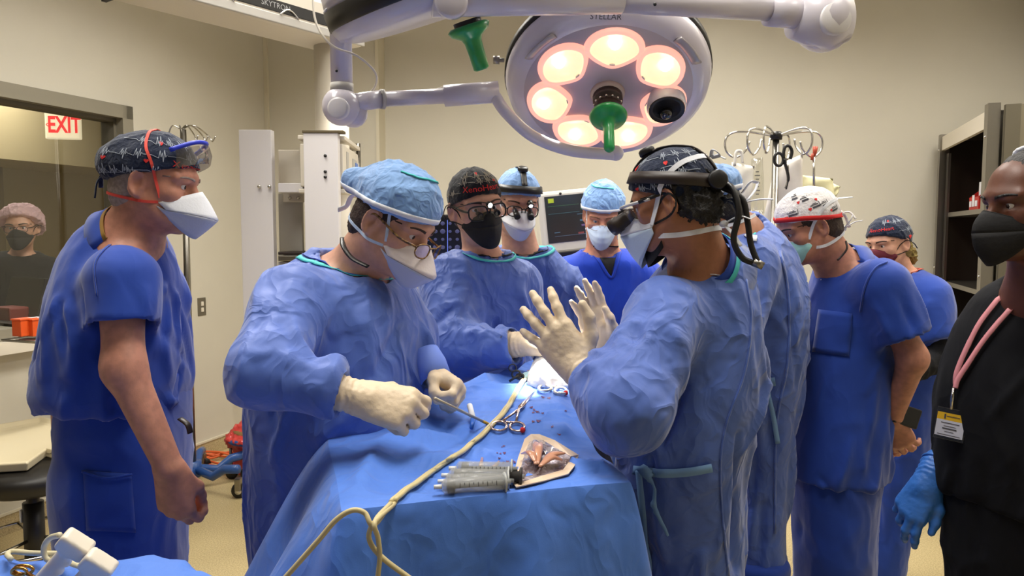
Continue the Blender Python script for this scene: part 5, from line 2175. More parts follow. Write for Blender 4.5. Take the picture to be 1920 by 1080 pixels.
GV = GV + np.array([0, 0, 1.0]) * (dd * edge.ravel())[:, None]
G = GV.reshape(nu, nv, 3)
V = [p for p in GV]
Fs = [(i * nv + j, (i + 1) * nv + j, (i + 1) * nv + j + 1, i * nv + j + 1) for i in range(nu - 1) for j in range(nv - 1)]
# skirts along left, front and right
loop = [(0, j) for j in range(nv - 1, 0, -1)] + [(i, 0) for i in range(nu)] + [(nu - 1, j) for j in range(1, nv)]
pts = np.array([G[a] for a in loop])
nl = len(pts)
cenD = np.array([0, 1.7, 0])
out = []
for k in range(nl):
    t = pts[min(k + 2, nl - 1)] - pts[max(k - 2, 0)]
    nr = np.array([t[1], -t[0], 0])
    nr = unit(nr)
    out.append(nr)
out = np.array(out)
for _ in range(3):
    out[1:-1] = (out[:-2] + out[1:-1] * 2 + out[2:]) / 4
out /= np.linalg.norm(out, axis=1)[:, None]
arc = np.concatenate([[0], np.cumsum(np.linalg.norm(np.diff(pts, axis=0), axis=1))])
iL = nv - 1
base_rows = len(V)
DR = [.004, .02, .05, .10, .16, .23, .31, .40, .52, .66, .82, .98]
prev = list(range(len(V), len(V) + nl))
V += [p for p in pts]
for di, dr_ in enumerate(DR):
    cur = []
    for k in range(nl):
        left = k < iL
        onx = min(1, max(0, (iL - k) / 10)) if left else 0
        fl = .16 + (.32 * onx if left else 0)
        if k > iL + nu:
            fl = .05
        wv_ = .028 * min(1, dr_ / .35) * (math.sin(arc[k] * 21 + 1.3 * math.sin(arc[k] * 7)) + .5 * math.sin(arc[k] * 43 + 2))
        ofs = .004 * (1 - math.exp(-dr_ / .02)) + fl * dr_ ** .85 + wv_
        if left and onx > .5:
            ofs = min(ofs, .34)
        p = pts[k] + out[k] * ofs
        p = np.array([p[0], p[1], max(.01, pts[k][2] - dr_ * (pts[k][2] - .01) / .98 if dr_ > .5 else pts[k][2] - dr_)])
        cur.append(len(V))
        V.append(p)
    for k in range(nl - 1):
        Fs.append((prev[k], cur[k], cur[k + 1], prev[k + 1]))
    prev = cur
tab = empty('operating_table', (0, 0, 0), 'draped operating table in the middle of the room', 'table')
mb = MB()
mb.box((.10, 1.88, .90), (.30, .86, .1), None, .02)
mb.build('table_top', BLACKP, tab)
MB().box((.10, 1.9, .45), (.2, .36, .8), None, .02).build('column', GREYP, tab)
MB().box((.10, 1.9, .05), (.3, .8, .1), None, .02).build('base', GREYP, tab)
dm = MB().add(V, Fs, True)
drape = dm.build('surgical_drape', DRAPE, fixn=False)
tag(drape, 'bright blue surgical drape covering the table and hanging down in front', 'drape')
dbv = bvh_of(drape)


def on(px, py, off=.0):
    h, n = px_hit(dbv, px, py, off)
    if h is None:
        d = ray(px, py)
        h = CAM + d * ((1.06 - 1.5) / d[2])
        n = Zv
    return h, n


# stains
rnd = random.Random(11)
STAIN = mat('stain_dark_red', srgb(104, 50, 92), .6)
stain_o = empty('blood_spots', (0, 0, 0), 'small dried dark red spots scattered on the blue drape', 'stain')
for (px, py, rx, ry) in ((1008, 772, 14, 5), (1020, 745, 14, 3), (1005, 790, 9, 4), (1000, 765, 6, 3), (943, 838, 4, 2.4), (935, 850, 5, 2.5), (947, 850, 3, 2), (955, 866, 18, 4), (937, 858, 2, 3), (1035, 800, 3, 2), (968, 778, 3, 2), (1047, 815, 3, 1.5), (1060, 770, 4, 2)):
    nblob = max(2, int(rx * ry / 9))
    for _ in range(nblob):
        cx, cy = px + rnd.uniform(-.7, .7) * rx, py + rnd.uniform(-.7, .7) * ry
        r = rnd.uniform(.8, 2.6) if rx > 6 else rnd.uniform(1, 2.4)
        ph = rnd.uniform(0, 6)
        P = []
        for k in range(12):
            t = k * math.pi / 6
            rr = r * (1 + .35 * math.sin(3 * t + ph))
            h, _ = px_hit(dbv, cx + rr * 1.3 * math.cos(t), cy + rr * .7 * math.sin(t), .0012)
            if h is None:
                break
            P.append(h)
        if len(P) == 12:
            MB().add(P, [tuple(range(12))]).build('spot', STAIN, stain_o)

# folded edge of a second drape, ridge leading to the site
rid = [(690, 790), (760, 762), (840, 744), (900, 722), (960, 700), (1000, 694)]

# ---------------------------------------------------------------- towels and skin at the opening
tow = empty('white_towels', (0, 0, 0), 'brightly lit white towels around the surgical opening', 'towel')
tc_ = at(1025, 695, 1.97)
f = SDF(tc_ - [.20, .2, .14], tc_ + [.20, .2, .16], .0055)
f.cone(at(1012, 722, 1.93), at(1026, 660, 2.05), .030, .020, .0)
f.cone(at(1050, 722, 1.92), at(1034, 664, 2.05), .030, .020, .03)
f.cone(at(1030, 712, 1.93), at(1030, 680, 2.0), .030, .026, .03)
f.cone(at(1012, 655, 2.06), at(1030, 648, 2.07), .014, .016, .02)
f.cone(at(1000, 706, 1.99), at(1014, 692, 2.0), .014, .022, .03)
sdf_obj(f, 'towel_heap', mat('towel_white', srgb(238, 236, 232), .9), tow, .006, (), 22, .8)
f = SDF(tc_ - [.20, .2, .16], tc_ + [.20, .2, .16], .006)
f.cone(at(985, 708, 1.99), at(1000, 704, 1.99), .014, .016, 0)
sdf_obj(f, 'towel_corner', mat('towel_aqua', srgb(190, 226, 232), .9), tow, .004, (), 25)
pat = MB()
f = SDF(at(1030, 720, 2.0) - [.3, .3, .3], at(1030, 720, 2.0) + [.3, .6, .2], .014)
f.ell(at(1030, 745, 2.12), (.16, .22, .075), None, 0)
patient = sdf_obj(f, 'person', mat('skin_iodine', srgb(196, 118, 78), .5, noise=(30, .2)), None)
tag(patient, 'patient lying under the blue drape, orange-stained skin showing by the towels', 'person')
h0, n0 = on(1026, 722)
P = [on(x, y, .004)[0] for x, y in ((1008, 719), (1024, 717), (1040, 718), (1042, 722), (1032, 727), (1014, 726))]
MB().add(P, [tuple(range(6))]).build('skin_patch', mat('skin_iodine', (1, 1, 1, 1)), patient, solid=.002)

# ---------------------------------------------------------------- instruments on the drape
INST = mat('instrument_steel', srgb(196, 176, 170), .22, 1.0)


def hemostat(label, rings, tip, joint, col=None, red=None, r=.0026, ringr=(14, 8.5)):
    e = empty('hemostat', (0, 0, 0), label, 'clamp')
    m_ = col or INST
    jj, n = on(*joint, .008)
    tt, n = on(*tip, .008)
    for i, (cx, cy) in enumerate(rings):
        P = [on(cx + ringr[0] * math.cos(t), cy + ringr[1] * math.sin(t), .006)[0] for t in np.linspace(0, 6.283, 22)[:-1]]
        MB().tube(P, r * 1.2, 8, closed=True).build('finger_ring', m_, e)
        a = on(cx + (4 if i == 0 else -2), cy - ringr[1], .006)[0]
        MB().tube([a, jj + np.array([.004 * (1 - 2 * i), 0, 0]), tt], [r * 1.1, r * 1.3, r * .8], 8).build('arm', m_, e)
        if red == i:
            MB().sphere(on(cx + ringr[0] * .75, cy + ringr[1] * .8, .007)[0], .0065, 10).build('red_tip', PRINTR, e)
    b0 = on(rings[0][0] + ringr[0] * .6, rings[0][1] - ringr[1] * .8, .007)[0]
    b1 = on(rings[1][0] - ringr[0] * .5, rings[1][1] - ringr[1] * .8, .007)[0]
    MB().tube([b0, b1], r * 1.3, 8).build('ratchet', m_, e)
    MB().sphere(jj, r * 1.6, 10).build('box_joint', m_, e)
    return e


hemostat('steel hemostat with a red-tipped ring lying mid drape', [(936, 803), (970, 804)], (1003, 741), (979, 768), red=1)
hemostat('white-lit clamp beside the towels with a red tip', [(1022, 732), (1050, 737)], (1040, 700), (1042, 722), mat('clamp_pale', srgb(222, 214, 200), .3, .6), 1, .0032, (11, 5.5))
bs = empty('black_scissors', (0, 0, 0), 'black-handled scissors standing against the drape edge left of the towels', 'scissors')
q = at(966, 700, 2.0)
for (cx, cy, rx, ry) in ((961, 690, 7, 7), (968, 702, 8, 7), (975, 706, 7, 5)):
    MB().tube([at(cx + rx * math.cos(t), cy + ry * math.sin(t), 1.98) for t in np.linspace(0, 6.283, 20)[:-1]], .0028 if cy > 695 else .0016, 8, closed=True).build('finger_ring', BLACKP, bs)
MB().tube([at(955, 715, 1.97), at(972, 704, 1.98), at(1000, 707, 2.0)], .0035, 8).build('blade', BLACKP, bs)
for (px, py, qx, qy, lab) in ((905, 862, 899, 880, 'tip of a pink-handled clamp poking out left of the syringes'), (936, 868, 925, 882, 'tip of a pink-handled clamp poking out above the syringes')):
    c_ = empty('clamp_tip', (0, 0, 0), lab, 'clamp')
    MB().tube([on(px, py, .004)[0], on(qx, qy, .006)[0]], [.0028, .0042], 8).build('jaw', mat('jaw_pink', srgb(206, 160, 146), .35, .5), c_)

SYR = mat('syringe_barrel', srgb(205, 206, 204), .2, alpha=.32)
RUB = mat('rubber_grey', srgb(46, 42, 40), .6)


def syringe(a, b, label, r=.0135, out=False):
    e = empty('syringe', (0, 0, 0), label, 'syringe', 'empty syringes lying on the drape')
    A, _ = on(*a, r + .001)
    B, _ = on(*b, r + .001)
    A[2] = B[2] = max(A[2], B[2])
    if len(a) > 2:
        pass
    u = unit(B - A)
    MB().lathe(A, u, [(.003, -.014), (.004, -.004), (r, .002), (r, np.linalg.norm(B - A)), (r * .9, np.linalg.norm(B - A)), (r * .9, .004), (.003, .0)], 24, closed=True).build('barrel', SYR, e)
    MB().lathe(A, u, [(.004, -.016), (.0045, -.002)], 12).build('nozzle', mat('nozzle_white', srgb(225, 226, 228), .4), e)
    MB().lathe(A + u * .006, u, [(0, 0), (r * .86, .002), (r * .88, .006), (r * .80, .008), (r * .88, .011), (r * .86, .014), (0, .014)], 20).build('plunger_seal', RUB, e)
    L_ = np.linalg.norm(B - A)
    MB().cyl(A + u * .018, B + u * (.012 if not out else .03), r * .35).build('plunger_rod', mat('plunger_grey', srgb(150, 152, 150), .4), e)
    if out:
        MB().lathe(B + u * .004, u, [(r * .7, 0), (r * .75, .016), (r * 1.25, .018), (r * 1.25, .022), (0, .022)], 20).build('thumb_rest', RUB, e)
    MB().lathe(B, u, [(r * 1.35, 0), (r * 1.35, .003), (r * .9, .003)], 20).build('flange', mat('flange_clear', srgb(190, 192, 190), .3), e)
    sd_ = unit(np.cross(u, Zv))
    vd = unit(unit(CAM - A) - u * unit(CAM - A).dot(u))
    for k in range(9):
        c = A + u * (.028 + k * L_ * .075) + vd * r * 1.01
        P = [c + (vd * (math.cos(t) - 1) + np.cross(u, vd) * math.sin(t)) * r for t in np.linspace(-.3, .0 if k % 2 else .3, 5)]
        MB().tube(P, .0005, 5).build('scale_mark', BLACKP, e)


syringe((862, 890), (958, 900), 'rearmost clear syringe lying on the blue drape')
syringe((848, 904), (952, 911), 'clear syringe with black thumb rest, middle of the group', out=True)
syringe((842, 917), (952, 916), 'clear syringe wedged under the middle of the group')
syringe((832, 927), (945, 921), 'frontmost clear syringe at the edge of the drape')

# sealed pouch
po = empty('instrument_pouch', (0, 0, 0), 'clear-fronted pouch with beige border lying beside the syringes', 'pouch')
outer = [(962, 897), (972, 862), (984, 826), (996, 817), (1012, 817), (1040, 830), (1086, 858), (1078, 878), (1066, 894), (1020, 907), (968, 919), (962, 912)]
inner = [(975, 890), (982, 862), (992, 833), (1002, 827), (1020, 829), (1040, 842), (1070, 860), (1066, 872), (1056, 886), (1015, 898), (976, 911), (972, 904)]
O_ = [on(x, y, .006)[0] for x, y in outer]
I_ = [on(x, y, .006)[0] for x, y in inner]
n = len(O_)
MB().add(O_ + I_, [(k, (k + 1) % n, n + (k + 1) % n, n + k) for k in range(n)]).build('border', mat('pouch_beige', srgb(226, 200, 172), .5), po, solid=.002)
cI = np.mean(I_, 0)
rgs = []
for sc3 in (1.0, .82, .62, .42, .2):
    for k, p in enumerate(I_):
        q_ = cI + (p - cI) * sc3
        rgs.append(q_ + Zv * ((.010 * (1 - sc3) + .006 * math.sin(k * 2.4 + sc3 * 9)) * (sc3 < .95)))
Fs2 = [(i * n + k, i * n + (k + 1) % n, (i + 1) * n + (k + 1) % n, (i + 1) * n + k) for i in range(4) for k in range(n)] + [tuple(range(4 * n, 5 * n))]
film = MB().add(rgs, Fs2, True).build('film', mat('pouch_film', srgb(98, 78, 78), .12, .35, noise=(40, .5, srgb(186, 176, 186)), bump=(45, .9, .01), coat=.8), po)
for (a, b) in (((1004, 890), (1024, 848)), ((1010, 892), (1062, 866)), ((1000, 890), (1012, 845)), ((985, 868), (1000, 888)), ((1008, 894), (1056, 880))):
    P = [on(*a, .020)[0], on((a[0] + b[0]) / 2, (a[1] + b[1]) / 2, .030)[0], on(*b, .022)[0]]
    MB().tube(spline(P, 6), [.003 + .006 * math.sin(math.pi * t) for t in np.linspace(0, 1, 13)], 8, flat=.5).build('content_fold', mat('content_tan', srgb(198, 140, 108), .35, coat=.5), po)

# cables
CABLE = mat('cable_cream', srgb(206, 190, 140), .5)
cab1 = [(988, 708), (972, 728), (948, 770), (915, 806), (870, 846), (815, 884), (762, 922), (728, 950), (705, 975)]


def pathpts(px, off):
    return [on(x, y, off)[0] for x, y in px]


def freeze(px, Y):
    return [at(x, y, Y) for x, y in px]


main = pathpts([tuple(q[:2]) for q in spline([(x, y, 0) for x, y in cab1[:-1]], 5)], .006)
tail1 = freeze([(700, 985), (684, 962), (660, 957), (630, 975), (598, 1012), (560, 1055), (520, 1100), (470, 1160)], 1.12)
tail2 = freeze([(706, 975), (692, 1000), (698, 1024), (722, 1050), (765, 1082), (830, 1130)], 1.12)
tail3 = freeze([(703, 978), (709, 1010), (712, 1045), (708, 1085), (700, 1150)], 1.115)
tag(MB().tube(spline(main + tail1, 8), .0042, 8).build('cable', CABLE), 'cream cable running down the drape and looping off to the left', 'cable')
off_ = [p + np.array([.007, .003, .001]) for p in main]
tag(MB().tube(spline(off_ + tail2, 8), .0042, 8).build('cable', CABLE), 'cream cable beside the other, curling to the right at the bottom', 'cable')
tag(MB().tube(spline([main[-1] + [.004, -.003, .006]] + tail3, 8), .0040, 8).build('cable', CABLE), 'short cream cable length hanging straight down in front of the drape', 'cable')
wand = empty('cautery_pencil', (0, 0, 0), 'slim cautery wand with yellow tip held by the left surgeon', 'cautery pencil')
w0, w1 = at(815, 747, 1.47), at(905, 790, 1.62)
MB().tube([w0, w1], [.0034, .003], 10).build('shaft', mat('wand_grey', srgb(176, 168, 150), .3, .5), wand)
MB().tube([w1, at(932, 802, 1.655)], [.0036, .0022], 10).build('tip', mat('tip_amber', srgb(206, 160, 50), .4), wand)
mk = empty('marker_pen', (0, 0, 0), 'short white pen with blue tip standing out of the drape fold', 'pen')
MB().cyl(on(886, 800, .02)[0], on(885, 784, .03)[0], .0065).build('barrel', WHITEF, mk)
MB().cyl(on(884, 812, .012)[0], on(886, 800, .02)[0], .004, .006).build('cap', mat('pen_blue', srgb(40, 100, 200), .4), mk)

# ---------------------------------------------------------------- nearest table, lower left
nt = empty('draped_stand', (0, 0, 0), 'corner of a blue draped instrument stand in the near foreground', 'table')
f = SDF(np.array([-1.2, .45, .55]), np.array([-.30, 1.22, 1.1]), .012)
f.op(lambda X, Y, Z: np.maximum(np.maximum(np.abs(X + .86) - .46, np.abs(Y - .72) - .40), np.maximum(.60 - Z, Z - (1.005 + 0 * X))) - .0, [-1.3, .3, .58], [-.3, 1.2, 1.03], 0)
f.half((-.42, 1.06, 0), unit([.62, .8, 0]), .02)
top_drape = sdf_obj(f, 'drape', DRAPE, nt, .010, (), 8, .5)
MB().cyl((-.8, .72, 0), (-.8, .72, .7), .03).build('post', STEEL, nt)
MB().box((-.8, .72, .03), (.5, .5, .06), None, .02).build('base', STEEL, nt)


def paddle(label, tipp, heel, Y0, Y1, s=1.0):
    e = empty('paddle_handle', (0, 0, 0), label, 'paddle')
    A, B = at(*heel, Y0), at(*tipp, Y1)
    u = unit(B - A)
    lo, hi = bounds([A, B], .09)
    f = SDF(lo, hi, .0032)
    L_ = np.linalg.norm(B - A)
    sd_ = unit(np.cross(u, [0, 1, .3]))
    n_ = np.cross(u, sd_)
    f.cone(A, A + u * L_ * .66, .0195 * s, .0175 * s, .0)
    for t in (.2, .38, .55):
        f.cone(A + u * L_ * t - sd_ * .020 * s, A + u * L_ * t - sd_ * .021 * s, .006 * s, .006 * s, .012)
    Rh = np.stack([sd_, n_, u], 1)
    c = A + u * L_ * .84 - sd_ * .006 * s
    def box(X, Y, Z):
        x, y, z = X - c[0], Y - c[1], Z - c[2]
        q = [Rh[0, i] * x + Rh[1, i] * y + Rh[2, i] * z for i in range(3)]
        dx, dy, dz = np.abs(q[0]) - .030 * s, np.abs(q[1]) - .016 * s, np.abs(q[2]) - .016 * s
        return np.sqrt(np.maximum(dx, 0) ** 2 + np.maximum(dy, 0) ** 2 + np.maximum(dz, 0) ** 2) + np.minimum(np.maximum(dx, np.maximum(dy, dz)), 0) - .007 * s
    f.op(box, c - .06, c + .06, .012)
    sdf_obj(f, 'handle_body', mat('handle_cream', srgb(232, 222, 204), .4, coat=.2), e)
    MB().lathe(A - u * .01, -u, [(.02 * s, -.01), (.030 * s, -.004), (.031 * s, .006), (0, .006)], 24).build('end_flange', mat('handle_pink', srgb(206, 186, 176), .45), e)
    return e


paddle('cream pistol-grip paddle handle in front, left of its twin', (150, 1004), (70, 1098), 1.02, .99, .58)
paddle('cream pistol-grip paddle handle, right of its twin and lower', (192, 1044), (120, 1122), 1.0, .98, .58)
CABW = mat('cable_white', srgb(214, 204, 170), .5)
tag(MB().tube(spline([at(112, 1003, 1.03), at(92, 1010, 1.05), at(82, 1030, 1.06), at(90, 1050, 1.06), at(118, 1052, 1.05), at(150, 1062, 1.03)], 8), .0042, 8).build('cable', CABW), 'short cream cable looping behind the paddle handles', 'cable')
tag(MB().tube(spline([at(120, 1038, 1.06), at(60, 1037, 1.08), at(24, 1034, 1.09), at(14, 1040, 1.08), at(20, 1048, 1.06)], 8), .0042, 8).build('cable', CABW), 'cream cable lying across the near drape towards the left edge', 'cable')
GOLD = mat('gold_steel', srgb(196, 150, 84), .25, 1.0)
sg = empty('gold_scissors', (0, 0, 0), 'gold ringed scissor handles on the near drape', 'scissors')
for (cx, cy, rx, ry, Y) in ((36, 1072, 14, 7, .99), (44, 1068, 18, 8, .995)):
    MB().tube([at(cx + rx * math.cos(t), cy + ry * math.sin(t), Y) for t in np.linspace(0, 6.283, 24)[:-1]], .0022, 8, closed=True).build('finger_ring', GOLD, sg)
MB().tube([at(52, 1076, .985), at(90, 1100, .96)], .003, 8).build('blade', GOLD, sg)

# ---------------------------------------------------------------- people
def gown_tail(zend=.30, grow=1.04):
    def fn(g):
        r = min(g, key=lambda q: q[0])
        return [(z, r[1], r[2], r[3] * (1 + (grow - 1) * k / 3), r[4] * (1 + (grow - 1) * k / 3)) for k, z in enumerate((r[0] - .15, (r[0] + zend) / 2, zend)) if z > .2]
    return fn


LEFT, RIGHT, UP, DOWN, AWAY, NEAR = map(np.array, ((-1., 0, 0), (1., 0, 0), (0, 0, 1.), (0, 0, -1.), (0, 1., 0), (0, -1., 0)))

# 1 -- man at the far left, profile, short-sleeved scrubs
p = Person('man in blue scrubs seen from the side, dark heartbeat cap and white respirator', (294, 344, 1.65), (2, 8, 0), .865, 'ruddy', 2,
           [(398, 208, 282, .9), (415, 172, 300, .95), (440, 142, 312, 1.0), (480, 118, 326, .95), (560, 97, 345), (640, 86, 356), (695, 79, 358), (730, 74, 356), (752, 86, 352)], .80, 1.70,
           {'R': [(228, 528, 1.55), (232, 690, 1.50), (318, 878, 1.48), {'bare': 1, 'y': (.10, .02, -1), 'back': (-.15, -1, 0), 'curl': [(45, 60, 40), (50, 66, 42), (55, 70, 44), (58, 72, 44)], 'thumb': [(.024, .02, -.008), (.036, .052, -.03), (.030, .078, -.048), (.022, .098, -.055)], 's': .98}, (.078, .072), .48],
            'L': [(232, 505, 1.87), (240, 690, 1.92), (300, 850, 1.90)]},
           neck=(238, 412, 1.67), garment='top', gmat=SCRUB, pants=[(700, 116, 348), (800, 119, 354), (860, 121, 355), (930, 130, 354), (1010, 150, 352), (1085, 157, 350), (1250, 175, 345)], pmat=SCRUB,
           rnd=3, ws=.90, folds=.013, collar_r=.068, neck_r=.053, headh=.0036)
P1 = p
p.hair('grey', -.075, .0, -.002, .001)
p.eyebrows('grey')
cap, cb_ = p.scrub_cap(CAPNAVY, .024, .28, .003, True, 'scrub_cap', .02)
p.cap_print(cap, cb_, [(.075, -.2, 2.6, -.006), (.045, -.1, 2.7, -.012), (.10, .2, 2.4, 0), (.02, 1.6, 2.9, -.012)], [(1.0, .098, .006), (2.5, .045, .006), (1.35, .05, .006)], ('XenoHeart', .18, .050, .022, -.05))
# safety glasses pushed up on the cap
gg = p.lp(MB().tube(spline([(-.075, .055, .085), (-.04, .095, .112), (0, .108, .118), (.04, .095, .112), (.075, .055, .085)], 6), .0055, 8), 'safety_glasses', mat('frame_royal_blue', srgb(42, 60, 200), .4))
V = []
for i in range(17):
    a = -1.05 + 2.1 * i / 16
    for dz, dr in ((.0, 0), (-.022, .010), (-.045, .008)):
        V.append((.078 * math.sin(a) * 1.05, .018 + (.098 + dr) * math.cos(a), .112 + dz - .05 * (1 - math.cos(a))))
MB().add(V, [(i * 3 + k, i * 3 + k + 1, (i + 1) * 3 + k + 1, (i + 1) * 3 + k) for i in range(16) for k in range(2)], True).build('lens', clear_mat('lens_smoke', (.55, .52, .54, 1), .25, .03), gg)
m_ = p.mask('duckbill', WHITEF, mat('mask_grey_white', srgb(206, 210, 222), .8, bump=(90, .4)))
p.strap(m_, [(.066, .040, -.034), (.078, .030, .01), (.090, .02, .05), (.088, .0, .09), (.05, -.012, .132), (0, -.016, .14)], REDEL, .0034)
p.strap(m_, [(.066, .036, -.045), (.072, .0, -.048), (.070, -.05, -.045), (.045, -.10, -.04), (0, -.118, -.038)], REDEL, .0034)
p.neck_band(mat('undershirt_mustard', srgb(150, 112, 40), .8), -.03, .004, .006, .003, .0, 'undershirt_neck')
p.neck_band(SCRUB, -.045, -.006, .014, .005, .0, 'collar')
pb_ = bvh_of(p.pants)
patch_px(pb_, [(157, 882), (246, 888), (254, 998), (163, 994)], 10, 10, .004, 'pocket', SCRUB, p.pants, .003)
ribbon_px(pb_, [(156, 884), (200, 896), (247, 888)], 5, .008, 'pocket_hem', SCRUB, p.pants)
ribbon_px(p.gbvh, [(183, 556), (178, 500), (195, 470), (225, 450), (258, 452)], 3, .003, 'armhole_seam', SCRUB, p.gar)
MB().tube(spline([at(338, 785, 1.56), at(352, 796, 1.55), at(357, 812, 1.55)], 5), .008, 8, flat=.4).build('waist_tie', BROWNP, p.pants)

# 2 -- left surgeon
hr_ = {'y': (.95, -.05, -.20), 'back': (-.10, -.75, .70), 'curl': [(42, 50, 25), (55, 68, 35), (62, 76, 40), (66, 80, 40)], 'thumb': [(.024, .02, -.008), (.042, .050, -.022), (.038, .082, -.034), (.030, .104, -.040)], 's': 1.06}
hl_ = {'y': (.62, -.55, -.30), 'back': (.55, .55, .45), 'curl': [(62, 75, 40), (66, 82, 42), (70, 84, 42), (74, 84, 42)], 'thumb': [(.024, .02, -.008), (.040, .048, -.030), (.030, .070, -.050), (.016, .085, -.058)], 's': 1.0}
p = Person('surgeon in blue gown and pale blue cap looking down, holding a thin wand', (740, 418, 1.68), (-26, 26, -3), .91, 'fair', -14,
           [(468, 606, 706, .9), (485, 566, 730, .85), (510, 532, 760, .8), (560, 506, 792), (620, 497, 812), (690, 490, 818), (760, 485, 806), (840, 480, 780), (920, 478, 750), (1000, 482, 735), (1080, 488, 725)], .78, 1.80,
           {'R': [(553, 572, 1.60), (493, 700, 1.42), (672, 745, 1.43), hr_, (.092, .064, .052)],
            'L': [(690, 560, 2.0), (748, 720, 1.98), (812, 702, 1.74), hl_, (.085, .07, .05)]},
           neck=(648, 490, 1.76), rnd=5, folds=.014, gh=.0072, collar_r=.078, neck_r=.060, extra_rows=gown_tail(), headh=.0038)
P2 = p
p.hair('brown', -.055, -.005, .0, .002)
p.sideburn_hair('brown', -.02)
p.eyebrows('brown')
p.surgical_cap(None, .030, .10, .115, .155)
mt_ = MB()
mt_.tube(spline([(0, -.13, .02), (-.01, -.155, .0), (-.02, -.165, -.03), (0, -.17, -.045)], 5), .007, 6, flat=.3)
mt_.tube(spline([(0, -.13, .02), (.012, -.15, .012), (.006, -.175, .02)], 5), .007, 6, flat=.3)
p.lp(mt_, 'cap_ties', WHITEF)
m_ = p.mask('duckbill', PINKW, mat('mask_lilac', srgb(196, 204, 232), .8, bump=(90, .4)))
p.strap(m_, [(.068, .040, -.034), (.078, .036, .0), (.084, .03, .03)], MASKBL, .0036)
p.strap(m_, [(.066, .036, -.046), (.074, -.01, -.048), (.070, -.06, -.04), (.04, -.105, -.03), (0, -.118, -.025)], MASKBL, .0034)
tort = mat('tortoise', srgb(70, 46, 30), .25, noise=(120, .6, srgb(176, 132, 70)))
p.glasses(tort, .014, -.014, .022, .018, .0019, clear_mat('lens_reflect', (.8, .72, .86, 1), .35, .04), 2.2)
p.glove('R', hr_)
p.glove('L', hl_)
p.collar(SCRUB, .014, .070, .4, .0, 'scrub_collar')
p.collar(TEAL, .011, .090, .55, .012)
c_ = spline([at(642, 446, 1.70), at(644, 462, 1.66), at(660, 484, 1.64), at(690, 500, 1.62)], 6)
MB().tube(c_, .006, 6, flat=.4).build('neck_cord', BLACKP, p.body)
lw = at(808, 693, 1.73)
cf = MB().lathe(lw, unit([.35, -.4, -.6]), [(.036, -.045), (.040, -.01), (.036, .03)], 24, closed=True)
cf.build('sleeve_cuff', mat('cuff_blue', srgb(120, 150, 240), .6), p.gar, solid=.002)

# 3 -- surgeon with black mask and headlight glasses
h3 = {'y': (.85, -.42, -.1), 'back': (.1, .1, 1), 'curl': RELAX, 's': .95}
p = Person('surgeon with black cap, lettered XenoHeart, black mask and lit glasses', (893, 388, 2.3), (-68, 6, 9), .93, 'fair', -55,
           [(466, 858, 950, .85), (478, 838, 968, .8), (500, 820, 984, .75), (540, 810, 998), (600, 815, 1004), (680, 824, 990), (760, 828, 985), (850, 828, 985)], .66, 2.35,
           {'R': [(838, 532, 2.28), (858, 662, 2.14), (984, 645, 2.04), h3, (.088, .080, .058)],
            'L': [(972, 535, 2.44), (965, 640, 2.52), (960, 690, 2.42), None, (.08, .07, .05)]},
           neck=(908, 478, 2.34), rnd=8, folds=.012, collar_r=.070, neck_r=.050, female=True, extra_rows=gown_tail(), iris='brown')
P3 = p
p.hair('brown', -.06, -.01, -.002, .002)
p.eyebrows('brown')
cap, cb_ = p.scrub_cap(CAPBLACK, .016, .34, .002)
p.cap_print(cap, cb_, [(.088, -.9, 1.1, .0), (.105, -1.2, .9, .0), (.058, .75, 2.0, -.01), (.07, -1.6, -.6, .01)], [(.1, .112, .006), (-.55, .085, .005)], ('XenoHeart', .02, .066, .026, 0.0), mat('print_sand', srgb(178, 170, 150), .8))
m_ = p.mask('kn95', BLACKF)
p.strap(m_, Person.EARLOOP, BLACKF, .0018, 1)
g_ = p.glasses(BLACKP, .006, -.004, .029, .022, .0026, None, 3.2)
p.loupes(g_, BLACKP, -.012, .012, -.3, .0085, .030)
hb_ = MB().lathe((0, .132, .016), (0, 1, -.2), [(.006, -.014), (.010, -.008), (.010, .006), (.008, .007)], 16).build('headlight', BLACKP, g_)
MB().lathe((0, .132, .016), (0, 1, -.2), [(.0085, .0065), (0, .010)], 16).build('headlight_lens', mat('headlight_glow', (1, 1, 1, 1), .3, emit=(.92, .97, 1, 1), estr=16), hb_)
MB().tube(spline([(0, .125, .020), (.03, .115, .028), (.06, .09, .022), (.085, .04, .012)], 6), .0016, 6).build('light_cable', BLACKP, g_)
MB().tube(spline([(.085, .0, .02), (.096, -.02, .015), (.105, -.03, -.01), (.10, -.03, -.03)], 6), .0016, 6).build('light_cable', BLACKP, g_)
p.glove('R', h3, cuff=.05)
p.collar(TEAL, .011, .078, .7, .010)
p.collar(BLACKF, .010, .064, .5, .0, 'undershirt_neck')

# 4 -- surgeon with loupes behind
p = Person('surgeon with black head-mounted lamp, magnifying loupes and white mask', (970, 381, 2.65), (-78, 14, -3), .89, 'fair', -85,
           [(462, 935, 1030, .9), (475, 920, 1052, .8), (500, 905, 1072, .75), (540, 898, 1084), (600, 900, 1086), (700, 905, 1080), (800, 905, 1080)], .62, 2.72,
           {'L': [(1060, 545, 2.74), (1070, 660, 2.76), (1030, 700, 2.62), None, (.085, .07, .05)],
            'R': [(920, 535, 2.74), (905, 650, 2.70), (960, 700, 2.45), None, (.085, .07, .05)]},
           neck=(982, 470, 2.7), rnd=12, folds=.014, collar_r=.074, extra_rows=gown_tail(), gh=.0095)
P4 = p
p.hair('brown', -.05, -.005, -.001, .002)
p.eyebrows('brown')
p.scrub_cap(CAPBLUE, .03, .22, .006, False, 'surgical_cap')
p.headlamp(BLACKP, -.022, True, True, .128, .022)
m_ = p.mask('duckbill', WHITEF, mat('mask_bluegrey', srgb(196, 204, 226), .8))
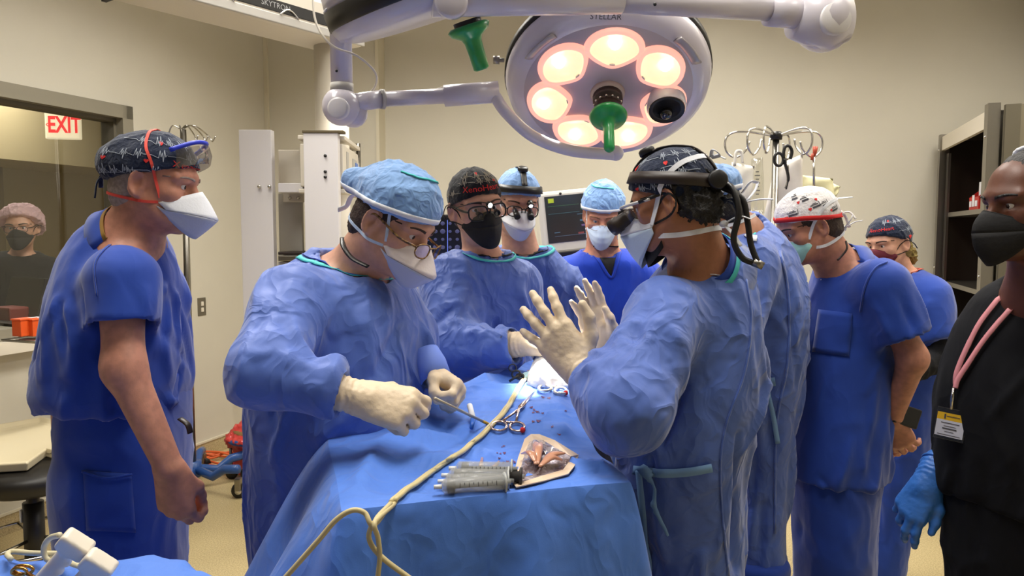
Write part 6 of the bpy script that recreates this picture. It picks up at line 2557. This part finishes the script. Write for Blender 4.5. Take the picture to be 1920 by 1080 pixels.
p.strap(m_, [(.066, .040, -.034), (.080, .01, .01), (.088, -.03, .03)], WHITEF, .0034)
g_ = p.glasses(BLACKP, .006, -.006, .027, .020, .0022, None, 2.8)
p.loupes(g_, BLACKP, -.012, .036, -.45, .0105, .030)
p.collar(TEAL, .013, .084, .8, .012)
p.collar(BLACKF, .012, .066, .6, .002, 'undershirt_neck')

# 5 -- man in bright blue V-neck
p = Person('man in bright blue V-neck scrubs with tall pale cap and pleated mask', (1130, 405, 3.05), (-97, 20, -3), .89, 'ruddy', -92,
           [(466, 1095, 1165, .9), (474, 1078, 1190, .8), (488, 1058, 1212, .75), (515, 1046, 1222), (560, 1042, 1226), (640, 1048, 1222), (760, 1050, 1222), (880, 1050, 1222)], .60, 3.12,
           {'L': [(1205, 520, 3.14), (1226, 640, 3.12), (1170, 700, 2.95), None, (.085, .075)],
            'R': [(1062, 520, 3.14), (1044, 640, 3.12), (1100, 700, 2.95), None, (.085, .075)]},
           neck=(1130, 470, 3.1), garment='top', gmat=SCRUB_B, rnd=17, folds=.011, collar_r=.076, neck_r=.06, iris='blue', gh=.0105)
P5 = p
p.hair('ginger', -.045, -.005, -.001, .002)
p.eyebrows('ginger')
p.surgical_cap(None, .035, .12, .135, .10, WHITEF, True)
m_ = p.mask('pleated', MASKBL)
p.strap(m_, [(.068, .038, -.03), (.082, .02, .02), (.090, .0, .05)], WHITEF, .0034)
p.strap(m_, [(.064, .034, -.05), (.078, .0, -.07), (.095, .02, -.105)], WHITEF, .0034)
p.glasses(mat('thin_steel', srgb(160, 130, 110), .3, .8), .004, -.012, .023, .014, .0008, None, 2.6)
b = p.gbvh
vq = [(1108, 468), (1152, 470), (1150, 500), (1140, 518)]
n_ = 10
Vv, Ff = [], []
for j in range(n_ + 1):
    t = j / n_
    y = 462 + t * 55
    l, r = 1112 + t * 32, 1160 - t * 14
    for i in range(5):
        h, _ = px_hit(b, l + (r - l) * i / 4, y, .003)
        Vv.append(h if h is not None else at(l + (r - l) * i / 4, y, 3.0))
for j in range(n_):
    for i in range(4):
        Ff.append((j * 5 + i, j * 5 + i + 1, (j + 1) * 5 + i + 1, (j + 1) * 5 + i))
MB().add(Vv, Ff, True).build('undershirt', BLACKF, p.gar, solid=.002)
ribbon_px(b, [(1106, 470), (1124, 490), (1145, 520), (1155, 500), (1163, 472)], 5, .005, 'neck_band', SCRUB_B, p.gar)

# 6 -- right surgeon with raised gloved hands
hL = {'y': (-.60, .22, .82), 'back': (-.25, -.95, .10), 'curl': [(6, 10, 8), (3, 8, 6), (6, 12, 8), (12, 14, 10)], 'spread': (12, 2, -9, -22), 'thumb': [(.024, .02, -.008), (.056, .046, -.010), (.074, .076, -.006), (.080, .104, .0)], 's': 1.10}
hR = {'y': (-.30, .1, .95), 'back': (.40, .90, .10), 'curl': [(8, 12, 8), (8, 10, 8), (8, 12, 8), (10, 14, 10)], 'spread': (5, 1, -3, -8), 'thumb': [(.024, .02, -.008), (.046, .046, -.024), (.050, .074, -.036), (.046, .098, -.040)], 's': 1.05}
p = Person('surgeon in blue gown holding up both gloved hands, head lamp over navy cap', (1260, 378, 1.62), (153, 15, 0), .87, 'tan', 163,
           [(462, 1292, 1378, .9), (478, 1256, 1398, .92), (502, 1224, 1412, .9), (550, 1204, 1424, .84), (620, 1192, 1434), (690, 1176, 1436), (760, 1160, 1424), (830, 1148, 1408), (900, 1156, 1398), (990, 1180, 1394), (1080, 1200, 1398)], .80, 1.72,
           {'L': [(1250, 592, 1.58), (1172, 768, 1.42), (1090, 700, 1.54), hL, (.088, .078, .060)],
            'R': [(1250, 600, 1.90), (1190, 740, 2.02), (1134, 655, 1.94), hR, (.09, .08, .055)]},
           neck=(1322, 470, 1.68), rnd=21, folds=.015, gh=.0072, collar_r=.070, neck_r=.056, extra_rows=gown_tail(), headh=.0036)
P6 = p
p.hair('black', -.075, -.012, .004, .007)
p.eyebrows('black')
cap, cb_ = p.scrub_cap(CAPNAVY, .012, .48, .002)
p.cap_print(cap, cb_, [(.10, -2.9, -.4, .004), (.05, -2.6, -.3, .012), (.025, -2.5, -1.0, .01), (.075, -2.8, -1.5, .0)], [(-1.75, .085, .007), (-.5, .10, .008), (-2.6, .03, .007), (-.75, .045, .006)])
hl = p.headlamp(BROWNP, None, True, True, z0=.056, slope=.34, w_=.016)
MB().tube(spline([(.0, -.12, .01), (-.02, -.15, -.01), (-.035, -.155, -.07), (-.035, -.128, -.13), (-.03, -.135, -.175), (-.02, -.155, -.195)], 8), .0075, 8).build('power_cable', BLACKP, hl)
MB().tube(spline([(.0, -.125, .0), (-.01, -.165, -.04), (-.015, -.165, -.10), (-.015, -.160, -.15), (-.02, -.165, -.195)], 8), .0075, 8).build('power_cable', BLACKP, hl)
MB().cyl((-.02, -.157, -.192), (-.016, -.175, -.208), .011, .009).build('cable_clip', STEEL, hl)
m_ = p.mask('shield', WHITEF, MASKBL)
p.strap(m_, [(.070, .044, -.048), (.080, .02, .0), (.090, -.015, .045), (.085, -.06, .075), (.05, -.10, .085), (0, -.122, .085)], WHITEF, .0062, .25)
p.strap(m_, [(.064, .036, -.078), (.070, -.01, -.088), (.060, -.06, -.092), (.03, -.092, -.092), (0, -.10, -.092)], WHITEF, .0062, .25)
mb = MB()
mb.sphere((-.02, -.112, -.088), .011, 10, (1, 1, .8))
mb.tube(spline([(-.02, -.112, -.088), (-.02, -.15, -.08), (-.02, -.175, -.094)], 5), .007, 6, flat=.25)
mb.tube(spline([(-.02, -.112, -.088), (-.03, -.13, -.12), (-.03, -.14, -.15)], 5), .007, 6, flat=.25)
mb.build('tie_bow', WHITEF, m_)
for q in ([(-.02, -.122, .075), (-.05, -.135, .085), (-.04, -.145, .07), (-.02, -.122, .073)], [(-.02, -.122, .075), (-.03, -.14, .07), (-.03, -.155, .058)]):
    MB().tube(spline(q, 5), .005, 6, flat=.3).build('tie_end', WHITEF, m_)
p.strap(m_, Person.EARLOOP, BLACKF, .0026, 1)
under = MB()
V = []
for j in range(5):
    for i in range(13):
        u = -1 + i / 6
        V.append((.060 * u, .034 + .066 * (1 - abs(u) ** 1.5) - .002, -.04 - j * .026 * (1 - .35 * u * u)))
under.add(V, [(j * 13 + i, j * 13 + i + 1, (j + 1) * 13 + i + 1, (j + 1) * 13 + i) for j in range(4) for i in range(12)], True)
p.lp(under, 'black_under_mask', BLACKF, None, .002)
gg = p.lp(MB().tube(spline([(-.080, .03, .012), (-.068, .092, .014), (-.03, .122, .016), (0, .126, .016), (.03, .122, .016), (.068, .092, .014), (.080, .03, .012)], 5), .004, 8), 'safety_goggles', mat('goggle_clear', srgb(210, 208, 206), .1, coat=.8))
V = []
for i in range(17):
    a = -1.15 + 2.3 * i / 16
    for dz, dr in ((.016, 0), (-.008, .004), (-.034, -.004)):
        V.append((.082 * math.sin(a), .022 + (.104 + dr) * math.cos(a), dz))
MB().add(V, [(i * 3 + k, i * 3 + k + 1, (i + 1) * 3 + k + 1, (i + 1) * 3 + k) for i in range(16) for k in range(2)], True).build('lens', GLASS, gg)
for sx in (-1, 1):
    MB().tube([(sx * .078, .06, .012), (sx * .081, -.01, .018)], .0032, 8, flat=1.5).build('temple', BLACKP, gg)
p.loupes(gg, BROWNP, -.008, .056, -.34, .0185, .026)
MB().box((0, .128, .004), (.03, .022, .018), None, .004).build('loupe_bridge', BLACKP, gg)
p.glove('L', hL, cuff=.085)
p.glove('R', hR, cuff=.07)
p.neck_band(SCRUB, -.04, .020, .010, .004, .012, 'scrub_collar')
p.neck_band(GOWN, -.06, .004, .030, .012, .006, 'gown_collar')
p.neck_band(TEAL, -.006, .006, .004, .013, .006, 'neck_trim')
ribbon_px(p.gbvh, [(1306, 506), (1332, 510), (1354, 513)], 13, .005, 'velcro_tab', WHITEF, p.gar)
TIEB = mat('tie_pale_blue', srgb(120, 160, 205), .7)
ribbon_px(p.gbvh, [(1190, 880), (1240, 886), (1290, 884), (1333, 876)], 16, .006, 'waist_tie', TIEB, p.gar)
ribbon_px(p.gbvh, [(1205, 872), (1228, 905), (1232, 950), (1252, 1000)], [14, 12, 10, 8], .012, 'tie_tail', TIEB, p.gar)
ribbon_px(p.gbvh, [(1202, 880), (1206, 920), (1212, 980), (1220, 1075)], 11, .010, 'tie_tail', TIEB, p.gar)
ribbon_px(p.gbvh, [(1398, 520), (1408, 600), (1395, 700), (1360, 800), (1350, 900), (1365, 1080)], 3, .003, 'back_overlap', GOWN, p.gar, 8, .004)

# 7 -- gowned surgeon mostly hidden behind
p = Person('surgeon turned away in blue gown, hidden behind the one with the head lamp', (1322, 392, 2.2), (172, 24, 0), .95, 'tan', 168,
           [(398, 1372, 1408, .9), (412, 1362, 1428, .9), (430, 1350, 1456, .85), (470, 1342, 1486, .8), (530, 1338, 1507), (610, 1338, 1515), (700, 1345, 1506), (790, 1355, 1486), (880, 1360, 1478), (980, 1362, 1476), (1080, 1362, 1476)], .82, 2.25,
           {'L': [(1400, 500, 2.10), (1360, 640, 2.0), (1270, 650, 2.0), None, (.09, .08, .055)],
            'R': [(1400, 500, 2.42), (1360, 640, 2.45), (1250, 650, 2.45), None, (.09, .08, .055)]},
           neck=(1385, 408, 2.22), rnd=25, folds=.015, collar_r=.074, extra_rows=gown_tail(), gh=.0095)
P7 = p
p.hair('black', -.06, -.005, .0, .003)
p.surgical_cap(None, .03, .15, .09, .10)
m_ = p.mask('pleated', MASKBL)
mb = MB()
for q in ([(0, -.12, -.03), (.02, -.16, -.01), (.03, -.18, .01)], [(0, -.12, -.03), (-.02, -.16, -.04), (-.03, -.19, -.055)], [(0, -.12, .0), (-.03, -.15, .02), (-.02, -.17, .01)]):
    mb.tube(spline(q, 5), .008, 6, flat=.3)
mb.build('tie_bow', WHITEF, m_)
p.strap(m_, Person.TIE_LOW, WHITEF, .005, .3)
ribbon_px(p.gbvh, [(1362, 442), (1380, 432), (1400, 434), (1416, 442)], 8, .004, 'neck_trim', TEAL, p.gar)
ribbon_px(p.gbvh, [(1398, 440), (1408, 448), (1418, 450)], 10, .005, 'velcro_tab', WHITEF, p.gar)
ribbon_px(p.gbvh, [(1428, 715), (1440, 716), (1453, 714)], 16, .006, 'waist_tie', TIEB, p.gar)
ribbon_px(p.gbvh, [(1436, 722), (1442, 750), (1448, 780), (1456, 830)], 9, .008, 'tie_tail', TIEB, p.gar)
ribbon_px(p.gbvh, [(1462, 470), (1478, 560), (1476, 680), (1455, 800), (1452, 1000)], 4, .004, 'back_overlap', GOWN, p.gar, 8, .005)

# 8 -- man with white cap, red band
p = Person('man in blue scrubs with white printed red-banded cap, hand behind his back', (1514, 424, 2.3), (182, 22, -2), .89, 'ruddy', 160,
           [(466, 1562, 1612, .9), (478, 1542, 1640, .9), (500, 1526, 1664, .85), (540, 1514, 1690, .8), (600, 1500, 1692), (680, 1488, 1682), (760, 1478, 1674), (830, 1470, 1668), (885, 1467, 1664)], .80, 2.38,
           {'L': [(1652, 540, 2.20), (1712, 672, 2.16), (1672, 788, 2.26), {'bare': 1, 'y': (.35, .15, -.6), 'back': (-.6, -.8, -.3), 'curl': [(20, 40, 30)] * 4, 's': 1.0}, (.088, .080), .66],
            'R': [(1600, 540, 2.56), (1640, 670, 2.6), (1660, 780, 2.5)]},
           neck=(1580, 480, 2.34), garment='top', gmat=SCRUB, pants=[(860, 1476, 1660), (920, 1478, 1650), (1000, 1482, 1644), (1085, 1486, 1640), (1250, 1490, 1630)], rnd=29, folds=.012, collar_r=.072, neck_r=.056, headh=.0042)
P8 = p
p.hair('brown', -.05, -.012, -.001, .0015)
p.sideburn_hair('brown', -.012)
p.eyebrows('brown')
cap, cb_ = p.scrub_cap(CAPWHITE, .022, .30, .004)
mb = MB()
V = []
for i in range(48):
    a = 2 * math.pi * i / 48
    for dz in (.001, .009, .017):
        y = -.012 + .108 * math.cos(a)
        z = .022 + .30 * y + dz
        q = p.cap_pt(cb_, a, z, .0018)
        V.append(q if q is not None else np.array([.088 * math.sin(a), y, z]))
mb.add(V, [(i * 3 + k, i * 3 + k + 1, ((i + 1) % 48) * 3 + k + 1, ((i + 1) % 48) * 3 + k) for i in range(48) for k in range(2)], True).build('red_band', mat('band_red', srgb(206, 32, 32), .8), cap, solid=.002)
p.cap_print(cap, cb_, [], [(-.5, .062, .0065), (-1.35, .065, .0065), (-2.1, .035, .006), (-1.0, .098, .006), (-1.75, .088, .006), (-.75, .045 + .04, .0)], None)
for (ph, z) in ((-1.62, .066), (-1.32, .098), (-.75, .066), (-2.0, .060), (-2.3, .03), (-.85, .112)):
    for (dz, a0, a1, hh) in ((0, -.14, .16, .0028), (.008, -.10, .22, .0012), (.006, -.17, -.15, .008), (.012, -.05, .12, .0009)):
        n_ = 6
        P = [p.cap_pt(cb_, ph + a0 + (a1 - a0) * i_ / n_, z + dz + k_ * hh, .0012) for i_ in range(n_ + 1) for k_ in (-1, 1)]
        if all(q is not None for q in P):
            MB().add(P, [(2 * i_, 2 * i_ + 1, 2 * i_ + 3, 2 * i_ + 2) for i_ in range(n_)]).build('print_line', PRINTK, cap, solid=.0003)
m_ = p.mask('pleated', AQUA)
p.strap(m_, [(.068, .038, -.03), (.080, .012, .012), (.092, -.02, .045), (.082, -.07, .06), (.03, -.12, .055), (0, -.126, .05)], WHITEF, .005, .25)
p.strap(m_, [(.064, .034, -.062), (.070, -.01, -.072), (.062, -.06, -.068), (.03, -.098, -.06), (0, -.108, -.058)], WHITEF, .005, .25)
MB().sphere((0, -.116, -.056), .010, 10).build('tie_knot', WHITEF, m_)
for q in ([(0, -.116, -.056), (-.02, -.15, -.045), (-.02, -.175, -.05)], [(0, -.116, -.056), (-.03, -.135, -.03), (-.02, -.15, -.02)], [(0, -.13, .05), (-.03, -.15, .045), (-.03, -.165, .04)]):
    MB().tube(spline(q, 5), .006, 6, flat=.3).build('tie_end', WHITEF, m_)
b = p.gbvh
p.neck_band(SCRUB, -.05, .004, .024, .006, .008, 'collar')
vv = []
for (x, y) in ((1533, 506), (1546, 512), (1542, 526)):
    h, _ = px_hit(b, x, y, .006)
    vv.append(h if h is not None else at(x, y, 2.2))
MB().add(vv, [(0, 1, 2)]).build('undershirt', WHITEF, p.gar, solid=.002)
patch_px(b, [(1536, 580), (1598, 588), (1592, 668), (1524, 660)], 8, 8, .004, 'chest_pocket', SCRUB, p.gar, .003)
ribbon_px(b, [(1614, 585), (1622, 540), (1640, 505), (1664, 492)], 3, .003, 'armhole_seam', SCRUB, p.gar)
MB().tube(spline([at(1586, 452, 2.25), at(1588, 466, 2.24), at(1580, 478, 2.24), at(1570, 488, 2.24)], 5), .003, 6).build('necklace', BROWNP, p.body)
ph = empty('mobile_phone', (0, 0, 0), 'black mobile phone held behind the back of the red-banded cap man', 'phone')
Rp = np.stack([unit([.86, .1, -.30]), unit([.1, -1, .05]), unit([.30, .1, .86])], 1)
Rp[:, 1] = np.cross(Rp[:, 2], Rp[:, 0])
pc_ = at(1700, 780, 2.24)
MB().box(pc_, (.085, .012, .062), Rp, .005).build('phone_body', BLACKP, ph)
MB().box(pc_ - Rp[:, 1] * .0062 * np.sign(Rp[:, 1][1]), (.076, .001, .054), Rp, .0004).build('phone_screen', mat('phone_glass', srgb(12, 12, 14), .08), ph)

# 9 -- woman with navy cap and burgundy mask
p = Person('woman in blue scrubs with navy cap and burgundy mask near the right cabinet', (1666, 458, 3.0), (205, 8, 4), .86, 'fair', 195,
           [(503, 1668, 1718, .9), (512, 1655, 1738, .85), (532, 1640, 1758, .8), (570, 1632, 1768), (640, 1632, 1762), (700, 1634, 1740), (740, 1636, 1738), (800, 1630, 1736)], .74, 3.05,
           {'L': [(1738, 556, 2.95), (1756, 672, 2.9), (1700, 700, 2.75), None, (.085, .080), .62],
            'R': [(1690, 556, 3.2), (1650, 660, 3.2), (1600, 700, 3.0)]},
           neck=(1692, 505, 3.04), garment='top', gmat=SCRUB, pants=[(780, 1630, 1738), (840, 1632, 1728), (900, 1636, 1712), (960, 1636, 1696), (1020, 1636, 1680), (1060, 1634, 1672)],
           rnd=33, folds=.011, collar_r=.066, neck_r=.048, female=True, gh=.0105, headh=.0048, foot=(1.52, 3.08))
P9 = p
p.hair('blond', -.07, -.008, .0, .003)
p.eyebrows('brown')
cap, cb_ = p.scrub_cap(CAPNAVY, .020, .36, .004)
p.cap_print(cap, cb_, [(.105, -2.0, -.4, .0), (.06, -2.4, -1.1, .0)], [(-.7, .11, .006), (-1.9, .025, .012)], ('XenoHeart', -.38, .076, .022, .0))
m_ = p.mask('kn95', BURG)
p.strap(m_, Person.EARLOOP, BLACKF, .0018, 1)
f_ = lambda f: (f.ell((-.01, -.115, -.055), (.028, .03, .034), None, 0), f.ell((-.015, -.125, -.085), (.02, .02, .03), None, .02))
p.local('ponytail', f_, (-.08, -.19, -.15), (.06, -.05, .0), HAIR['blond'], .004, .006, 60)
f = SDF(p.A['L'][0] - [.2, .25, .35], p.A['L'][0] + [.25, .25, .1], .01)
f.cone(p.A['L'][0] + (p.A['L'][1] - p.A['L'][0]) * .4, p.A['L'][1], .060, .054, 0)
f.cone(p.A['L'][1], p.A['L'][2], .054, .042, .02)
sdf_obj(f, 'undershirt_sleeve', NAVYSC, p.body, .006, (), 14)
p.collar(mat('lanyard_coral', srgb(200, 90, 74), .7), .010, .064, .4, .0, 'lanyard')

# 10 -- woman at the right edge
h10 = {'y': (-.50, .0, -.86), 'back': (-.72, -.65, .25), 'curl': [(14, 20, 14), (20, 28, 18), (36, 44, 24), (42, 48, 26)], 'spread': (10, 2, -5, -12), 'thumb': [(.024, .02, -.008), (.046, .050, -.018), (.054, .082, -.022), (.058, .106, -.020)], 's': .96}
p = Person('woman in black scrubs with black mask and badge lanyard at the right edge', (1940, 380, 1.5), (183, 6, 0), .92, 'deep', 205,
           [(512, 1915, 2015, .9), (528, 1892, 2050, .85), (560, 1862, 2084, .8), (620, 1830, 2108), (690, 1810, 2122), (760, 1796, 2129), (830, 1790, 2129), (900, 1790, 2122), (940, 1792, 2115)], .80, 1.62,
           {'R': [(1890, 600, 1.80), (1832, 760, 1.84), (1742, 902, 1.72), h10, (.075, .07), .8],
            'L': [(2050, 590, 1.45), (2110, 760, 1.45), (2130, 900, 1.45)]},
           neck=(1955, 512, 1.58), garment='top', gmat=NAVYSC, pants=[(900, 1796, 2115), (960, 1802, 2110), (1030, 1806, 2105), (1085, 1808, 2100), (1250, 1815, 2090)], pmat=NAVYSC, rnd=37, folds=.007, collar_r=.074, neck_r=.056, female=True)
P10 = p
def fn10(f):
    f.ell((0, -.014, .033), (.078, .098, .086), None, 0)
    f.half((0, .045, .05), (0, 1, -.9), .01)
p.local('hair', fn10, (-.1, -.13, -.08), (.1, .1, .14), HAIR['black'], .004, .0015, 60)
p.eyebrows('black')
def fn10b(f):
    f.ell((0, -.02, .04), (.085, .106, .09), None, 0)
    f.half((0, -.005, .09), (0, 1, -.75), .005)
p.local('surgical_cap', fn10b, (-.11, -.15, -.1), (.11, .1, .15), WHITEF, .004, .002, 40)
m_ = p.mask('kn95', BLACKF)
p.strap(m_, Person.EARLOOP, BLACKF, .002, 1)
g_ = p.glove('R', h10, 'glove', GLOVEB, .05)
LANY = mat('lanyard_pink', srgb(206, 132, 138), .7)
b = p.gbvh
la = empty('badge_lanyard', (0, 0, 0), 'pink lanyard with yellow and white name badge on black scrubs', 'lanyard')
ribbon_px(b, [(1900, 530), (1878, 560), (1840, 610), (1815, 660), (1799, 700), (1797, 722)], 9, .008, 'strap', LANY, la)
ribbon_px(b, [(1935, 545), (1890, 592), (1850, 640), (1820, 685), (1803, 712), (1798, 728)], 9, .010, 'strap', LANY, la)
h0, n0 = px_hit(b, 1796, 728, .010)
h1, n1 = px_hit(b, 1793, 768, .012)
MB().tube([h0, (h0 + h1) / 2, h1], [.0035, .005, .003], 8).build('clip', CHROME, la)
hc_, nc_ = px_hit(b, 1791, 796, .012)
nc_ = unit(unit(CAM - hc_) * .9 + nc_ * .3)
bx = unit(np.cross(UP, nc_))
by = np.cross(nc_, bx)
bx2 = unit(bx * .995 + by * -.07)
by2 = np.cross(nc_, bx2)
Rb = np.stack([bx2, by2, nc_], 1)
MB().box(hc_, (.060, .070, .003), Rb, .001).build('badge_sleeve', clear_mat('badge_clear', (.85, .85, .85, 1), .15, .1), la)
MB().box(hc_ - by2 * .010 + nc_ * .002, (.055, .036, .001), Rb).build('badge_card', mat('badge_white', srgb(196, 198, 214), .6), la)
MB().box(hc_ + by2 * .016 + nc_ * .002, (.055, .016, .001), Rb).build('badge_header', mat('badge_yellow', srgb(214, 170, 26), .6), la)
MB().box(hc_ + by2 * .016 - bx2 * .012 + nc_ * .003, (.003, .010, .0006), Rb).build('badge_emblem', PRINTK, la)
for (dx_, dy_, w1_, h1_) in ((.004, .017, .026, .0014), (0, .002, .036, .0012), (0, -.005, .024, .0009), (0, -.0105, .028, .0026), (0, -.017, .018, .0009), (0, -.024, .044, .0008)):
    MB().box(hc_ + by2 * dy_ + bx2 * dx_ + nc_ * .003, (w1_, h1_, .0006), Rb).build('badge_print_line', PRINTK, la)

# 11 -- woman behind the window
p = Person('woman behind the window in black scrubs with pink hair net and black mask', (40, 427, 4.3), (-72, 2, 2), .98, 'fair', -70,
           [(470, 12, 62, .9), (478, -10, 80, .85), (492, -30, 98, .8), (530, -38, 108), (580, -38, 108), (640, -36, 104), (760, -36, 104)], .62, 4.36,
           {'R': [(-18, 508, 4.36), (-34, 590, 4.30), (-10, 640, 4.15)],
            'L': [(92, 508, 4.36), (106, 590, 4.30), (80, 640, 4.15)]},
           neck=(38, 474, 4.34), garment='top', gmat=BLACKSC, rnd=41, folds=.010, female=True, neck_r=.048, gh=.013, headh=.0055)
P11 = p
p.eyebrows('brown')
def fnb(f):
    f.ell((0, -.02, .045), (.115, .125, .098), None, 0)
    f.ell((0, -.05, .0), (.108, .10, .09), None, .03)
    f.half((0, 0, .022), (0, .62, -1), .008)
o_, V, Q = p.local('bouffant_cap', fnb, (-.15, -.2, -.14), (.15, .15, .18), None, .0055, .008, 26)
m_b = bpy.data.materials.new('bouffant_pink')
m_b.use_nodes = True
nt_ = m_b.node_tree
pr_ = nt_.nodes['Principled BSDF']
pr_.inputs['Base Color'].default_value = srgb(236, 196, 204)
pr_.inputs['Alpha'].default_value = .72
pr_.inputs['Roughness'].default_value = .7
o_.data.materials.append(m_b)
p.hair('brown', -.03, .02, -.004, .002)
p.glasses(BROWNP, .004, -.004, .025, .018, .0016, None, 2.8)
m_ = p.mask('kn95', BLACKF)
p.strap(m_, Person.EARLOOP, BLACKF, .0018, 1)
